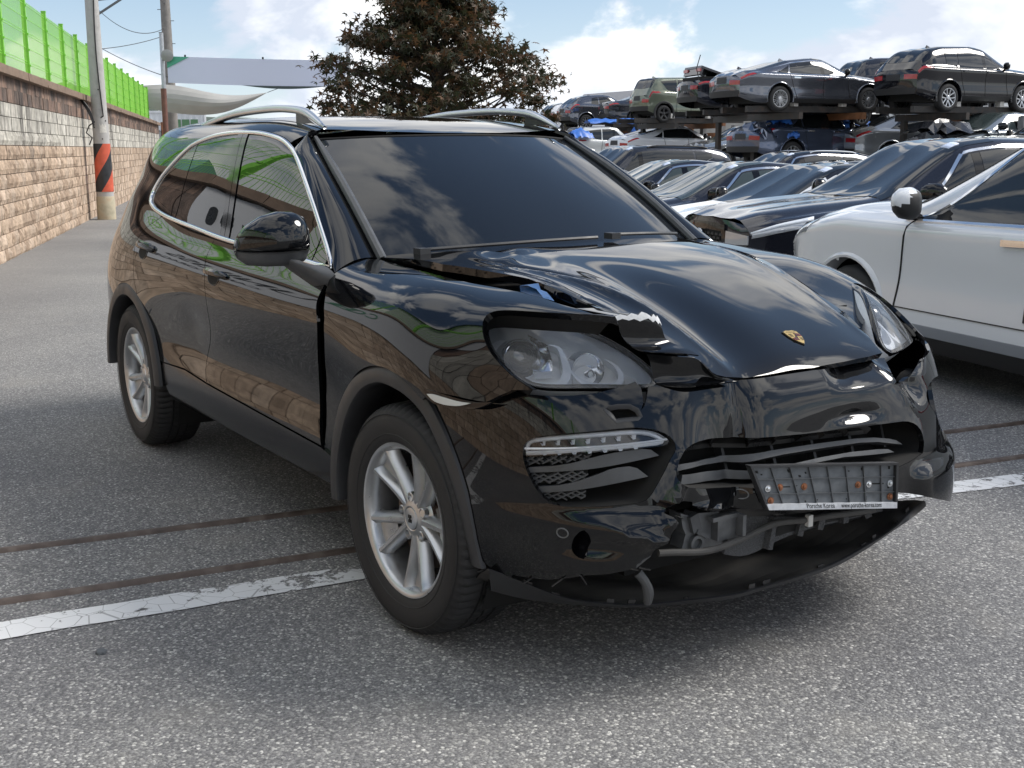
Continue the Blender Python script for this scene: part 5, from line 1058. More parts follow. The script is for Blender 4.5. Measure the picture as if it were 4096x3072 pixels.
# ================================================================ the yard
RNG = random.Random(11)
def asphalt_mat():
    m = bpy.data.materials.new('asphalt'); m.use_nodes = True; nt = m.node_tree; N = nt.nodes; L = nt.links.new; b = N['Principled BSDF']
    g = N.new('ShaderNodeTexCoord')
    def vor(scale, feat='F1'):
        v = N.new('ShaderNodeTexVoronoi'); v.inputs['Scale'].default_value = scale; v.feature = feat; L(g.outputs['Object'], v.inputs['Vector']); return v
    def noi(scale, det=5):
        n = N.new('ShaderNodeTexNoise'); n.inputs['Scale'].default_value = scale; n.inputs['Detail'].default_value = det; L(g.outputs['Object'], n.inputs['Vector']); return n.outputs[0]
    def mr(s, a, b_, c=0.0, d=1.0):
        r = N.new('ShaderNodeMapRange'); r.inputs[1].default_value = a; r.inputs[2].default_value = b_; r.inputs[3].default_value = c; r.inputs[4].default_value = d; L(s, r.inputs[0]); return r.outputs[0]
    def mixc(f, a, b_, mode='MIX'):
        x = N.new('ShaderNodeMix'); x.data_type = 'RGBA'; x.blend_type = mode
        for i, v in ((0, f), (6, a), (7, b_)):
            if isinstance(v, (int, float)): x.inputs[i].default_value = v
            elif isinstance(v, tuple): x.inputs[i].default_value = (*v, 1)
            else: L(v, x.inputs[i])
        return x.outputs[2]
    v1 = vor(120); v2 = vor(210); v3 = vor(48)
    sep = N.new('ShaderNodeSeparateColor'); L(v1.outputs['Color'], sep.inputs[0]); sep2 = N.new('ShaderNodeSeparateColor'); L(v2.outputs['Color'], sep2.inputs[0])
    ramp = N.new('ShaderNodeValToRGB'); e = ramp.color_ramp.elements; e[0].color = (.15, .15, .156, 1); e[1].color = (.56, .555, .54, 1); e[1].position = 1.0
    for p, c in ((.45, (.20, .20, .205, 1)), (.80, (.27, .27, .268, 1)), (.93, (.40, .397, .385, 1))): q = e.new(p); q.color = c
    L(sep.outputs[0], ramp.inputs[0])
    fine = N.new('ShaderNodeValToRGB'); e = fine.color_ramp.elements; e[0].color = (.5, .5, .5, 1); e[1].color = (1.45, 1.45, 1.42, 1); L(sep2.outputs[1], fine.inputs[0])
    c = mixc(.75, ramp.outputs[0], fine.outputs[0], 'MULTIPLY')
    # binder between the stones
    c = mixc(mr(v1.outputs['Distance'], .45, .8, 0, .55), c, (.085, .085, .09))
    # worn, dusty and oily patches
    c = mixc(1.0, c, mixc(mr(noi(.55), .35, .68), (.80, .80, .82), (1.16, 1.15, 1.12)), 'MULTIPLY')
    c = mixc(mr(noi(2.3, 7), .58, .74, 0, .28), c, (.30, .285, .255))
    c = mixc(mr(noi(3.7, 8), .66, .74, 0, .35), c, (.055, .055, .058))
    # paler and smoother towards the alley beyond the gate track
    sx = N.new('ShaderNodeSeparateXYZ'); L(g.outputs['Object'], sx.inputs[0])
    far = mr(sx.outputs[0], -1.2, -12.0)
    c = mixc(mr(far, 0, 1, 0, .38), c, (.30, .29, .27))
    L(c, b.inputs['Base Color']); b.inputs['Roughness'].default_value = .86; b.inputs['Specular IOR Level'].default_value = .35
    bp = N.new('ShaderNodeBump'); bp.inputs['Strength'].default_value = .55; bp.inputs['Distance'].default_value = .004; bp.invert = True; L(v1.outputs['Distance'], bp.inputs['Height'])
    bp2 = N.new('ShaderNodeBump'); bp2.inputs['Strength'].default_value = .35; bp2.inputs['Distance'].default_value = .01; L(noi(30, 4), bp2.inputs['Height']); L(bp.outputs[0], bp2.inputs['Normal']); L(bp2.outputs[0], b.inputs['Normal'])
    return m
def build_ground():
    gx = [-420, -120, -60, -40, -30, -20, -10, -4, 0, 6, 20, 420]; gy = [-420, -60, -10, 0, 4, 7, 10, 14, 20, 30, 60, 420]
    zg = lambda x, y: -.30*float(np.interp(.5*y-.35*min(x, 0), [3.0, 14.0], [0, 1]))*float(np.interp(y+.357*x+4.7, [4, 9], [0, 1]))
    k = MB(); k.add([(x, y, zg(x, y)) for x in gx for y in gy], [(i*12+j, (i+1)*12+j, (i+1)*12+j+1, i*12+j+1) for i in range(11) for j in range(11)]); tag(k.build('ground', asphalt_mat(), None, True), kind='structure')
    # worn white line
    m = bpy.data.materials.new('worn_line_paint'); m.use_nodes = True; nt = m.node_tree; N = nt.nodes; L = nt.links.new; b = N['Principled BSDF']; o = N['Material Output']
    b.inputs['Base Color'].default_value = (.66, .67, .68, 1); b.inputs['Roughness'].default_value = .7
    tc = N.new('ShaderNodeTexCoord'); n = N.new('ShaderNodeTexNoise'); n.inputs['Scale'].default_value = 11; n.inputs['Detail'].default_value = 9; n.inputs['Roughness'].default_value = .72; L(tc.outputs['Object'], n.inputs[0])
    n2 = N.new('ShaderNodeTexNoise'); n2.inputs['Scale'].default_value = 1.1; n2.inputs['Detail'].default_value = 3; L(tc.outputs['Object'], n2.inputs[0])
    v = N.new('ShaderNodeTexVoronoi'); v.feature = 'DISTANCE_TO_EDGE'; v.inputs['Scale'].default_value = 13; L(tc.outputs['Object'], v.inputs['Vector'])
    ad = N.new('ShaderNodeMath'); ad.operation = 'ADD'; L(n.outputs[0], ad.inputs[0])
    ml = N.new('ShaderNodeMath'); ml.operation = 'MULTIPLY'; ml.inputs[1].default_value = .75; L(n2.outputs[0], ml.inputs[0]); L(ml.outputs[0], ad.inputs[1])
    r = N.new('ShaderNodeMapRange'); r.inputs[1].default_value = .90; r.inputs[2].default_value = .95; L(ad.outputs[0], r.inputs[0])
    ck = N.new('ShaderNodeMapRange'); ck.inputs[1].default_value = .008; ck.inputs[2].default_value = .02; ck.inputs[3].default_value = .45; ck.inputs[4].default_value = 0; L(v.outputs['Distance'], ck.inputs[0])
    mx0 = N.new('ShaderNodeMath'); mx0.operation = 'MAXIMUM'; L(r.outputs[0], mx0.inputs[0]); L(ck.outputs[0], mx0.inputs[1])
    tr = N.new('ShaderNodeBsdfTransparent'); mx = N.new('ShaderNodeMixShader'); L(mx0.outputs[0], mx.inputs[0]); L(b.outputs[0], mx.inputs[1]); L(tr.outputs[0], mx.inputs[2]); L(mx.outputs[0], o.inputs[0])
    a = np.array([(-.99, -4.6), (-.62, -2.02), (-.48, -.86), (-.06, 1.59), (.07, 2.12), (.95, 6.2)]); q = chord(a, 60); w = np.array([-.152, .026]); r_ = random.Random(3)
    k = MB(); A = [(x, y, .004) for x, y in q+np.array([[r_.uniform(-.006, .006), 0] for _ in q])]; B = [(x-.150+r_.uniform(-.006, .006), y+.02, .004) for x, y in q]
    k.strip(B, A); tag(k.build('road_line', m), kind='structure')
    # gate track: two rusty rails let into the asphalt
    M_rail = mat('rusty_rail', (.12, .092, .078), .62, metal=.35, var=.45, vscale=14, bump=.25, bscale=80, dirt=((.20, .18, .165), .5))
    for nm, pts in (('farther', [(-2.05, -5.2), (-1.51, -1.86), (-1.29, -.53), (-.78, 2.55), (-.67, 3.19), (.1, 7.8)]), ('nearer', [(-1.43, -5.0), (-.95, -1.96), (-.78, -.75), (-.33, 1.96), (-.23, 2.56), (.6, 7.6)])):
        q = chord(np.array(pts), 40); V = []; prof = [(-.022, .0), (-.018, .009), (-.010, .014), (.0, .015), (.010, .014), (.018, .009), (.022, .0)]
        for i, p in enumerate(q):
            t_ = q[min(i+1, 39)]-q[max(i-1, 0)]; t_ /= np.linalg.norm(t_); n_ = np.array([t_[1], -t_[0]]); V += [(p[0]+n_[0]*a_, p[1]+n_[1]*a_, h) for a_, h in prof]
        F = [(i*7+j, (i+1)*7+j, (i+1)*7+j+1, i*7+j+1) for i in range(39) for j in range(6)]
        tag(obj('gate_rail', V, F, M_rail, None, True), 'rusty steel gate rail set in the asphalt, the one %s the white line' % ('farther from' if nm == 'farther' else 'right beside'), 'rail', 'rails of the sliding gate')
    # loose bits: a few stones and a dead leaf
    M_st = mat('loose_stone', (.09, .10, .11), .8, var=.4)
    for i, (x, y, s) in enumerate([(-.35, -1.78, .018), (1.02, -2.35, .014), (.95, -2.9, .012), (-6.2, -2.2, .02), (-3.8, -2.5, .016), (2.0, -1.2, .010), (-8.4, -1.1, .03), (1.9, -2.0, .010)]):
        bm = bmesh.new(); bmesh.ops.create_icosphere(bm, subdivisions=1, radius=s)
        for v_ in bm.verts: v_.co = Vector((v_.co.x*1.2, v_.co.y, max(v_.co.z*.6, -.3*s)))*RNG.uniform(.85, 1.15)
        me = bpy.data.meshes.new('pebble'); bm.to_mesh(me); bm.free(); me.materials.append(M_st); o_ = bpy.data.objects.new('pebble', me); COL.objects.link(o_); o_.location = (x, y, s*.25)
        tag(o_, 'small dark pebble '+['between the white line and the near gate rail', 'in the bottom left of the asphalt foreground', 'left of the front tyre in the foreground', 'on the alley left of the rear wheel', 'beside the rear wheel of the black SUV', 'in the bottom middle of the asphalt foreground', 'far up the alley near the wall', 'right of the middle of the foreground'][i], 'pebble', 'loose pebbles on the asphalt')
    k = MB(); k.add([(0,0,.004),(.03,.012,.012),(.06,0,.006),(.045,-.02,.016),(.02,-.018,.012)], [(0,1,2,3,4)]); l_ = tag(k.build('dead_leaf', mat('dead_leaf_brown', (.12,.06,.03), .8)), 'small curled brown leaf on the asphalt in front of the black SUV', 'leaf'); l_.location = (1.55, -.72, 0)

# ---------------------------------------------------------------- block wall, fence
W0 = np.array([-13.98, .30]); WD = np.array([-.9418, .3362]); WN = np.array([.3362, .9418])
def wp(s, d=0.0, z=0.0): p = W0+WD*s+WN*d; return (p[0], p[1], z)
def block_mat():
    m = bpy.data.materials.new('split_face_block'); m.use_nodes = True; nt = m.node_tree; N = nt.nodes; L = nt.links.new; b = N['Principled BSDF']
    at = N.new('ShaderNodeAttribute'); at.attribute_name = 'Col'; g = N.new('ShaderNodeNewGeometry')
    n = N.new('ShaderNodeTexNoise'); n.inputs['Scale'].default_value = 9; n.inputs['Detail'].default_value = 8; L(g.outputs['Position'], n.inputs[0])
    mp = N.new('ShaderNodeMapping'); mp.inputs['Scale'].default_value = (1.6, 1.6, .22); L(g.outputs['Position'], mp.inputs[0])
    st = N.new('ShaderNodeTexNoise'); st.inputs['Scale'].default_value = 1.5; st.inputs['Detail'].default_value = 6; st.inputs['Roughness'].default_value = .65; L(mp.outputs[0], st.inputs[0])
    r = N.new('ShaderNodeMapRange'); r.inputs[1].default_value = .3; r.inputs[2].default_value = .7; r.inputs[3].default_value = .68; r.inputs[4].default_value = 1.25; L(n.outputs[0], r.inputs[0])
    x = N.new('ShaderNodeMix'); x.data_type = 'RGBA'; x.blend_type = 'MULTIPLY'; x.inputs[0].default_value = 1; L(at.outputs['Color'], x.inputs[6]); L(r.outputs[0], x.inputs[7])
    # black weathering runs down from the coping
    sp = N.new('ShaderNodeSeparateXYZ'); L(g.outputs['Position'], sp.inputs[0])
    hz = N.new('ShaderNodeMapRange'); hz.inputs[1].default_value = .4; hz.inputs[2].default_value = 2.65; hz.inputs[3].default_value = -.10; hz.inputs[4].default_value = .10; L(sp.outputs[2], hz.inputs[0])
    ad = N.new('ShaderNodeMath'); ad.operation = 'ADD'; L(st.outputs[0], ad.inputs[0]); L(hz.outputs[0], ad.inputs[1])
    s2 = N.new('ShaderNodeMapRange'); s2.inputs[1].default_value = .54; s2.inputs[2].default_value = .72; s2.inputs[4].default_value = .78; L(ad.outputs[0], s2.inputs[0])
    y = N.new('ShaderNodeMix'); y.data_type = 'RGBA'; L(s2.outputs[0], y.inputs[0]); L(x.outputs[2], y.inputs[6]); y.inputs[7].default_value = (.045, .040, .038, 1)
    L(y.outputs[2], b.inputs['Base Color']); b.inputs['Roughness'].default_value = .92
    bp = N.new('ShaderNodeBump'); bp.inputs['Strength'].default_value = .6; bp.inputs['Distance'].default_value = .02
    n3 = N.new('ShaderNodeTexNoise'); n3.inputs['Scale'].default_value = 38; n3.inputs['Detail'].default_value = 5; L(g.outputs['Position'], n3.inputs[0]); L(n3.outputs[0], bp.inputs['Height']); L(bp.outputs[0], b.inputs['Normal'])
    return m
def build_wall():
    M_b = block_mat(); M_mortar = mat('wall_core_mortar', (.06,.052,.046), .95)
    wall = thing('block_wall', 'long split-face block wall in brown and pale grey bands along the left of the alley', 'wall', (W0[0], W0[1], 0))
    o = np.array([W0[0], W0[1], 0])
    S0, S1 = -27.0, 39.2
    k = MB(); a = [wp(S0, -.03), wp(S1, -.03), wp(S1, -.30), wp(S0, -.30)]; k.add([tuple(np.array(p)-o) for p in a]+[(p[0]-o[0], p[1]-o[1], 2.53) for p in a], [(0,1,5,4),(1,2,6,5),(2,3,7,6),(3,0,4,7),(4,5,6,7)]); k.build('wall_core', M_mortar, wall)
    tan = [(.52,.395,.29), (.48,.36,.265), (.56,.435,.33), (.44,.325,.235)]; lig = [(.56,.53,.46), (.51,.48,.42), (.60,.57,.50)]; drk = [(.19,.135,.105), (.25,.165,.125), (.15,.11,.09), (.30,.20,.15)]
    def block_geo(L_, rng, fine=True):
        """block face in local coords: x along the wall, y out, z up, origin at its lower left back"""
        nx, nz = (5, 4) if fine else (3, 2); V = []; g_ = .005; H = .2
        cut = rng.choice([None, .5, .45, .6]) if L_ > .3 else None
        for j in range(nz):
            for i in range(nx):
                u, w = i/(nx-1), j/(nz-1); ed = (i in (0, nx-1)) or (j in (0, nz-1))
                y = rng.uniform(-.002, .006) if ed else rng.uniform(.014, .036)
                if cut and abs(u-cut) < .14 and not ed: y *= .25
                V.append((g_+u*(L_-2*g_)+(0 if ed else rng.uniform(-.012, .012)), y, g_+w*(H-2*g_)+(0 if ed else rng.uniform(-.008, .008))))
        F = [(j*nx+i, j*nx+i+1, (j+1)*nx+i+1, (j+1)*nx+i) for j in range(nz-1) for i in range(nx-1)]
        ring = [i for i in range(nx)]+[j*nx+nx-1 for j in range(1, nz)]+[(nz-1)*nx+i for i in range(nx-2, -1, -1)]+[j*nx for j in range(nz-2, 0, -1)]
        n = len(V); V += [(V[i][0], -.035, V[i][2]) for i in ring]; r = len(ring)
        F += [(ring[(i+1) % r], ring[i], n+i, n+(i+1) % r) for i in range(r)]
        return V, [f[::-1] for f in F]
    ax = np.array([WD[0], WD[1], 0]); ay = np.array([WN[0], WN[1], 0]); az = np.array([0, 0, 1.])
    rot = Matrix(((WD[0], WN[0], 0), (WD[1], WN[1], 0), (0, 0, 1))).to_4x4()
    def colset(me, cols):
        a_ = me.color_attributes.new('Col', 'FLOAT_COLOR', 'POINT'); a_.data.foreach_set('color', [c for v in cols for c in (*v, 1)])
    var = {}
    rng = random.Random(21)
    for fam, cols in (('t', tan), ('l', lig), ('d', drk)):
        for Lx in (.2, .4):
            for q in range(8 if Lx == .4 else 4):
                V, F = block_geo(Lx, rng); me = bpy.data.meshes.new('block'); me.from_pydata(V, [], F); me.materials.append(M_b); c = cols[q % len(cols)]; f = rng.uniform(.85, 1.15); colset(me, [tuple(x*f for x in c)]*len(V)); var.setdefault((fam, Lx), []).append(me)
    far = MB(); fcol = []; count = 0
    SP0, SP1 = -.9, 8.9
    for row in range(13):
        z = -.04+.2*row-(0 if row < 12 else .01); fam = 't' if row < 8 else 'l' if row < 11 else 'd'; cols = {'t': tan, 'l': lig, 'd': drk}[fam]
        s = S0+(.2 if row % 2 else 0)-rng.uniform(0, .03)
        while s < S1-.1:
            Lx = .4 if rng.random() < .45 else .2
            if s+Lx > S1: Lx = .2
            if SP0 <= s < SP1 and count < 300:
                b_ = bpy.data.objects.new('block', rng.choice(var[(fam, Lx)])); COL.objects.link(b_); b_.parent = wall
                b_.matrix_local = Matrix.Translation(Vector(wp(s, rng.uniform(-.006, .006), z))-Vector(o)) @ rot; count += 1
            else:
                V, F = block_geo(Lx, rng, False); c = rng.choice(cols); f = rng.uniform(.82, 1.15); V = np.array(V); W_ = np.array(wp(s, rng.uniform(-.006, .006), z))-o+V[:, :1]*ax+V[:, 1:2]*ay+V[:, 2:]*az
                far.add(W_, F); fcol += [tuple(x*f for x in c)]*len(V)
            s += Lx
    fo = far.build('block_courses', M_b, wall, True, 30); colset(fo.data, fcol); tag(fo, kind='stuff')
    M_cop = mat('coping_stone_brown', (.25,.175,.125), .9, var=.45, vscale=3, bump=.3, bscale=40, dirt=((.10,.085,.07), .7))
    s = S0; me = None
    while s < S1-.2:
        k = MB(); k.box((.5, -.12, .06), (.99, .42, .12)); k.V = [(x, y+(rng.uniform(-.008, .008) if y > 0 else 0), z_+rng.uniform(-.004, .004)) for x, y, z_ in k.V]
        c_ = k.build('coping_stone', M_cop, wall); c_.matrix_local = Matrix.Translation(Vector(wp(s, .02, 2.53))-Vector(o)) @ rot; s += 1.0
    # ---- lime green fence on the coping
    M_g = mat('lime_green_steel', (.23,.62,.055), .42, var=.12, vscale=20); M_w = mat('lime_green_wire', (.32,.72,.10), .5)
    fence = thing('green_fence', 'lime green welded wire fence standing on top of the block wall', 'fence', (W0[0], W0[1], 2.65)); of = np.array([W0[0], W0[1], 2.65])
    k = MB(); k.box((0, 0, .64), (.075, .075, 1.28)); k.box((0, 0, 1.29), (.085, .085, .02))
    for h in (.2, .45, .7, .95, 1.15): k.box((.0, .045, h), (.05, .02, .03))
    pm = None; ps = []
    s = -24.0+.95
    while s < 34.2: ps.append(s); s += 2.285
    for s in ps:
        if pm is None: po = k.build('fence_post', M_g, fence); pm = po.data
        else: po = bpy.data.objects.new('fence_post', pm); COL.objects.link(po); po.parent = fence
        po.matrix_local = Matrix.Translation(Vector(wp(s, -.10, 2.65))-Vector(of)) @ rot
    k = MB(); nW = 24; Lp = 2.285-.075
    for i in range(nW):
        x = .04+Lp*(i+.5)/nW; k.add([(x-.0025, -.003, .04), (x+.0025, -.003, .04), (x+.0025, -.003, 1.22), (x-.0025, -.003, 1.22), (x, .004, .04), (x, .004, 1.22)], [(0,1,2,3),(1,4,5,2),(4,0,3,5)])
    for h in (.04, .22, .26, .48, .70, .74, .96, 1.18, 1.22): k.bar((.0375, .004, h), (.0375+Lp, .004, h), .007, .007)
    wm = None
    for s in ps[:-1]:
        if wm is None: wo = tag(k.build('wire_panel', M_w, fence), kind='stuff'); wm = wo.data
        else: wo = bpy.data.objects.new('wire_panel', wm); COL.objects.link(wo); wo.parent = fence; wo['kind'] = 'stuff'
        wo.matrix_local = Matrix.Translation(Vector(wp(s, -.10, 2.65))-Vector(of)) @ rot
    # translucent green windbreak net tied behind the wire
    m = bpy.data.materials.new('windbreak_net'); m.use_nodes = True; nt = m.node_tree; N = nt.nodes; L = nt.links.new; b = N['Principled BSDF']; b.inputs['Base Color'].default_value = (.28,.66,.10,1); b.inputs['Roughness'].default_value = .7
    t_ = N.new('ShaderNodeBsdfTransparent'); mx = N.new('ShaderNodeMixShader'); lw = N.new('ShaderNodeLayerWeight'); lw.inputs[0].default_value = .5; r = N.new('ShaderNodeMapRange'); r.inputs[1].default_value = .72; r.inputs[2].default_value = .97; r.inputs[3].default_value = .12; r.inputs[4].default_value = .70; L(lw.outputs['Facing'], r.inputs[0])
    L(r.outputs[0], mx.inputs[0]); L(t_.outputs[0], mx.inputs[1]); tl = N.new('ShaderNodeBsdfTranslucent'); tl.inputs[0].default_value = (.45,.85,.16,1); m3 = N.new('ShaderNodeMixShader'); m3.inputs[0].default_value = .6; L(b.outputs[0], m3.inputs[1]); L(tl.outputs[0], m3.inputs[2]); L(m3.outputs[0], mx.inputs[2]); L(mx.outputs[0], N['Material Output'].inputs[0])
    for s in ps[:-1]:
        k = MB(); k.add([(.04, -.02, .03), (.04+Lp, -.02, .03), (.04+Lp, -.02, 1.21), (.04, -.02, 1.21)], [(0,1,2,3)]); wo = k.build('windbreak_net', m, fence); wo.matrix_local = Matrix.Translation(Vector(wp(s, -.10, 2.65))-Vector(of)) @ rot
    # ---- ground held up by the wall
    k = MB(); a = [wp(S0-30, -.3, 2.42), wp(60, -.3, 2.42), wp(60, -120, 2.42), wp(S0-30, -120, 2.42)]; k.add(a, [(3,2,1,0)]); tag(k.build('upper_lot', mat('gravel_lot', (.22,.21,.19), .95, var=.3, vscale=2)), kind='structure')
    # ---- white banner with lettering on the wall beside the black car
    bn = thing('wall_banner', 'white vinyl banner with slanted lettering hung on the block wall beside the black car', 'banner', wp(-9.6, .05, 1.2))
    ob = np.array(wp(-9.6, .05, 1.2)); pl = [(-6.95, 2.50), (-7.2, 1.32), (-12.6, 1.18), (-12.6, 2.56)]
    k = MB(); n = 24; top = [(-6.95-5.65*i/n, 2.50+.06*i/n+.012*math.sin(i*1.9)) for i in range(n+1)]; bot = [(-7.25-5.35*i/n, 1.34-.14*i/n+.015*math.sin(i*1.3)) for i in range(n+1)]
    k.strip([np.array(wp(s, .055+.012*math.sin(i*.9), z))-ob for i, (s, z) in enumerate(bot)], [np.array(wp(s, .05, z))-ob for s, z in top]); k.build('banner_sheet', mat('white_vinyl', (.62,.63,.65), .45), bn, True)
    for tx, s, z, sz, m_ in (('UNILISS', -9.25, 1.93, .52, mat('banner_black', (.02,.02,.022), .5)), ('CAR STORAGE', -9.05, 1.58, .22, mat('banner_black', (.02,)*3, .5)), ('CO', -10.35, 1.90, .60, mat('banner_green', (.12,.30,.20), .5)), ('R', -9.75, 1.92, .56, mat('banner_green', (.12,.30,.20), .5))):
        fc = bpy.data.curves.new('t', 'FONT'); fc.body = tx; fc.size = sz; fc.shear = .25; fc.extrude = .001; me = text_mesh(bpy.data.objects.new('t', fc))
        V = [np.array(wp(s+v.co.x, .075+v.co.z, z+v.co.y))-ob for v in me.vertices]; obj('banner_lettering', V, [tuple(p.vertices) for p in me.polygons], m_, bn, False)

# ---------------------------------------------------------------- poles, sign, sail, container
M_conc = mat('pole_concrete', (.46,.45,.435), .85, var=.22, vscale=5, bump=.15, bscale=60, dirt=((.22,.21,.20), .6))
def build_poles():
    M_cable = mat('black_cable', (.012,.012,.013), .5)
    P_ = np.array([-23.78, 4.18, 0]); p = thing('utility_pole', 'round concrete pole with a black and orange striped band, standing against the block wall', 'pole', tuple(P_))
    rz = lambda z: .185-.0105*z
    k = MB(); k.lathe([(rz(z), z) for z in np.linspace(-.1, 9.5, 14)]+[(.0, 9.5)], 28); k.build('pole_shaft', M_conc, p, True, 40)
    k = MB(); k.lathe([(rz(0)+.012, 0), (rz(.45)+.012, .48), (rz(.45)+.002, .50)], 28); k.build('pole_base_paint', mat('yellowed_base_paint', (.48,.43,.31), .8, var=.3, vscale=6, dirt=((.33,.19,.10), .6)), p, True, 40)
    M_o = mat('reflective_orange', (.62,.115,.06), .45, var=.15, vscale=10); M_k = mat('reflective_black', (.03,.032,.036), .45, var=.25, vscale=10)
    k = MB(); nz, na = 40, 40; z0, z1 = .60, 1.62; V = []; F = []; mi = []
    for i in range(nz+1):
        z = z0+(z1-z0)*i/nz
        for j in range(na): a = 2*math.pi*j/na; r = rz(z)+.010; V.append((r*math.cos(a), r*math.sin(a), z))
    # stripes follow the quads' own helix so their edges stay straight
    V = []
    for i in range(nz+1):
        z = z0+(z1-z0)*i/nz
        for j in range(na): a = 2*math.pi*(j/na)+(z-z0)*3.6; r = rz(z)+.010; V.append((r*math.cos(a), r*math.sin(a), z))
    for i in range(nz):
        for j in range(na): F.append((i*na+j, i*na+(j+1) % na, (i+1)*na+(j+1) % na, (i+1)*na+j)); mi.append(0 if (j+4) % 20 < 10 else 1)
    o_ = obj('striped_band', V, F, [M_o, M_k], p, True); o_.data.polygons.foreach_set('material_index', mi)
    k = MB()
    for z, a0, w, h in ((1.95, 2.5, .9, .20),):
        n = 8; A = [(math.cos(-.35+w*i/n)*(rz(z)+.004), math.sin(-.35+w*i/n)*(rz(z)+.004), z-h/2) for i in range(n+1)]; B = [(x, y, z+h/2-.03*(i % 3)) for i, (x, y, _) in enumerate(A)]; k.strip(A, B)
    pa = k.build('paper_notice', mat('torn_paper', (.62,.60,.55), .8, var=.15, vscale=30), p)
    for z, a in ((2.75, .2), (1.72, .3), (2.1, .9)): k = MB(); k.lathe([(.014, 0), (.014, .02), (0, .02)], 8, 'x', (rz(z)-.008, 0, 0)); b_ = k.build('pole_bolt', M_dark, p); b_.rotation_euler = (0, 0, a-.4); b_.location = (0, 0, z)
    k = MB(); pts = [(math.cos(.1+.25*math.sin(z*1.3))*(rz(z)+.02), math.sin(.1+.25*math.sin(z*1.3))*(rz(z)+.02), z) for z in np.linspace(9, 2.2, 40)]+[(.02, -.24, 2.0), (-.02, -.30, 1.85), (.05, -.20, 1.75), (.1, -.28, 1.6)]
    k.tube(pts, .014, 6); k.build('pole_cable', M_cable, p, True)
    k = MB()
    for d in (0, .05, .1): k.tube(chord(np.array([(-.2-d, -.32, 2.64), (.08, -.42, 2.60-d*.3), (.24, -.30, 2.40-d), (.20, -.18, 2.05-d)]), 14), .016, 6)
    tag(k.build('cable_bundle', M_cable, p, True), kind='stuff')
    # second pole behind the fence, with a bracket at its top
    q = thing('utility_pole', 'darker utility pole with a steel bracket behind the green fence', 'pole', (-44.4, 9.3, 2.42)); M_dp = mat('dark_pole', (.16,.155,.15), .85, var=.25, vscale=4)
    k = MB(); k.lathe([(.24, 0), (.19, 4.6), (.17, 9), (0, 9)], 20); k.build('pole_shaft', M_dp, q, True, 40)
    k = MB(); k.bar((.0, .0, 4.55), (1.15, 1.55, 4.72), .10); k.bar((.0, .0, 3.9), (.8, 1.05, 4.65), .07); k.bar((.0, .0, 4.95), (1.15, 1.55, 4.98), .08); k.bar((1.12, 1.5, 4.7), (1.12, 1.5, 5.0), .08); k.build('bracket', M_steel, q)
    q = thing('utility_pole', 'tall thin utility pole with step bolts behind the white banner', 'pole', (-47.2, 12.95, 0))
    k = MB(); k.lathe([(.27, 0), (.21, 5), (.15, 12), (0, 12)], 20); k.build('pole_shaft', mat('brown_grey_pole', (.23,.215,.20), .85, var=.25, vscale=4), q, True, 40)
    k = MB()
    for i in range(9): z = 3.5+.45*i; s_ = 1 if i % 2 else -1; k.bar((0, 0, z), (s_*.20, s_*.27, z), .025)
    tag(k.build('step_bolts', M_steel, q), kind='stuff')
    # overhead wires
    M_wire = mat('overhead_wire', (.05,.05,.055), .6); V = Vector
    spans = [((-23.8, 4.2, 8.8), (-47.2, 12.95, 7.6), .5), ((-23.8, 4.2, 8.2), (-47.2, 12.95, 7.3), .6), ((-44.4, 9.3, 10.8), (-47.2, 12.95, 9.9), .2), ((-44.4, 9.3, 6.9), (-47.2, 12.95, 6.4), .6), ((-44.4, 9.3, 5.4), (-40.0, 10.7, 4.0), .1), ((-47.2, 12.95, 6.1), (-44.4, 9.3, 5.2), .1), ((-44.4, 9.3, 9.2), (-15, -6, 9.6), .8), ((-44.4, 9.3, 8.6), (-15, -6, 9.0), .8), ((-44.4, 9.3, 8.0), (-15, -6, 8.3), .8), ((-47.2, 12.95, 9.0), (-40, 30, 12), .4), ((-36.5, 15.9, 5.0), (-44, 24, 7), .3)]
    where = ['between the striped pole and the step-bolt pole, upper strand', 'between the striped pole and the step-bolt pole, lower strand', 'high between the bracket pole and the step-bolt pole', 'sagging between the bracket pole and the step-bolt pole', 'slanting down from the bracket pole to the sign post', 'slanting down from the step-bolt pole behind the fence', 'over the green fence, topmost of three', 'over the green fence, middle of three', 'over the green fence, lowest of three', 'running right from the step-bolt pole', 'tied to the right end of the banner sign']
    for (a, b, sag), desc in zip(spans, where):
        a, b = V(a), V(b); k = MB(); k.tube([a.lerp(b, t)-V((0, 0, sag*4*t*(1-t))) for t in np.linspace(0, 1, 24)], .013, 4); tag(k.build('overhead_wire', M_wire, None, True), 'thin overhead wire '+desc, 'wire', 'overhead wires')
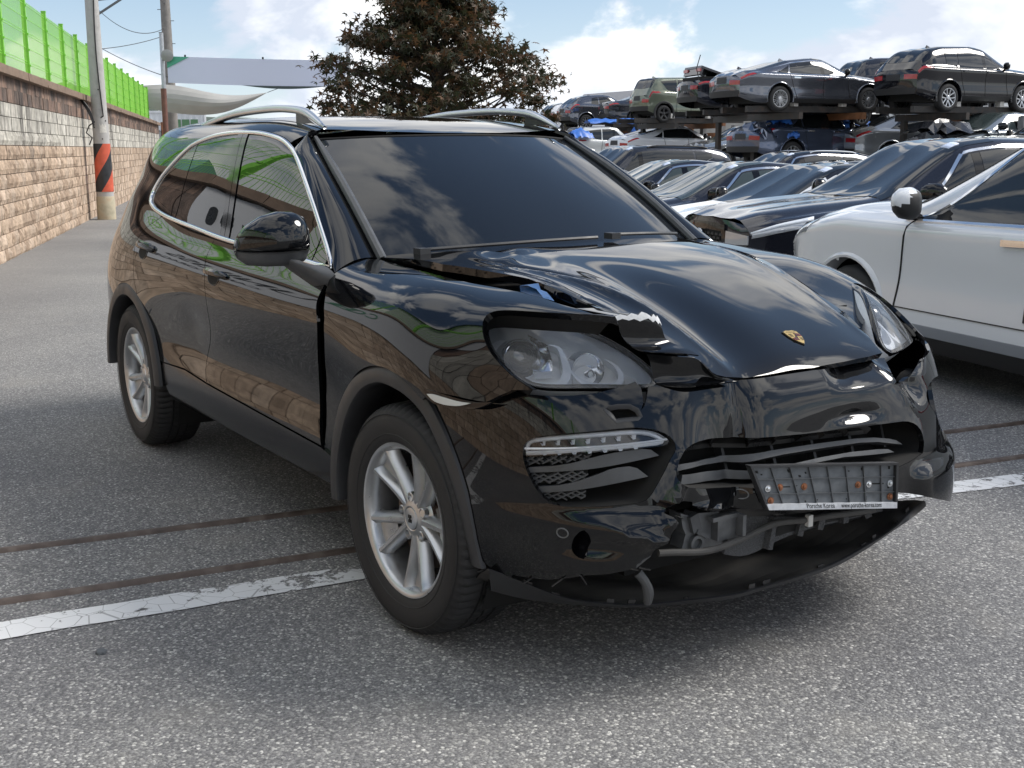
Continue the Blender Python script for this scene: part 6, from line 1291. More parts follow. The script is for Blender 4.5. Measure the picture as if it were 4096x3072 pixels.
def build_far_left():
    # banner across two pipes
    M_pipe = mat('grey_pipe', (.42,.44,.46), .4, metal=.5, var=.2, vscale=8)
    a = np.array([-39.87, 10.66, 0]); b = np.array([-36.50, 15.92, 0]); d = (b-a)/np.linalg.norm(b-a); n = np.array([d[1], -d[0], 0]); n = n if n[0] > 0 else -n
    s = thing('overhead_sign', 'long pale lilac banner sign with a green corner stretched between two pipes', 'sign', tuple(a))
    k = MB(); k.tube([(0, -.22, 0), (-.15, -.12, 5.5)], .075, 12); k.build('sign_post', M_pipe, s, True)
    k = MB(); k.tube([(0, -.22, 0), (-.06, -.18, 3.6)], .10, 12); k.build('post_sleeve', mat('rust_red_paint', (.16,.075,.055), .7, var=.3), s, True)
    q = b-a; k = MB(); k.tube([tuple(q+d*.12), tuple(q+d*.14+np.array([-.1, 0, 5.2]))], .07, 12); k.build('sign_post', M_pipe, s, True)
    L_ = np.linalg.norm(b-a); nn = 40; z0 = lambda t: 3.80-.17*t-.035*math.sin(math.pi*t); z1 = lambda t: 4.70-.18*t-.02*math.sin(math.pi*t)
    A = [d*L_*t+n*(.05+.03*math.sin(t*9))+np.array([0, 0, z0(t)]) for t in np.linspace(0, 1, nn)]; B = [d*L_*t+n*.05+np.array([0, 0, z1(t)]) for t in np.linspace(0, 1, nn)]
    k = MB(); k.strip(A, B); k.strip([p-n*.02 for p in B], [p-n*.02 for p in A]); k.build('sign_sheet', mat('lilac_vinyl', (.62,.66,.80), .5), s, True)
    k = MB(); k.add([A[0]*.45+B[0]*.55+n*.03, B[0]+n*.03, B[5]*.9+B[4]*.1+n*.03], [(0, 2, 1)]); k.build('sign_corner', mat('sign_green', (.08,.38,.25), .5), s)
    k = MB(); C = [A[int(t)]*1.0+n*.02 for t in range(16, 36)]; k.strip([p-np.array([0, 0, .10*math.sin(math.pi*i/19)]) for i, p in enumerate(C)], C); k.build('sign_hem', mat('hem_dark', (.05,.07,.07), .7), s)
    k = MB()
    for t in (0.02, .12, .55, .93): k.bar(B[int(t*39)], B[int(t*39)]+np.array([0, 0, .07]), .05)
    k.build('sign_tie', M_dark, s)
    # round lamp on the sign's left pipe
    lm = thing('floodlight', 'round grey floodlight fixed to the left pipe of the banner sign', 'lamp', (-39.72, 10.62, 4.72)); k = MB(); k.lathe([(.0, -.10), (.12, -.10), (.20, .04), (.21, .10), (.17, .115), (.0, .12)], 20, 'x'); o = k.build('lamp_head', mat('lamp_grey', (.30,.31,.30), .4, metal=.3), lm, True, 40); o.rotation_euler = (0, .1, -.35); k = MB(); k.box((-.12, -.08, -.05), (.1, .1, .25)); k.build('lamp_bracket', M_steel, lm)
    # shade sail
    pts = np.array([[-43.7,15.81,3.72],[-44.11,15.01,3.25],[-44.57,14.16,2.92],[-45.01,13.47,2.85],[-46.08,11.7,3.1],[-46.2,11.5,4.0],[-45.93,12.44,4.05],[-45.0,13.6,3.78],[-44.5,14.6,3.62]])
    lowc = chord(pts[[0,1,2,3,4]], 24); upc = chord(pts[[0,8,7,6,5]], 24); k = MB(); rows = [lowc*(1-t)+upc*t+np.array([.5*math.sin(math.pi*t), -.1*math.sin(math.pi*t), 0])*np.sin(np.linspace(0, 1, 24)*math.pi)[:, None] for t in np.linspace(0, 1, 7)]
    for r0, r1 in zip(rows[:-1], rows[1:]): k.strip(r0, r1)
    o = tag(k.build('shade_sail', mat('beige_canvas', (.40,.39,.365), .8, var=.08, vscale=2), None, True), 'beige fabric shade sail slung behind the banner sign', 'shade sail')
    k = MB(); k.tube([pts[0], pts[0]+np.array([.9, .75, .35])], .012, 5); k.build('sail_rope', M_wire_(), o)
    # rusty gate leaf post at the end of the wall
    g = thing('gate_post', 'rusty steel gate post at the far end of the block wall', 'post', wp(39.7, .15, 0)); k = MB(); k.box((0, 0, 1.35), (.14, .14, 2.7)); k.bar((0, 0, 2.6), (-.3, -.5, 2.75), .08); k.build('post_shaft', mat('flaking_rust', (.24,.10,.05), .85, var=.5, vscale=5), g)
    # white container with a green emblem
    c0 = np.array([-58.2, 15.2, 0.8]); ct = thing('container_office', 'white container office with a green square emblem behind the shade sail', 'container', tuple(c0)); cd = np.array([.32, .947, 0]); cn = np.array([.947, -.32, 0])
    M_cw = mat('container_white', (.68,.70,.72), .5, var=.08, vscale=4); k = MB(); n = 48; prof = []
    for i in range(n+1): prof.append((i*3.3/n-.6, .03 if i % 4 in (1, 2) else 0))
    A = [cd*s_+cn*h for s_, h in prof]; k.strip([p+np.array([0, 0, 1.0]) for p in A], [p+np.array([0, 0, 2.55]) for p in A]); k.strip([A[0]-cn*2+np.array([0,0,1.]), A[0]+np.array([0,0,1.])], [A[0]-cn*2+np.array([0,0,2.55]), A[0]+np.array([0,0,2.55])]); k.strip([A[-1]+np.array([0,0,1.]), A[-1]-cn*2+np.array([0,0,1.])], [A[-1]+np.array([0,0,2.55]), A[-1]-cn*2+np.array([0,0,2.55])]); k.build('container_wall', M_cw, ct)
    k = MB()
    for z in (1.0, 2.55): k.bar(A[0]+cn*.02+np.array([0,0,z]), A[-1]+cn*.02+np.array([0,0,z]), .10)
    k.bar(A[-1]+np.array([0,0,1.]), A[-1]+np.array([0,0,2.55]), .10); k.build('container_frame', M_cw, ct)
    for i in range(3): k = MB(); p = cd*(1.15+.42*i)+cn*.05; k.add([p+np.array([0,0,1.75]), p+cd*.36+np.array([0,0,1.75]), p+cd*.36+np.array([0,0,2.18]), p+np.array([0,0,2.18])], [(0,1,2,3)]); k.build('emblem_square', mat('emblem_green', (.10,.22,.11), .6), ct)
    k = MB()
    for i in range(7): p = cd*(1.25+.15*i)+cn*.05; k.add([p+np.array([0,0,1.42]), p+cd*.10+np.array([0,0,1.42]), p+cd*.10+np.array([0,0,1.52]), p+np.array([0,0,1.52])], [(0,1,2,3)])
    tag(k.build('emblem_lettering', mat('lettering_dark', (.10,.10,.13), .6), ct), kind='stuff')
    k = MB(); p = cd*-.35+cn*.05; k.add([p+np.array([0,0,1.6]), p+cd*.25+np.array([0,0,1.6]), p+cd*.25+np.array([0,0,2.3]), p+np.array([0,0,2.3])], [(0,1,2,3)]); k.build('blue_panel', mat('panel_blue', (.05,.10,.40), .5), ct)
    k = MB(); k.box(cd*1-cn*1+np.array([0, 0, .4]), (2.2, 3.5, 1.1)); k.build('container_plinth', mat('plinth_dark', (.10,.10,.10), .9), ct)
_mw = []
def M_wire_(): return mat('overhead_wire', (.05,.05,.055), .6)
def build_hills():
    M_h = mat('wooded_hill', (.055,.075,.055), .95, var=.35, vscale=.012)
    def ridge(name, r, a0, a1, hs, w):
        n = 140; A = []; rg = random.Random(int(r))
        ang = np.radians(np.linspace(a0, a1, n)); k_ = np.linspace(0, 1, len(hs)); h = np.interp(np.linspace(0, 1, n), k_, hs)+np.array([sum(math.sin(i*f+p)*a for f, p, a in ((.35, 1, .03), (.9, 2, .018), (2.1, .5, .012))) for i in range(n)])*max(hs)*.8
        rows = []
        for q, hh in ((0, -.02), (.25, .35), (.6, .8), (1, 1.0), (1.6, .6)):
            rows.append([(3.156+(r+w*q)*math.cos(a), -2.548+(r+w*q)*math.sin(a), max(-3, hv*hh+rg.uniform(-.02, .02)*hv)) for a, hv in zip(ang, h)])
        k = MB()
        for r0, r1 in zip(rows[:-1], rows[1:]): k.strip(r0, r1)
        tag(k.build(name, M_h, None, True), kind='structure')
    ridge('hills', 1500, 215, 80, [70, 66, 62, 58, 72, 62, 48, 50, 44, 38, 42, 46, 38, 30, 44, 40, 46, 50], 500)
    ridge('hills', 420, 178, 160, [2, 18, 27, 26, 16, 2], 60)
def leaf_tree(name, label, loc, H, crown, nclump, lm, bm_, seed, star=True, leaf=.085, group=None, trunk_r=.12, density=38):
    rng = random.Random(seed); t = thing(name, label, 'tree', loc, 0, group); k = MB()
    k.tube([(0, 0, 0), (.03, .02, H*.2), (-.02, .05, H*.4), (.05, 0, H*.65), (.02, .04, H*.93)], [trunk_r, trunk_r*.85, trunk_r*.65, trunk_r*.4, trunk_r*.12], 8); ends = []
    for i in range(nclump):
        for _ in range(40):
            z = rng.uniform(.16, 1.0)*H; R = crown(z/H); a = rng.uniform(0, 2*math.pi); r = R*math.sqrt(rng.uniform(.05, 1))
            p = Vector((r*math.cos(a), r*math.sin(a), z))
            if all((p-e).length > R*.20+.08 for e in ends): break
        ends.append(p); z0 = max(H*.12, z-.25*r-.35*rng.random()); s0 = Vector((.02, .02, z0)); mid = s0.lerp(p, .55)+Vector((rng.uniform(-.1, .1), rng.uniform(-.1, .1), -.05))
        k.tube([s0, mid, p], [trunk_r*.26, trunk_r*.14, .006], 5, False)
    k.build('trunk', bm_, t, True)
    V = []; F = []
    for p in ends:
        cr = rng.uniform(.22, .42)*H/4.2
        for _ in range(int(density*rng.uniform(.6, 1.3))):
            d = Vector((rng.gauss(0, .5), rng.gauss(0, .5), rng.gauss(0, .24)))*cr; c = p+d; s = leaf*rng.uniform(.6, 1.25)
            q = Matrix.Rotation(rng.uniform(0, 6.28), 3, 'Z') @ Matrix.Rotation(rng.gauss(0, .7), 3, 'X') @ Matrix.Rotation(rng.gauss(.3, .6), 3, 'Y')
            b0 = len(V)
            if star:
                ps = []
                for i in range(10):
                    a = 2*math.pi*i/10; r = s*(1.0 if i % 2 == 0 else .34)*(1 if i != 5 else .5); ps.append((r*math.cos(a), r*math.sin(a), -.25*r*(i % 2 == 0)))
                V += [tuple(c)]+[tuple(c+q @ Vector(v)) for v in ps]; F += [(b0, b0+1+i, b0+1+(i+1) % 10) for i in range(10)]
            else:
                V += [tuple(c+q @ Vector(v)) for v in ((-s, 0, 0), (0, -s*.45, 0), (s, 0, 0), (0, s*.45, .1*s))]; F.append((b0, b0+1, b0+2, b0+3))
    if F:
        o = obj('crown', V, F, lm, t, False); tag(o, kind='stuff')
    return t
def build_trees():
    m = mat('bark_dark', (.045,.036,.03), .9, var=.3)
    lm = bpy.data.materials.new('maple_leaves'); lm.use_nodes = True; nt = lm.node_tree; N = nt.nodes; L = nt.links.new; b = N['Principled BSDF']; g = N.new('ShaderNodeNewGeometry')
    r = N.new('ShaderNodeValToRGB'); e = r.color_ramp.elements; e[0].color = (.024,.030,.013,1); e[1].color = (.16,.08,.036,1)
    for p, c in ((.35,(.042,.046,.019,1)),(.6,(.066,.046,.022,1)),(.85,(.10,.056,.027,1))): q = e.new(p); q.color = c
    L(g.outputs['Random Per Island'], r.inputs[0]); L(r.outputs[0], b.inputs['Base Color']); b.inputs['Roughness'].default_value = .55
    tr = N.new('ShaderNodeBsdfTranslucent'); L(r.outputs[0], tr.inputs[0]); mx = N.new('ShaderNodeMixShader'); mx.inputs[0].default_value = .3; L(b.outputs[0], mx.inputs[1]); L(tr.outputs[0], mx.inputs[2]); L(mx.outputs[0], N['Material Output'].inputs[0])
    def crown(f): return np.interp(f, [.16,.28,.42,.52,.61,.78,.9,1.0], [1.2,2.0,2.2,2.05,1.75,1.05,.6,.2])
    leaf_tree('maple_tree', 'bushy maple with reddish brown autumn leaves behind the black SUV', (-14.6, 7.3, 0), 4.45, crown, 190, lm, m, 4, True, .085, trunk_r=.14, density=95)
    # bare trees behind the green fence
    for i, (s, d, h) in enumerate(((1.5, -3.2, 3.6), (4.5, -4.5, 4.6), (8.5, -4.0, 5.0))):
        rng = random.Random(30+i); t = thing('bare_tree', 'leafless grey-brown tree behind the green fence, '+('nearest and smallest of three', 'middle one of three', 'farthest and tallest of three')[i], 'tree', wp(s, d, 2.42), 0, 'bare trees behind the fence'); k = MB()
        def grow(p, d_, L_, r, dep):
            q = p+d_*L_; k.tube([p, p.lerp(q, .5)+Vector((rng.uniform(-.04, .04),)*2+(0,)), q], [r, r*.8, r*.62], 5, False)
            if dep == 0: return
            for _ in range(3 if dep > 1 else 2): grow(p.lerp(q, rng.uniform(.55, 1)), (d_+Vector((rng.gauss(0, .55), rng.gauss(0, .55), rng.gauss(.12, .25)))).normalized(), L_*rng.uniform(.55, .8), r*.55, dep-1)
        grow(Vector((0, 0, 0)), Vector((0, 0, 1)), h*.30, .055, 5); k.build('trunk', mat('bare_bark', (.13,.115,.10), .9), t, True)
        k = MB()
    return
# ================================================================ the other cars
PAINTS = {}
def paint(name, col, metal=0.0, rough=.22):
    return mat('paint_'+name, col, rough*.5, metal=metal, coat=.6, ior=1.45)
M_cglass = mat('car_glass', (.010,.012,.014), .02, ior=1.6)
M_cglass2 = mat('car_glass_clear', (.05,.065,.065), .02, ior=1.6)
M_red = mat('tail_lamp_red', (.35,.015,.02), .15, coat=.5)
M_lampglass = mat('lamp_clear', (.45,.47,.50), .10, metal=.4, coat=.6)
M_ctrim = mat('car_black_trim', (.018,.018,.019), .55)
M_calloy = mat('car_alloy', (.55,.56,.58), .28, metal=.8)
M_calloyd = mat('car_steel_wheel', (.035,.035,.037), .5)
M_sticker = mat('sticker_pale', (.60,.68,.85), .5)

def quad(S_, p00, p10, p11, p01, nu, nv, off=.004, org=None):
    u, v = np.meshgrid(np.linspace(0, 1, nu+1), np.linspace(0, 1, nv+1), indexing='ij'); u = u.ravel()[:, None]; v = v.ravel()[:, None]
    q = np.array(p00)*(1-u)*(1-v)+np.array(p10)*u*(1-v)+np.array(p11)*u*v+np.array(p01)*(1-u)*v
    P = S_(q); n = S_.normals(q); P = P+n*off
    i = np.arange((nu+1)*(nv+1)).reshape(nu+1, nv+1); F = np.stack([i[:-1, :-1].ravel(), i[1:, :-1].ravel(), i[1:, 1:].ravel(), i[:-1, 1:].ravel()], 1)
    if S_.mir: F = F[:, ::-1]
    # small return so that the piece has an edge
    ring = list(i[:, 0])+list(i[-1, 1:])+list(i[:-1, -1][::-1])+list(i[0, 1:-1][::-1]); k = len(P); R_ = P[ring]-n[ring]*(off+.006); m = len(ring)
    F2 = [(ring[(j+1) % m], ring[j], k+j, k+(j+1) % m) for j in range(m)]
    if S_.mir: F2 = [f[::-1] for f in F2]
    return np.concatenate([P, R_]), [tuple(f) for f in F]+F2
WHEELS = {}
def car_wheel(par, x, y, r, style, sgn, w=.21):
    key = (round(r, 2), style)
    if key not in WHEELS:
        k = MB(); n = 40; k.lathe([(r*.66, -w/2+.006), (r*.72, -w/2-.002), (r*.88, -w/2), (r*.96, -w/2+.02), (r, -w/2+.05), (r, w/2-.05), (r*.95, w/2), (r*.66, w/2)], n, 'y')
        ty = k.build('wheel', M_rubber, None, True, 40)
        rm = M_calloyd if style == 'steel' else M_calloy
        k = MB(); k.lathe([(r*.675, -w/2+.002), (r*.645, -w/2+.002), (r*.60, -w/2+.05), (r*.58, w/2)], n, 'y'); k.build('rim', rm, ty, True, 50)
        k = MB(); k.lathe([(r*.6, .0), (.03, .01)], 24, 'y'); k.build('wheel_back', M_dark, ty, True)
        ns = {'five': 5, 'ten': 10, 'six': 6, 'steel': 5}[style]
        for i in range(ns):
            a = 2*math.pi*i/ns+.3; k = MB(); ct, st = math.cos(a), math.sin(a); ws = {'five': .055, 'ten': .022, 'six': .04, 'steel': .075}[style]*r/.33
            for s_ in ((-1, 1) if style in ('five', 'ten') else (0,)):
                V = []
                for rr, yy, hw, o in ((.03, -w/2+.03, ws*.9, s_*ws*.5), (r*.35, -w/2+.016, ws*.62, s_*ws*.8), (r*.655, -w/2+.004, ws*.75, s_*ws*1.15)):
                    hw *= .5 if s_ else .8
                    V += [(rr*ct-(o+d)*st, yy+dy, rr*st+(o+d)*ct) for d, dy in ((-hw, .03), (-hw*.7, 0), (hw*.7, 0), (hw, .03))]
                k.add(V, [f for q in (0, 4) for f in ((q+1, q, q+4, q+5), (q+2, q+1, q+5, q+6), (q+3, q+2, q+6, q+7))])
            k.build('spoke', rm, ty, True, 40)
        k = MB(); k.lathe([(r*.17, -w/2+.02), (r*.13, -w/2+.006), (0, -w/2+.004)], 16, 'y'); k.build('hub_cap', rm, ty, True, 40)
        WHEELS[key] = ty
        c = ty; first = True
    else:
        src = WHEELS[key]; c = src.copy(); COL.objects.link(c)
        for ch in src.children: d = ch.copy(); COL.objects.link(d); d.parent = c
    c.parent = par; c.matrix_local = Matrix.Translation(Vector((x, y, r-.006))) @ (Matrix.Identity(4) if sgn < 0 else Matrix.Rotation(math.pi, 4, 'Z'))
    return c

class CarShape:
    """s: L W H wb fo(front overhang) prof [(x, z)] centre line from tail to nose, belt (z rear, z front), roofw"""
    def __init__(c, **s):
        c.__dict__.update(dict(W=1.85, r=.335, sill=.22, roofw=.66, arch=.40, tumble=.93, shoulder=.03, nosew=.80, tailw=.84), **s)
        x1 = c.wb/2+c.fo; x0 = x1-c.L; c.x0, c.x1 = x0, x1; p = np.array(c.prof, float)
        xs = np.unique(np.concatenate([np.linspace(x0, x1, 34), p[:, 0]])); xs = xs[np.concatenate([[True], np.diff(xs) > .03])]; xs[0], xs[-1] = x0, x1
        ix = np.linspace(x0-.3, x1+.3, 600); zz = np.interp(ix, p[:, 0], p[:, 1]); k = np.exp(-.5*(np.arange(-24, 25)/c.__dict__.get('soft', 9.0))**2); k /= k.sum(); zz = np.convolve(np.pad(zz, 24, mode='edge'), k, 'valid')
        c.zt = lambda x: np.interp(x, ix, zz)
        G = []
        for x in xs:
            f = (x-x0)/(x1-x0); zt = float(c.zt(x)); nose = max(0, (x-(x1-.75))/.75); tail = max(0, ((x0+.65)-x)/.65)
            hw = c.W/2*(1-(1-c.nosew)*nose**2.2-(1-c.tailw)*tail**2.4); belt = c.belt[0]+(c.belt[1]-c.belt[0])*np.clip((x-c.prof[1][0])/(c.cowl-c.prof[1][0]), 0, 1.0)
            b = min(belt, zt-.085); cab = np.clip((zt-b)/(c.H-max(c.belt)), 0, 1); e_ = np.clip((zt-b-.09)/.25, 0, 1)
            yt = hw*.84*(1-cab)+c.W/2*c.roofw*cab; yb = hw*c.tumble; sl = c.sill+.16*max(nose, tail)**2
            h1 = max(.05, .075*e_+.05*(1-e_))
            ym = yb+(yt-yb)*.5+.018*e_; zm = b+(zt-h1-b)*.52
            sh = c.shoulder
            G.append([(x, -q, z) for q, z in ((hw*.90, sl), (hw*.965, sl+.11*(b-sl)), (hw*.985, sl+.29*(b-sl)), (hw*.972, sl+.50*(b-sl)), (hw*.99, b-.15*(b-sl)), (hw*(.975), b-sh), (yb, b), (ym, zm), (yt, zt-h1), (yt-.075, zt-h1*.32), (yt*.52, zt-.006), (0, zt))])
        c.S = Patch(np.array(G), u=xs); c.SL = Patch(np.array(G), u=xs, mir=True); c.v = c.S.v
        def face(x, sg):
            C = c.S(np.c_[np.full(40, x), np.linspace(c.v[0], c.v[8], 40)]); zs = C[:, 2]; ys = np.abs(C[:, 1]); dz = float(c.S([[x, c.v[-1]]])[0][2])-zs[-1]
            tt = np.linspace(0, 1, 9); zc = np.linspace(zs[0], zs[-1], 9); yc = np.interp(zc, zs, ys); sv = np.linspace(-1, 1, 9); bl = c.__dict__.get('bulge', .10)
            return Patch(np.array([[(x+sg*bl*(1-abs(s_)**2.4)*(.35+.65*math.sin(math.pi*min(1, .25+.75*(1-t)))), (s_ if sg > 0 else -s_)*y, z+dz*t**3*(1-abs(s_)**2.2)) for t, z, y in zip(tt, zc, yc)] for s_ in sv]), u=sv, v=zc)
        c.front = face(x1, 1); c.back = face(x0, -1)
SHAPES = dict(
 sedan=dict(L=4.9, W=1.86, H=1.46, wb=2.83, fo=.92, cowl=.92, belt=(.98,.93), prof=[(-2.56,.98),(-2.45,1.06),(-1.75,1.12),(-.95,1.40),(-.3,1.46),(.1,1.43),(.98,1.00),(1.6,.93),(2.15,.82),(2.335,.68)]),
 coupe=dict(L=4.95, W=1.88, H=1.43, wb=2.87, fo=.90, cowl=.90, belt=(1.0,.93), prof=[(-2.6,.92),(-2.45,1.05),(-2.0,1.10),(-1.0,1.36),(-.3,1.43),(.1,1.40),(.95,1.00),(1.6,.93),(2.15,.82),(2.335,.66)]),
 suv=dict(L=4.6, W=1.86, H=1.68, wb=2.69, fo=.93, cowl=.85, belt=(1.12,1.06), sill=.28, r=.355, arch=.43, roofw=.68, prof=[(-2.33,1.0),(-2.25,1.18),(-1.85,1.56),(-1.4,1.65),(-.4,1.68),(.05,1.63),(.90,1.14),(1.6,1.085),(2.1,1.02),(2.275,.95)]),
 bigsuv=dict(L=4.95, W=1.94, H=1.78, wb=2.9, fo=.92, cowl=.80, belt=(1.16,1.12), sill=.30, r=.375, arch=.45, roofw=.72, prof=[(-2.58,1.05),(-2.5,1.25),(-2.25,1.66),(-1.8,1.75),(-.4,1.78),(.05,1.74),(.80,1.22),(1.6,1.14),(2.15,1.05),(2.36,.85)]),
 boxy=dict(L=3.6, W=1.6, H=1.59, wb=2.4, fo=.62, cowl=.75, belt=(1.06,1.0), sill=.24, r=.30, arch=.37, roofw=.78, tumble=.95, soft=5, prof=[(-1.78,.90),(-1.74,1.02),(-1.48,1.52),(-1.3,1.56),(-.2,1.59),(.15,1.56),(.75,1.10),(1.2,1.02),(1.7,.88),(1.82,.75)]),
 cross=dict(L=4.13, W=1.76, H=1.57, wb=2.53, fo=.86, cowl=.75, belt=(1.13,1.03), sill=.26, r=.345, arch=.42, roofw=.64, prof=[(-2.0,.95),(-1.93,1.10),(-1.45,1.44),(-.9,1.54),(-.3,1.57),(.1,1.52),(.85,1.08),(1.5,1.02),(2.0,.90),(2.12,.75)]),
 suvcoupe=dict(L=4.8, W=1.93, H=1.60, wb=2.86, fo=.9, cowl=.82, belt=(1.14,1.06), sill=.28, r=.37, arch=.44, roofw=.66, prof=[(-2.47,1.0),(-2.35,1.12),(-1.9,1.22),(-1.1,1.52),(-.4,1.60),(.05,1.56),(.85,1.14),(1.6,1.06),(2.15,.94),(2.33,.78)]),
 q7=dict(L=5.06, W=1.97, H=1.73, wb=2.994, fo=.98, cowl=.95, belt=(1.12,1.08), sill=.27, r=.375, arch=.43, roofw=.66, tumble=.92, shoulder=.035, prof=[(-2.58,1.05),(-2.5,1.2),(-2.1,1.6),(-1.6,1.70),(-.4,1.73),(.0,1.70),(1.0,1.20),(1.7,1.16),(2.3,1.05),(2.477,.92)]),
)
_SH = {}
def shape(n):
    if n not in _SH: _SH[n] = CarShape(**SHAPES[n])
    return _SH[n]
def build_car(name, label, kind, col, loc, yaw, cat='car', group=None, wheel='five', glass=None, detail=1, chrome=None, win=None, rails=None, roofcol=None, lean=0.0, skip=(), head=True, sticker=False, clad=False, pitch=0.0, mirror_cap=False):
    c = shape(kind); S_, SL = c.S, c.SL; v = c.v; t = thing(name, label, cat, loc, yaw, group)
    if lean or pitch: t.rotation_euler = (lean, pitch, yaw)
    glass = glass or M_cglass; nu = 110 if detail > 1 else 64; us = np.linspace(c.x0, c.x1, nu+1); vs = np.concatenate([np.linspace(v[i], v[i+1], (7 if detail > 1 else 5) if i < 6 else 3)[:-1] for i in range(11)]+[[v[-1]]]); nv = len(vs)
    # ---- body: both halves, wheel openings left out
    uu, vv = np.meshgrid(us, vs, indexing='ij'); q = np.stack([uu.ravel(), vv.ravel()], 1); P = S_(q); N_ = S_.normals(q)
    ax = (c.wb/2, -c.wb/2); ar = c.arch
    for a in ax:    # pull grid points near an opening's edge onto the circle
        d = np.hypot(P[:, 0]-a, P[:, 2]-c.r); k = (np.abs(d-ar) < .5*(us[1]-us[0])) & (P[:, 2] < c.r+ar+.05) & (q[:, 1] < v[6]); s_ = np.where(d > 0, ar/np.maximum(d, 1e-6), 1)[:, None]
        Pn = P.copy(); Pn[:, 0] = a+(P[:, 0]-a)*s_[:, 0]; Pn[:, 2] = c.r+(P[:, 2]-c.r)*s_[:, 0]; P[k] = Pn[k]
    i = np.arange((nu+1)*nv).reshape(nu+1, nv); F = np.stack([i[:-1, :-1].ravel(), i[1:, :-1].ravel(), i[1:, 1:].ravel(), i[:-1, 1:].ravel()], 1)
    cen = P[F].mean(1); low = vs[F[:, 0] % nv] < v[6]; bad = np.zeros(len(F), bool)
    for a in ax: bad |= (np.hypot(cen[:, 0]-a, cen[:, 2]-c.r) < ar) & low
    F = F[~bad]; n = len(P); Pm = P*[1, -1, 1]; Nm = N_*[1, -1, 1]; seam = {n+int(k): int(k) for k in i[:, -1]}
    F2 = F[:, ::-1]+n; F2 = np.array([[seam.get(int(k), int(k)) for k in f] for f in F2]) if len(F2) else F2
    pm = col; mats = [pm] if roofcol is None else [pm, roofcol]
    FF = np.concatenate([F, F2]); Pa = np.concatenate([P, Pm]); Na = np.concatenate([N_, Nm]); used = np.unique(FF); mp = -np.ones(len(Pa), int); mp[used] = np.arange(len(used))
    body = obj('body', Pa[used], mp[FF], mats, t, True, Na[used])
    if roofcol is not None: body.data.polygons.foreach_set('material_index', [1 if (Pa[f].mean(0)[2] > c.H-.16) else 0 for f in FF])
    def Q(nm, sides, p00, p10, p11, p01, m, nu_=6, nv_=4, off=.004, par=None):
        r = None
        for sd in sides:
            V, F = quad(S_ if sd < 0 else SL, p00, p10, p11, p01, nu_, nv_, off); r = obj(nm, V, F, m, par or t, True, sharp=35)
        return r
    def both(nm, p00, p10, p11, p01, m, nu_=8, nv_=6, off=.004):
        V, F = quad(S_, p00, p10, p11, p01, nu_, nv_, off); V2, F2 = quad(SL, p00, p10, p11, p01, nu_, nv_, off); k = MB(); k.add(V, F); k.add(V2, F2); return k.build(nm, m, t, True, 35)
    def face(nm, fc, p00, p10, p11, p01, m, nu_=8, nv_=4, off=.004, par=None):
        V, F = quad(fc, p00, p10, p11, p01, nu_, nv_, off); return obj(nm, V, F, m, par or t, True, sharp=35)
    zf0, zf1 = c.front.v[0], c.front.v[-1]; zb0, zb1 = c.back.v[0], c.back.v[-1]
    face('front_bumper', c.front, (-1, zf0), (1, zf0), (1, zf1), (-1, zf1), pm, 16, 10, 0); face('rear_bumper', c.back, (-1, zb0), (1, zb0), (1, zb1), (-1, zb1), pm, 16, 10, 0)
    # ---- glass: along the spline levels 6 (belt) to 8 (roof edge)
    pr = c.prof; xc = c.cowl; xr = [p for p in pr if p[1] >= c.H-.001][0][0]+.35; g0, g1 = v[6]+.012, v[8]-.035
    w = win or {}; xa0, xa1 = w.get('a', (xc-.20, xc-.55 if kind != 'q7' else xc-.42)); xb = w.get('b', (-.12, -.02)); xq0, xq1 = w.get('q', (pr[2][0]+.45, pr[3][0]-.05 if kind in ('sedan', 'coupe') else pr[3][0]+.05))
    xs_ = w.get('c', xq0+.42)
    def top(x0_, x1_): return g1
    sd = (-1, 1)
    if 'side' not in skip:
        Q('side_window', sd, (xb[1], g0), (xa0, g0), (xa1-.25, g1), (xb[1], g1), glass, 10, 5, .005)
        Q('side_window', sd, (xs_, g0), (xb[0], g0), (xb[0], g1), (max(xs_, xq1-.0)+.02, g1), glass, 8, 5, .005)
        if xs_-xq0 > .12: Q('quarter_light', sd, (xq0, g0+.03), (xs_-.06, g0), (max(xs_, xq1)-.03, g1), (xq1-.06, g1-.03), glass, 6, 5, .005)
        Q('pillar_trim', sd, (xb[0]+.004, g0), (xb[1]-.004, g0), (xb[1]-.004, g1), (xb[0]+.004, g1), M_gloss, 2, 5, .004)
    if chrome:
        Q('window_chrome', sd, (xq0-.03, g1+.012), (xa1-.22, g1+.012), (xa1-.26, g1+.034), (xq1, g1+.034), chrome, 16, 1, .008)
        Q('window_chrome', sd, (xq0-.02, v[6]-.016), (xa0+.06, v[6]-.016), (xa0+.06, v[6]+.008), (xq0-.02, v[6]+.008), chrome, 16, 1, .008)
        Q('window_chrome', sd, (xa0+.0, g0), (xa0+.035, g0), (xa1-.21, g1+.03), (xa1-.245, g1+.012), chrome, 1, 10, .008)
    both('windscreen', (xr-.28, v[8]+.055), (xc+.10, v[8]+.045), (xc+.13, v[-1]), (xr-.25, v[-1]), glass, 12, 8, .004)
    rg0 = pr[1][0]+.10 if kind not in ('sedan', 'coupe', 'suvcoupe') else pr[2][0]+.02; rg1 = pr[3][0]-.05
    both('rear_window', (rg0, v[8]+.06), (rg1, v[8]+.05), (rg1+.05, v[-1]), (rg0-.02, v[-1]), glass, 8, 6, .004)
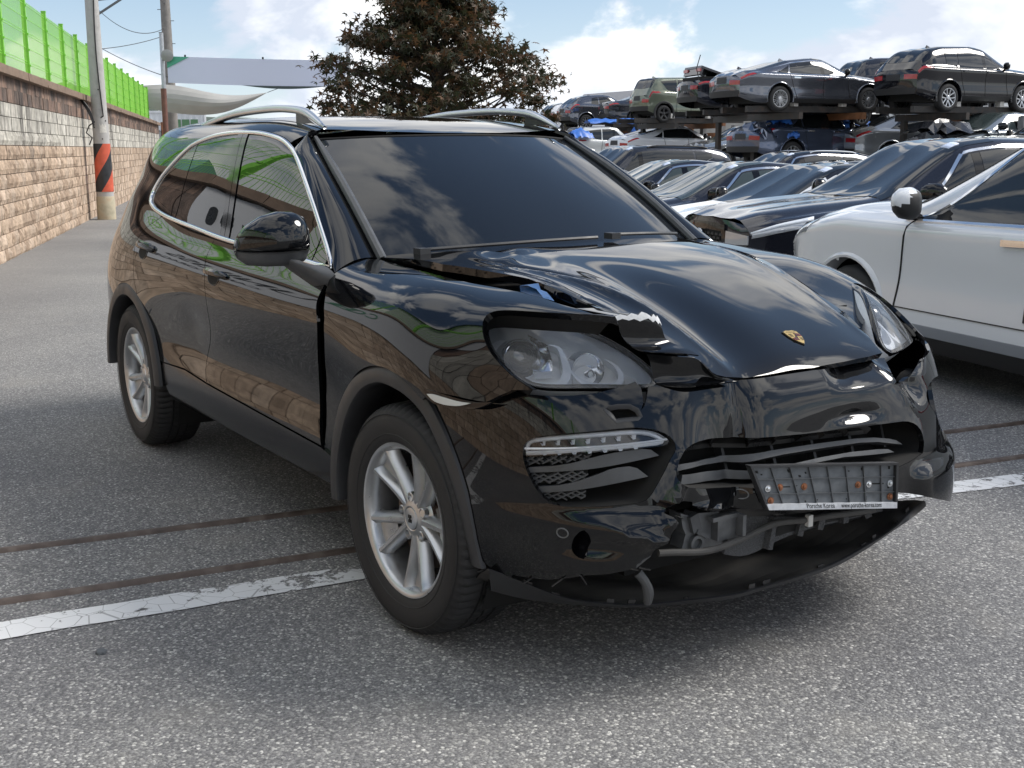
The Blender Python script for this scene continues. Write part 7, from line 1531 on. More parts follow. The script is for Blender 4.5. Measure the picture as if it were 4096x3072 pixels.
    # ---- lamps, grille, lower trim
    if head:
        Q('headlamp', sd, (c.x1-.42, v[5]-.05), (c.x1-.03, v[4]+.04), (c.x1-.05, v[5]+.015), (c.x1-.52, v[6]-.005), M_lampglass, 8, 4, .006)
        hl = max(zf0+.3, zf1-.13)
        for s_ in (-1, 1): face('headlamp', c.front, (s_*.99, hl-.04), (s_*.62, hl-.05), (s_*.58, hl+.05), (s_*.99, hl+.06), M_lampglass, 6, 3, .006) if s_ < 0 else face('headlamp', c.front, (.62, hl-.05), (.99, hl-.04), (.99, hl+.06), (.58, hl+.05), M_lampglass, 6, 3, .006)
        face('grille', c.front, (-.5, zf0+.22), (.5, zf0+.22), (.55, hl+.03), (-.55, hl+.03), M_ctrim, 8, 4, .006)
    tl = zb1-.16
    Q('tail_lamp', sd, (c.x0+.02, v[4]+.03), (c.x0+.42, v[5]-.01), (c.x0+.36, v[5]+.045), (c.x0+.02, v[6]-.01), M_red, 6, 3, .006)
    for a, b in ((-.99, -.5), (.5, .99)): face('tail_lamp', c.back, (a, tl-.05), (b, tl-.05), (b, tl+.06), (a, tl+.06), M_red, 5, 3, .006)
    face('plate_recess', c.back, (-.32, zb0+.34), (.32, zb0+.34), (.32, zb0+.48), (-.32, zb0+.48), M_ctrim, 3, 2, .004)
    Q('sill_trim', sd, (-c.wb/2+ar+.03, v[0]), (c.wb/2-ar-.03, v[0]), (c.wb/2-ar-.03, v[1]+.03), (-c.wb/2+ar+.03, v[1]+.03), M_ctrim, 8, 2, .006)
    face('rear_valance', c.back, (-.98, zb0), (.98, zb0), (.95, zb0+.16), (-.95, zb0+.16), M_ctrim, 8, 2, .006); face('front_valance', c.front, (-.98, zf0), (.98, zf0), (.95, zf0+.14), (-.95, zf0+.14), M_ctrim, 8, 2, .006)
    for x in ax:
        for s_ in sd:
            m_ = MB(); y_ = abs(c.S([[x, v[2]]])[0][1]); A = []; r1 = ar+(.055 if clad else .022)
            m_.lathe([(r1+.012, s_*(y_-.012)), (r1, s_*(y_+.004)), (ar+.01, s_*(y_+.010)), (ar-.006, s_*(y_+.004)), (ar-.004, s_*(y_-.12))], 26, 'y', (x, 0, c.r), a0=math.radians(-22 if clad else -14), a1=math.radians(202 if clad else 194)); m_.build('arch_trim', M_ctrim if clad else pm, t, True, 40)
            car_wheel(t, x, s_*(y_-.115), c.r, wheel, s_)
        m_ = MB(); m_.lathe([(ar+.01, c.W*.47), (ar+.01, -c.W*.47)], 20, 'y', (x, 0, c.r), a0=0, a1=math.pi); m_.build('arch_liner', M_dark, t, True)
    k = MB(); k.box((0, 0, c.sill+.16), (c.L-.9, c.W-.5, .30)); k.build('underbody', M_dark, t)
    # ---- doors: seams, handles ; mirrors
    if detail:
        seams = [(xa0+.10, xa0-.02), ((xb[0]+xb[1])/2-.01,)*2]+([(-c.wb/2+ar+.12, xs_-.03)] if kind != 'x' else [])
        for lo, hi in seams: Q('door_seam', sd, (lo-.006, v[1]+.03), (lo+.006, v[1]+.03), (hi+.006, v[6]-.01), (hi-.006, v[6]-.01), M_dark, 1, 12, .005)
        for hx in ((xb[0]+xb[1])/2+.14, xs_+.20):
            for s_ in sd:
                Sx = S_ if s_ < 0 else SL; vv_ = v[5]-.055; m_ = MB()
                V, F = quad(Sx, (hx-.11, vv_-.012), (hx+.10, vv_-.016), (hx+.10, vv_+.014), (hx-.11, vv_+.016), 5, 2, .022); obj('door_handle', V, F, chrome or pm, t, True, sharp=50)
    for s_ in sd:
        p = c.S([[xa0-.06, v[6]]])[0]; y_ = abs(p[1]); zz = p[2]+.10; ys = [y_+.02, y_+.04, y_+.09, y_+.16, y_+.215, y_+.24]; rr = [(.035,.05),(.07,.085),(.085,.10),(.078,.092),(.05,.06),(.015,.02)]; n_ = 20; V = []; sg_ = lambda q: math.copysign(abs(q)**.75, q)
        for y, (a_, b_) in zip(ys, rr): V += [(p[0]+.02+a_*sg_(math.cos(2*math.pi*j/n_))-(y-y_)*.30, s_*y, zz+.01*(y-y_)/.2+b_*sg_(math.sin(2*math.pi*j/n_))) for j in range(n_)]
        F = [(q_*n_+j, q_*n_+(j+1) % n_, (q_+1)*n_+(j+1) % n_, (q_+1)*n_+j) for q_ in range(5) for j in range(n_)]+[tuple(range(n_-1, -1, -1)), tuple(5*n_+j for j in range(n_))]
        F = F if s_ < 0 else [f[::-1] for f in F]
        mo = obj('mirror', V, F, M_gloss if kind != 'q7' else M_ctrim, t, True, sharp=50)
        if kind == 'q7' or mirror_cap:
            V2 = [(x+.004, y*1.004, max(z, zz-.015+.06*(y_+.24-abs(y)))) for x, y, z in V]; V2 = [(p[0]+.02+(x-p[0]-.02)*1.03, y, z+.004) for x, y, z in V2]; obj('mirror_cap', V2, F, pm, mo, True, sharp=50)
        k = MB(); k.bar((p[0]+.05, s_*(y_-.03), p[2]+.01), (p[0]+.02, s_*(y_+.07), zz-.05), .05, .04); k.build('mirror_arm', M_ctrim, mo)
    if rails:
        for s_ in sd:
            ps = [c.S([[x, v[8]+.045]])[0]*[1, -s_ if s_ > 0 else 1, 1]+[0, 0, .035*math.sin(math.pi*min(1, max(0, q_*1.0)))**.35] for q_, x in zip(np.linspace(0, 1, 16), np.linspace(pr[3][0]+.05, xr-.25, 16))]; MB().tube(ps, .017, 8).build('roof_rail', rails, t, True)
    if sticker:
        V, F = quad(S_ if sticker < 0 else SL, (xr+.06, v[8]+.12), (xr+.18, v[8]+.12), (xr+.18, v[8]+.26), (xr+.06, v[8]+.26), 3, 3, .007); obj('window_sticker', V, F, M_sticker, t, True)
    k = MB(); fx = pr[3][0]+.15; zf = float(c.zt(fx)); k.add([(fx-.09, -.03, zf-.01), (fx+.10, -.02, zf-.01), (fx-.06, 0, zf+.065), (fx-.09, .03, zf-.01), (fx+.10, .02, zf-.01)], [(0, 1, 2), (4, 3, 2), (3, 0, 2), (1, 4, 2)]); k.build('roof_antenna', pm, t)
    t['_k'] = kind; return t
# ---------------------------------------------------------------- who stands where
def at(px, dist):
    f = np.array(_f); u = (px-512)/1194.44; d = np.array(_f)+u*np.array(_r2); d = d[:2]/np.hypot(*d[:2]); return (3.156+d[0]*dist, -2.548+d[1]*dist)
def blue_sheet(label, loc, size, seed, rz=0.0, droop=.6):
    rng = random.Random(seed); n, m = 12, 9; V = []
    for i in range(n):
        for j in range(m):
            x, y = (i/(n-1)-.5)*size[0], (j/(m-1)-.5)*size[1]; V.append((x+rng.uniform(-.02, .02), y+rng.uniform(-.02, .02), size[2]*(1-droop*abs(y/size[1]*2)**1.6)*(1-.25*abs(x/size[0]*2)**3)+rng.uniform(-.045, .045)))
    F = [(i*m+j, (i+1)*m+j, (i+1)*m+j+1, i*m+j+1) for i in range(n-1) for j in range(m-1)]; k = len(V); V += [(x, y, z-.012) for x, y, z in V[:]]; F += [(k+a, k+d, k+c, k+b) for a, b, c, d in F[:]]
    o = obj('blue_tarp', V, F, mat('blue_tarpaulin', (.03,.14,.50), .45, var=.3, vscale=6), None, True); o.location = loc; o.rotation_euler = (0, 0, rz); return tag(o, label, 'tarp')
def build_yard():
    R = math.radians
    white = paint('white', (.72,.74,.77)); navy = paint('navy', (.018,.022,.035), .3); dgrey = paint('dark_grey', (.045,.048,.058), .6); grey = paint('grey', (.13,.14,.165), .7); lgrey = paint('light_grey', (.32,.34,.36), .5); olive = paint('olive', (.155,.175,.13), .2); black = paint('black', (.006,.0065,.010), .1); charcoal = paint('charcoal', (.022,.024,.034), .4)
    pearl = paint('pearl', (.58,.60,.60), .1); bluegrey = paint('blue_grey', (.10,.125,.19), .6); silver = paint('silver', (.30,.33,.35), .6)
    chr_ = M_chrome; gp = 'cars parked in the row beside the black SUV'; gu = 'wrecked cars on the upper deck of the storage rack'; gl = 'wrecked cars on the lower deck of the storage rack'
    # ---- row on the ground
    build_car('white_suv', 'large white SUV beside the smashed black SUV, its left doors facing us', 'q7', white, (-.80, 4.35, -.06), R(166), 'suv', gp, 'five', detail=2, chrome=chr_, win=dict(a=(.88,.42), b=(-.30,-.20)), rails=chr_, sticker=0)
    q7 = [o for o in bpy.data.objects if o.get('label', '').startswith('large white SUV beside')][0]; c7 = shape('q7'); v7 = c7.v
    for S7 in (c7.S, c7.SL):
        V, F = quad(S7, (-.98, v7[1]+.02), (.98, v7[1]+.02), (.98, v7[1]+.085), (-.98, v7[1]+.085), 16, 2, .010); obj('door_moulding', V, F, paint('moulding_grey', (.30,.32,.35), .2), q7, True, sharp=40)
        V, F = quad(S7, (-.98, v7[2]+.02), (.98, v7[2]+.02), (.98, v7[2]+.026), (-.98, v7[2]+.026), 16, 1, .006); obj('door_crease_shade', V, F, M_ctrim, q7, True, sharp=40)  # dark strip laid on the door as the shade line of a crease
        V, F = quad(S7, (-.27, v7[2]+.06), (-.20, v7[2]+.06), (-.20, v7[2]+.15), (-.27, v7[2]+.15), 1, 1, .007); obj('door_tag', V, F, M_ctrim, q7, False)
    rav = build_car('grey_suv', 'dark grey SUV with a honeycomb grille behind the white SUV', 'suv', charcoal, (-4.75, 7.35, -.12), R(-106), 'suv', gp, 'five', detail=2, chrome=chr_, sticker=1, clad=True, head=False)
    rav_front(rav, charcoal)
    build_car('white_sedan', 'white sedan with a black roof behind the grille of the dark grey SUV', 'coupe', white, (-6.95, 8.13, -.14), R(-101), 'car', gp, 'ten', detail=2, sticker=1, roofcol=black)
    build_car('dark_sedan', 'dark sedan with a chrome window line, directly left of the white sedan', 'sedan', charcoal, (-9.35, 9.0, -.17), R(-106), 'car', gp, 'ten', detail=2, chrome=chr_, sticker=1, glass=M_cglass2)
    build_car('dark_sedan', 'dark sedan half hidden by the black SUV, farther of two with chrome window lines', 'sedan', navy, (-12.6, 10.6, -.18), R(-109), 'car', gp, 'ten', detail=2, chrome=chr_, sticker=1, glass=M_cglass2)
    build_car('grey_suv', 'boxy grey SUV with black roof rails at the left end of the parked row', 'bigsuv', dgrey, (-17.6, 13.5, -.26), R(-100), 'suv', gp, 'six', detail=1, rails=M_ctrim, sticker=1)
    p = at(772, 25); build_car('grey_suv', 'dark SUV with bright silver roof rails behind the two dark sedans', 'suv', navy, (*p, -.28), R(-104), 'suv', gp, 'six', chrome=chr_, rails=M_satin, sticker=1)
    p = at(826, 22); build_car('blue_sedan', 'dark blue sedan whose roof shows behind the white sedan', 'sedan', paint('dark_blue', (.02,.03,.085), .4), (*p, -.22), R(-101), 'car', gp, 'ten', sticker=1)
    p = at(884, 19); build_car('white_sedan', 'white car of which only a strip of roof shows left of the dark grey SUV', 'sedan', white, (*p, -.30), R(-101), 'car', gp, 'ten')
    p = at(566, 24); build_car('light_sedan', 'pale sedan just showing past the black SUV windscreen below the blue tarpaulin', 'sedan', silver, (*p, -.32), R(-104), 'car', gp, 'ten')
    # ---- upper deck
    up = {}
    def U(key, name, label, kind, col, x, y, yaw, z, cat='car', **kw): up[key] = (x, y, yaw, z); return build_car(name, label, kind, col, (x, y, z), R(yaw), cat, gu, **kw)
    U('accord', 'grey_sedan', 'metallic grey sedan with white-spoked wheels in the middle of the upper deck', 'coupe', grey, -21.15, 22.71, 79, 2.40, wheel='ten', detail=2, chrome=chr_)
    U('casper', 'olive_car', 'small boxy olive green car on the upper deck', 'boxy', olive, -31.08, 26.68, 83, 2.34, wheel='steel', detail=2, clad=True)
    U('juke', 'grey_crossover', 'rounded grey crossover at the left end of the upper deck', 'cross', grey, -41.61, 31.08, 80, 2.24, wheel='five', detail=2)
    U('x1', 'black_suv', 'glossy black SUV with red tail lamps at the right end of the upper deck', 'suv', black, -18.07, 25.31, 84, 2.33, 'suv', wheel='five', detail=2)
    p = at(655, 54); U('bmw', 'dark_sedan', 'dark grey sedan with red tail lamps between the grey crossover and the olive car', 'sedan', dgrey, p[0], p[1], 70, 2.35, wheel='steel')
    p = at(752, 39.5); tr = U('trunk', 'dark_sedan', 'dark sedan with its boot lid torn open on the upper deck', 'sedan', charcoal, p[0], p[1], 74, 2.45, wheel='steel')
    p = at(903, 39); U('pal', 'grey_suv', 'grey SUV on the upper deck between the grey sedan and the black SUV', 'bigsuv', dgrey, p[0], p[1], 70, 2.25, 'suv', wheel='five')
    p = at(583, 62); U('wsuv', 'white_suv', 'white SUV peeping out left of the grey crossover on the upper deck', 'suv', white, p[0], p[1], 78, 2.0, 'suv')
    # ---- lower deck
    lo = {}
    def Lw(key, name, label, kind, col, px, d, yaw, z, cat='car', **kw): x, y = at(px, d); lo[key] = (x, y, yaw, z); return build_car(name, label, kind, col, (x, y, z), R(yaw), cat, gl, **kw)
    Lw('crv', 'grey_suv', 'dented grey SUV with a crushed tail and blue sheeting on the lower deck', 'suvcoupe', bluegrey, 803, 36.5, 82, .88, 'suv', detail=2, chrome=chr_, wheel='five')
    Lw('cls', 'white_sedan', 'white sedan with a sloping roof on the lower deck', 'coupe', white, 671, 46, 84, .82, detail=2, chrome=None)
    Lw('fr', 'light_sedan', 'light grey wreck with a missing headlamp on the lower deck', 'sedan', lgrey, 735, 42, -94, .70, head=False)
    Lw('wsuv2', 'white_suv', 'white SUV with a smashed tail under blue sheeting on the lower deck', 'boxy', pearl, 604, 50, 84, .72, 'suv', detail=2)
    Lw('coupe', 'light_coupe', 'light grey fastback with slim red tail lamps on the lower deck', 'suvcoupe', lgrey, 905, 37.5, 70, .80)
    Lw('bl', 'wrecked_sedan', 'silver sedan with a black crumpled front on the lower deck', 'coupe', silver, 972, 34.5, -97, .90, detail=2, chrome=chr_, glass=M_cglass2)
    Lw('rt', 'pale_sedan', 'pale sedan whose roof shows at the right edge of the lower deck', 'sedan', pearl, 1040, 33, -97, .72)
    Lw('tk', 'black_wreck', 'small black wreck at the far left of the lower deck', 'boxy', black, 566, 57, 84, .55)
    p = at(536, 75); build_car('white_van', 'small white van far away between the black SUV and the rack', 'bigsuv', white, (*p, -.2), R(60), 'van')
    # ---- damage on the rack cars
    def loc_(d, k, x, y, z): X, Y, yaw, Z = d[k]; a = R(yaw); return (X+x*math.cos(a)-y*math.sin(a), Y+x*math.sin(a)+y*math.cos(a), Z+z)
    blue_sheet('blue tarpaulin bundled on the bonnet of the dented grey SUV', loc_(lo, 'crv', .95, -.62, 1.05), (1.05, .55, .30), 2, R(82))
    blue_sheet('blue tarpaulin stuffed into the crushed tail of the dented grey SUV', loc_(lo, 'crv', -1.75, -.72, 1.10), (.60, .5, .35), 3, R(70)); blue_sheet('strip of blue sheeting on the rear flank of the dented grey SUV', loc_(lo, 'crv', -1.55, -.93, .75), (.5, .12, .25), 4, R(60))
    blue_sheet('blue tarpaulin over the smashed tail of the white SUV', loc_(lo, 'wsuv2', -1.55, -.55, .95), (.9, .8, .55), 5, R(84)); blue_sheet('blue tarpaulin lump under the grey crossover', loc_(lo, 'wsuv2', .1, -.3, 1.62), (2.4, .6, .28), 6, R(84)); blue_sheet('scrap of blue sheeting at the windscreen of the white SUV', loc_(lo, 'wsuv2', 1.0, -.72, 1.05), (.5, .4, .5), 8, R(84))
    rng = random.Random(9); M_cr = mat('crumpled_black_steel', (.02,.021,.025), .25, coat=.4)
    def crumple(name, label, where, size, seed, m):
        rg = random.Random(seed); n = 9; V = []
        for i in range(n):
            for j in range(n): V.append(((i/(n-1)-.5)*size[0]+rg.uniform(-.05, .05), (j/(n-1)-.5)*size[1]+rg.uniform(-.05, .05), size[2]*math.sin(math.pi*(i+.3)/n)*math.sin(math.pi*(j+.5)/n)+rg.uniform(-.09, .09)))
        F = [(i*n+j, (i+1)*n+j, (i+1)*n+j+1, i*n+j+1) for i in range(n-1) for j in range(n-1)]; o = obj(name, V, F, m, None, False); o.location = where; return o
    def part(o, tname):
        for t in bpy.data.objects:
            if t.get('label') == tname: w = Vector(o.location); b = t; M = Matrix.Translation(b.location) @ Matrix.Rotation(b.rotation_euler[2], 4, 'Z'); o.parent = b; o.location = M.inverted() @ w; return o
    part(crumple('crushed_front', '', loc_(lo, 'bl', 1.75, .1, .86), (1.5, 1.75, .35), 1, M_cr), 'silver sedan with a black crumpled front on the lower deck')
    part(crumple('crushed_grille', '', loc_(lo, 'bl', 2.36, .3, .55), (.5, 1.5, .35), 5, M_cr), 'silver sedan with a black crumpled front on the lower deck')
    part(crumple('crushed_tail', '', loc_(lo, 'crv', -2.25, -.2, .85), (.5, 1.7, .45), 2, bluegrey), 'dented grey SUV with a crushed tail and blue sheeting on the lower deck')
    part(crumple('crushed_tail', '', loc_(up, 'trunk', -2.35, 0, .80), (.5, 1.6, .25), 3, M_cr), 'dark sedan with its boot lid torn open on the upper deck')
    k = MB(); k.box((-2.0, 0, 1.30), (.8, 1.2, .07), Matrix.Rotation(.30, 3, 'Y')); k.box((-2.36, 0, 1.30), (.08, 1.15, .26), Matrix.Rotation(.35, 3, 'Y')); k.build('boot_lid', charcoal, tr)
    for y in (-.45, .45): k = MB(); k.box((-2.41, y, 1.33), (.04, .30, .09)); k.build('boot_lamp', M_red, tr)
    k = MB(); k.box((-2.1, 0, 1.08), (.7, 1.2, .10)); k.build('boot_well', M_dark, tr)
    k = MB().tube([(-2.5, -.7, 1.0), (-2.62, -.75, 1.35), (-2.5, -.75, 1.75)], .014, 6); k.build('bent_seal', M_ctrim, tr, True)
    part(crumple('crushed_front', '', loc_(lo, 'fr', 2.2, .3, .62), (.5, 1.5, .25), 6, lgrey), 'light grey wreck with a missing headlamp on the lower deck')
    part(crumple('crushed_tail', '', loc_(lo, 'wsuv2', -1.9, -.1, .75), (.5, 1.3, .5), 7, pearl), 'white SUV with a smashed tail under blue sheeting on the lower deck')
    # ---- the rack
    rk = thing('storage_rack', 'two-deck steel storage rack carrying wrecked cars beyond the parked row', 'rack', (-28, 26, -.3)); o = np.array([-28, 26, -.3]); M_rs = mat('rack_steel_dark', (.05,.047,.045), .6, metal=.3, var=.3, vscale=6, dirt=((.12,.07,.045), .5)); M_or = mat('rack_beam_rust', (.20,.085,.035), .7, var=.4, vscale=4); M_pad = mat('support_block_white', (.55,.53,.50), .8, var=.25, vscale=12)
    def W_(d, x, y, z): X, Y, yaw, Z = d; a = R(yaw); return np.array([X+x*math.cos(a)-y*math.sin(a), Y+x*math.sin(a)+y*math.cos(a), z])-o
    for key, d in up.items():
        Z = d[3]
        for y in (-.62, .62): k = MB(); k.bar(W_(d, -2.3, y, Z+.06), W_(d, 2.3, y, Z+.06), .12, .16); k.build('rack_beam', M_rs, rk)
        for x in (-1.0, 1.05):
            k = MB(); k.bar(W_(d, x, -1.25, Z-.12), W_(d, x, 1.25, Z-.12), .12, .18); k.build('rack_beam', M_rs if x < 0 else M_or, rk)
            k = MB(); k.bar(W_(d, x, .95, -.3), W_(d, x, .95, Z-.2), .14, .14); k.build('rack_post', M_rs, rk)
        if key in ('accord', 'casper', 'x1'):
            for x in (-.85, .72): k = MB(); k.box(W_(d, x, -.70, Z+.22), (.16, .16, .17)); k.build('support_block', M_pad, rk)
    for key, d in lo.items():
        Z = d[3]
        for y in (-.6, .6): k = MB(); k.bar(W_(d, -2.3, y, Z-.08), W_(d, 2.3, y, Z-.08), .12, .16); k.build('rack_beam', M_rs, rk)
    a, b = np.array([*at(600, 60), 1.95]), np.array([*at(1090, 41), 1.95])
    for dz, m in ((0, M_or), (-.28, M_rs)): k = MB(); k.bar(a-o+[0, 0, dz], b-o+[0, 0, dz], .14, .22); k.build('rack_beam', m, rk)
    for px, d in ((588, 58), (697, 46), (715, 44.5), (727, 43), (752, 41), (845, 37.5), (925, 36), (1003, 34)):
        p = at(px, d); k = MB(); k.bar(np.array([*p, -.3])-o, np.array([*p, 2.2])-o, .17, .17); k.build('rack_post', mat('rack_post_grey', (.20,.20,.20), .6, var=.3, vscale=4), rk)
    # loose wheels hanging under the upper deck
    for px, d, z in ((846.5, 36.5, 2.02), (638, 50, 1.93)):
        w_ = thing('spare_wheel', 'alloy wheel hanging below the %s on the upper deck' % ('grey sedan' if px > 800 else 'dark sedan'), 'wheel', (*at(px, d), z), R(80)); car_wheel(w_, 0, 0, .33, 'five', -1)
    # ---- behind the rack
    def box_building(name, label, cat, p, size, rz, m, roof=None):
        t = thing(name, label, cat, (*p, -.3), rz); k = MB(); sx, sy, sz = size; k.box((0, 0, sz/2), size); k.build('wall', m, t); return t
    M_corr = mat('corrugated_white', (.62,.64,.66), .5, var=.06)
    p = at(1003, 46); t = box_building('white_container', 'white ribbed container behind the rack on the right', 'container', p, (.3, 9, 3.4), R(-5), M_corr)
    for i in range(60): pass
    k = MB()
    for i in range(22): k.box((.17, 0, .3+i*.14), (.05, 8.9, .06))
    tag(k.build('wall_rib', M_corr, t), kind='stuff')
    p = at(1062, 43); t = box_building('grey_shed', 'low grey shed behind the lower deck on the right', 'shed', p, (2, 3, 1.6), R(-5), mat('shed_grey', (.16,.16,.17), .8))
    p = at(720, 60); t = box_building('concrete_wall', 'bare concrete wall behind the olive car', 'wall', p, (.3, 9, 3.3), R(-2), mat('bare_concrete', (.22,.22,.215), .9, var=.2, vscale=2))
    p = at(655, 88); t = thing('grey_hall', 'grey gabled hall roof rising behind the upper deck', 'hall', (*p, -.3), R(85)); k = MB(); w_, l_, h_, g_ = 8.2, 14, 4.0, 1.7
    k.add([(-w_/2, -l_/2, 0), (w_/2, -l_/2, 0), (w_/2, l_/2, 0), (-w_/2, l_/2, 0), (-w_/2, -l_/2, h_), (w_/2, -l_/2, h_), (w_/2, l_/2, h_), (-w_/2, l_/2, h_), (-w_/2+2, -l_/2, h_+g_), (-w_/2+2, l_/2, h_+g_)], [(0,1,5,4),(2,3,7,6),(1,2,6,5),(3,0,4,7),(4,5,8),(6,7,9)]); k.build('wall', mat('hall_grey', (.30,.29,.285), .8), t)
    k = MB(); k.add([(-w_/2-.2, -l_/2-.2, h_-.05), (w_/2+4.2, -l_/2-.2, h_-.05), (w_/2+4.2, l_/2, h_-.05), (-w_/2-.2, l_/2, h_-.05), (-w_/2+2, -l_/2-.2, h_+g_), (w_/2+3.6, -l_/2-.2, h_+g_), (w_/2+3.6, l_/2, h_+g_), (-w_/2+2, l_/2, h_+g_)], [(0,1,5,4),(0,4,7,3),(1,2,6,5),(4,5,6,7)]); k.build('roof', mat('hall_roof', (.34,.33,.33), .6), t)
    p = at(560, 80); t = box_building('small_house', 'small pale building far behind the rack on the left', 'building', p, (3, 2.4, 2.6), R(60), mat('pale_render', (.5,.5,.48), .8)); k = MB(); k.box((0, 0, 2.68), (3.3, 2.7, .16)); k.build('roof', mat('hall_grey', (.3,.29,.285), .8), t)
    for i in range(3): k = MB(); k.box((-1+.9*i, -1.22, 1.5), (.5, .05, .7)); k.build('window', M_cglass, t)
    # fence of pipes behind the lower deck
    f_ = thing('pipe_fence', 'thin grey pipe fence behind the lower deck', 'fence', (*at(640, 62), -.3)); o2 = np.array(f_.location)
    for i in range(22): p = np.array([*at(575+i*8, 63-.4*i*.9), -.3])-o2; k = MB(); k.bar(p, p+[0, 0, 2.3], .05); k.build('fence_pipe', M_steel, f_)
    # truck beyond the green fence on the upper lot, and the green-sided works hall the car's flank mirrors
    tk = thing('box_truck', 'pale teal box truck parked behind the green fence', 'truck', wp(3.0, -4.6, 2.42), math.atan2(WD[1], WD[0])); M_tl = mat('truck_teal', (.20,.42,.40), .5)
    k = MB(); k.box((-.6, 0, 1.45), (4.2, 2.0, 1.7)); k.build('cargo_box', M_tl, tk); k = MB(); k.box((2.4, 0, 1.1), (1.6, 1.85, 1.5), taper=.86); k.build('cab', M_tl, tk); k = MB(); k.box((2.45, -.0, 1.45), (1.3, 1.8, .55), taper=.9); k.build('cab_window', M_cglass, tk); k = MB(); k.box((.4, 0, .5), (5.4, 1.0, .25)); k.build('chassis', M_dark, tk)
    for x in (-1.7, 2.3):
        for y in (-.85, .85): car_wheel(tk, x, y, .37, 'steel', -1 if y < 0 else 1)
    hl = thing('works_hall', 'green and white corrugated works hall beyond the block wall', 'hall', wp(-13, -9, 2.42), math.atan2(WD[1], WD[0])); k = MB(); k.box((0, 0, 2.6), (16, 8, 5.2)); k.build('wall', mat('hall_white', (.50,.55,.52), .6, var=.1), hl)
    k = MB(); k.box((0, 4.03, 1.0), (16, .06, 2.0)); k.box((5.5, 4.03, 3.5), (3, .06, 3.2)); k.build('green_cladding', mat('hall_green', (.10,.26,.19), .6), hl)
    for i in range(5): k = MB(); k.box((-6+2.3*i, 4.05, 3.4), (1.1, .06, .7)); k.build('window', M_cglass, hl)
    k = MB(); k.add([(-8.3, 4.4, 5.2), (8.3, 4.4, 5.2), (8.3, 0, 6.6), (-8.3, 0, 6.6), (-8.3, -4.4, 5.2), (8.3, -4.4, 5.2)], [(0,1,2,3),(3,2,5,4)]); k.build('roof', mat('hall_roof_green', (.14,.24,.20), .6), hl)
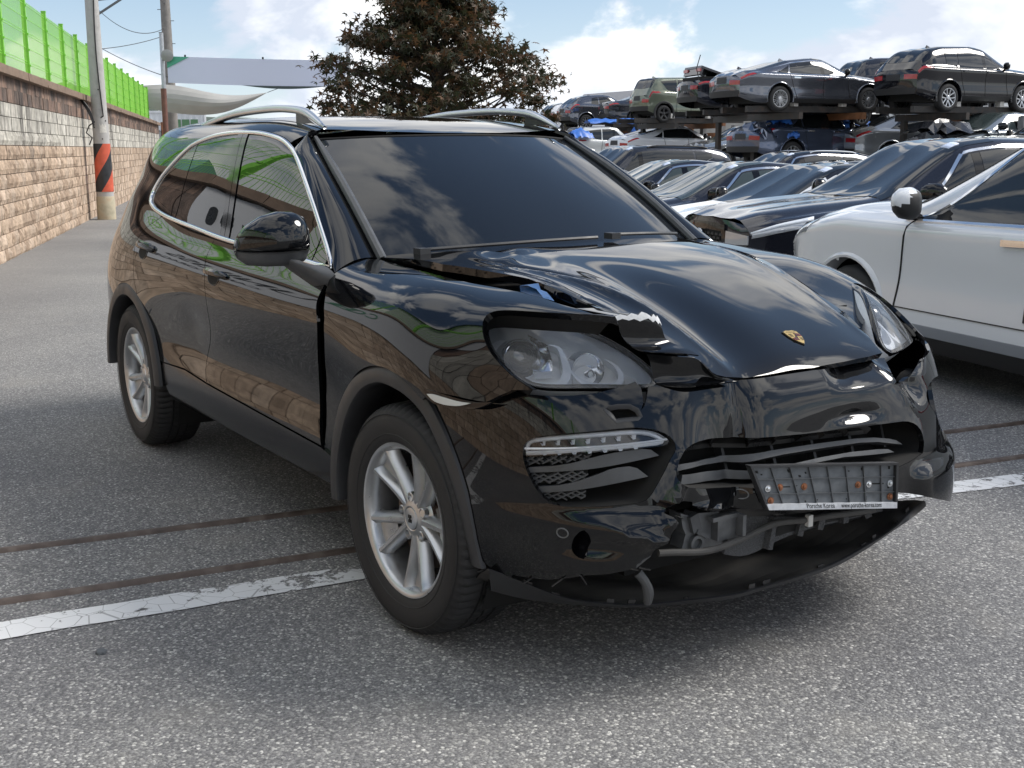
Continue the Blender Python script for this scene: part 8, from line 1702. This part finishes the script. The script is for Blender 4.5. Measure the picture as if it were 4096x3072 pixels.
def rav_front(t, pm):
    """grille, lamps and bonnet edge of the dark grey SUV"""
    c = shape('suv'); f = c.front; z0, z1 = f.v[0], f.v[-1]
    def face(nm, a, b, c_, d, m, nu=8, nv=4, off=.004, par=None):
        V, F = quad(f, a, b, c_, d, nu, nv, off); return obj(nm, V, F, m, par or t, True, sharp=35)
    g = face('grille', (-.62, z0+.17), (.62, z0+.17), (.50, z1-.09), (-.50, z1-.09), M_dark, 10, 6, .004)
    face('grille_frame', (-.70, z0+.12), (-.60, z0+.12), (-.48, z1-.05), (-.56, z1-.05), M_gloss, 2, 6, .02); face('grille_frame', (.60, z0+.12), (.70, z0+.12), (.56, z1-.05), (.48, z1-.05), M_gloss, 2, 6, .02); face('grille_frame', (-.56, z1-.085), (.56, z1-.085), (.58, z1-.035), (-.58, z1-.035), M_gloss, 8, 2, .02)
    k = MB()
    for r in range(6):
        z = z0+.20+r*(z1-z0-.32)/5.2
        for i in range(11):
            s = -.54+i*.098+(.049 if r % 2 else 0)
            if abs(s) > .55-.03*r*.4: continue
            V, F = quad(f, (s-.038, z), (s+.038, z), (s+.030, z+.018), (s-.030, z+.018), 1, 1, .02); k.add(V, F)
    tag(k.build('grille_mesh', M_ctrim, g), kind='stuff')
    ez = z1-.13; P = f(np.array([[0, ez]]))[0]; n = f.normals(np.array([[0, ez]]))[0]; k = MB(); V = []
    for r, rr in ((.062, .030), (.066, .036), (.060, .040), (.052, .038)): V += [P+n*rr+np.array([0, r*1.25*math.cos(a), r*.85*math.sin(a)]) for a in np.linspace(0, 2*math.pi, 24, endpoint=False)]
    k.add(V, [(i*24+j, i*24+(j+1) % 24, (i+1)*24+(j+1) % 24, (i+1)*24+j) for i in range(3) for j in range(24)]+[tuple(72+j for j in range(24))]); em = k.build('emblem', M_gloss, t, True, 40)
    k = MB()
    for a, b, rx, rz in ((0, 0, .070, .048), (0, .014, .048, .020), (0, 0, .022, .046)):
        ring = [P+n*.043+np.array([0, a+rx*math.cos(q), b+rz*math.sin(q)]) for q in np.linspace(0, 2*math.pi, 20)]; k.tube(ring, .005, 5, False)
    tag(k.build('emblem_rings', M_satin, em, True), kind='stuff')
    for sg, S_ in ((-1, c.S), (1, c.SL)):
        v = c.v; V, F = quad(S_, (c.x1-.40, v[4]+.02), (c.x1-.015, v[4]-.03), (c.x1-.02, v[5]-.01), (c.x1-.52, v[6]-.015), 8, 4, .008); hl = obj('headlamp', V, F, M_lampglass, t, True, sharp=35)
        V, F = quad(S_, (c.x1-.54, v[5]+.005), (c.x1-.01, v[5]-.03), (c.x1-.01, v[5]-.005), (c.x1-.56, v[6]-.005), 8, 1, .012); obj('lamp_brow', V, F, M_lens_trim(), hl, True)
        a, b = (-.99, -.60) if sg < 0 else (.60, .99); face('headlamp', (a, z1-.19), (b, z1-.17), (b, z1-.09), (a, z1-.08), M_lampglass, 6, 3, .022)
        a, b = (-.98, -.68) if sg < 0 else (.68, .98); face('fog_recess', (a, z0+.14), (b, z0+.14), (b, z0+.34), (a, z0+.30), M_ctrim, 4, 3, .008)
    face('skid_plate', (-.5, z0+.01), (.5, z0+.01), (.46, z0+.09), (-.46, z0+.09), M_satin, 8, 2, .012)
def M_lens_trim(): return mat('lamp_brow_white', (.70,.74,.80), .2)
# ================================================================ put it together
build_ground(); build_wall(); build_poles(); build_far_left(); build_hills(); build_trees()
suv = build_suv(); build_front(suv)
_w = build_wheel(suv, 0.0, -.8275, -1, math.radians(2.7)); build_wheel(suv, -2.895, -.8275, -1, 0, shared=_w)
build_wheel(suv, 0.0, .8275, 1, math.radians(2.7), shared=_w); build_wheel(suv, -2.895, .8275, 1, 0, shared=_w)
build_yard()
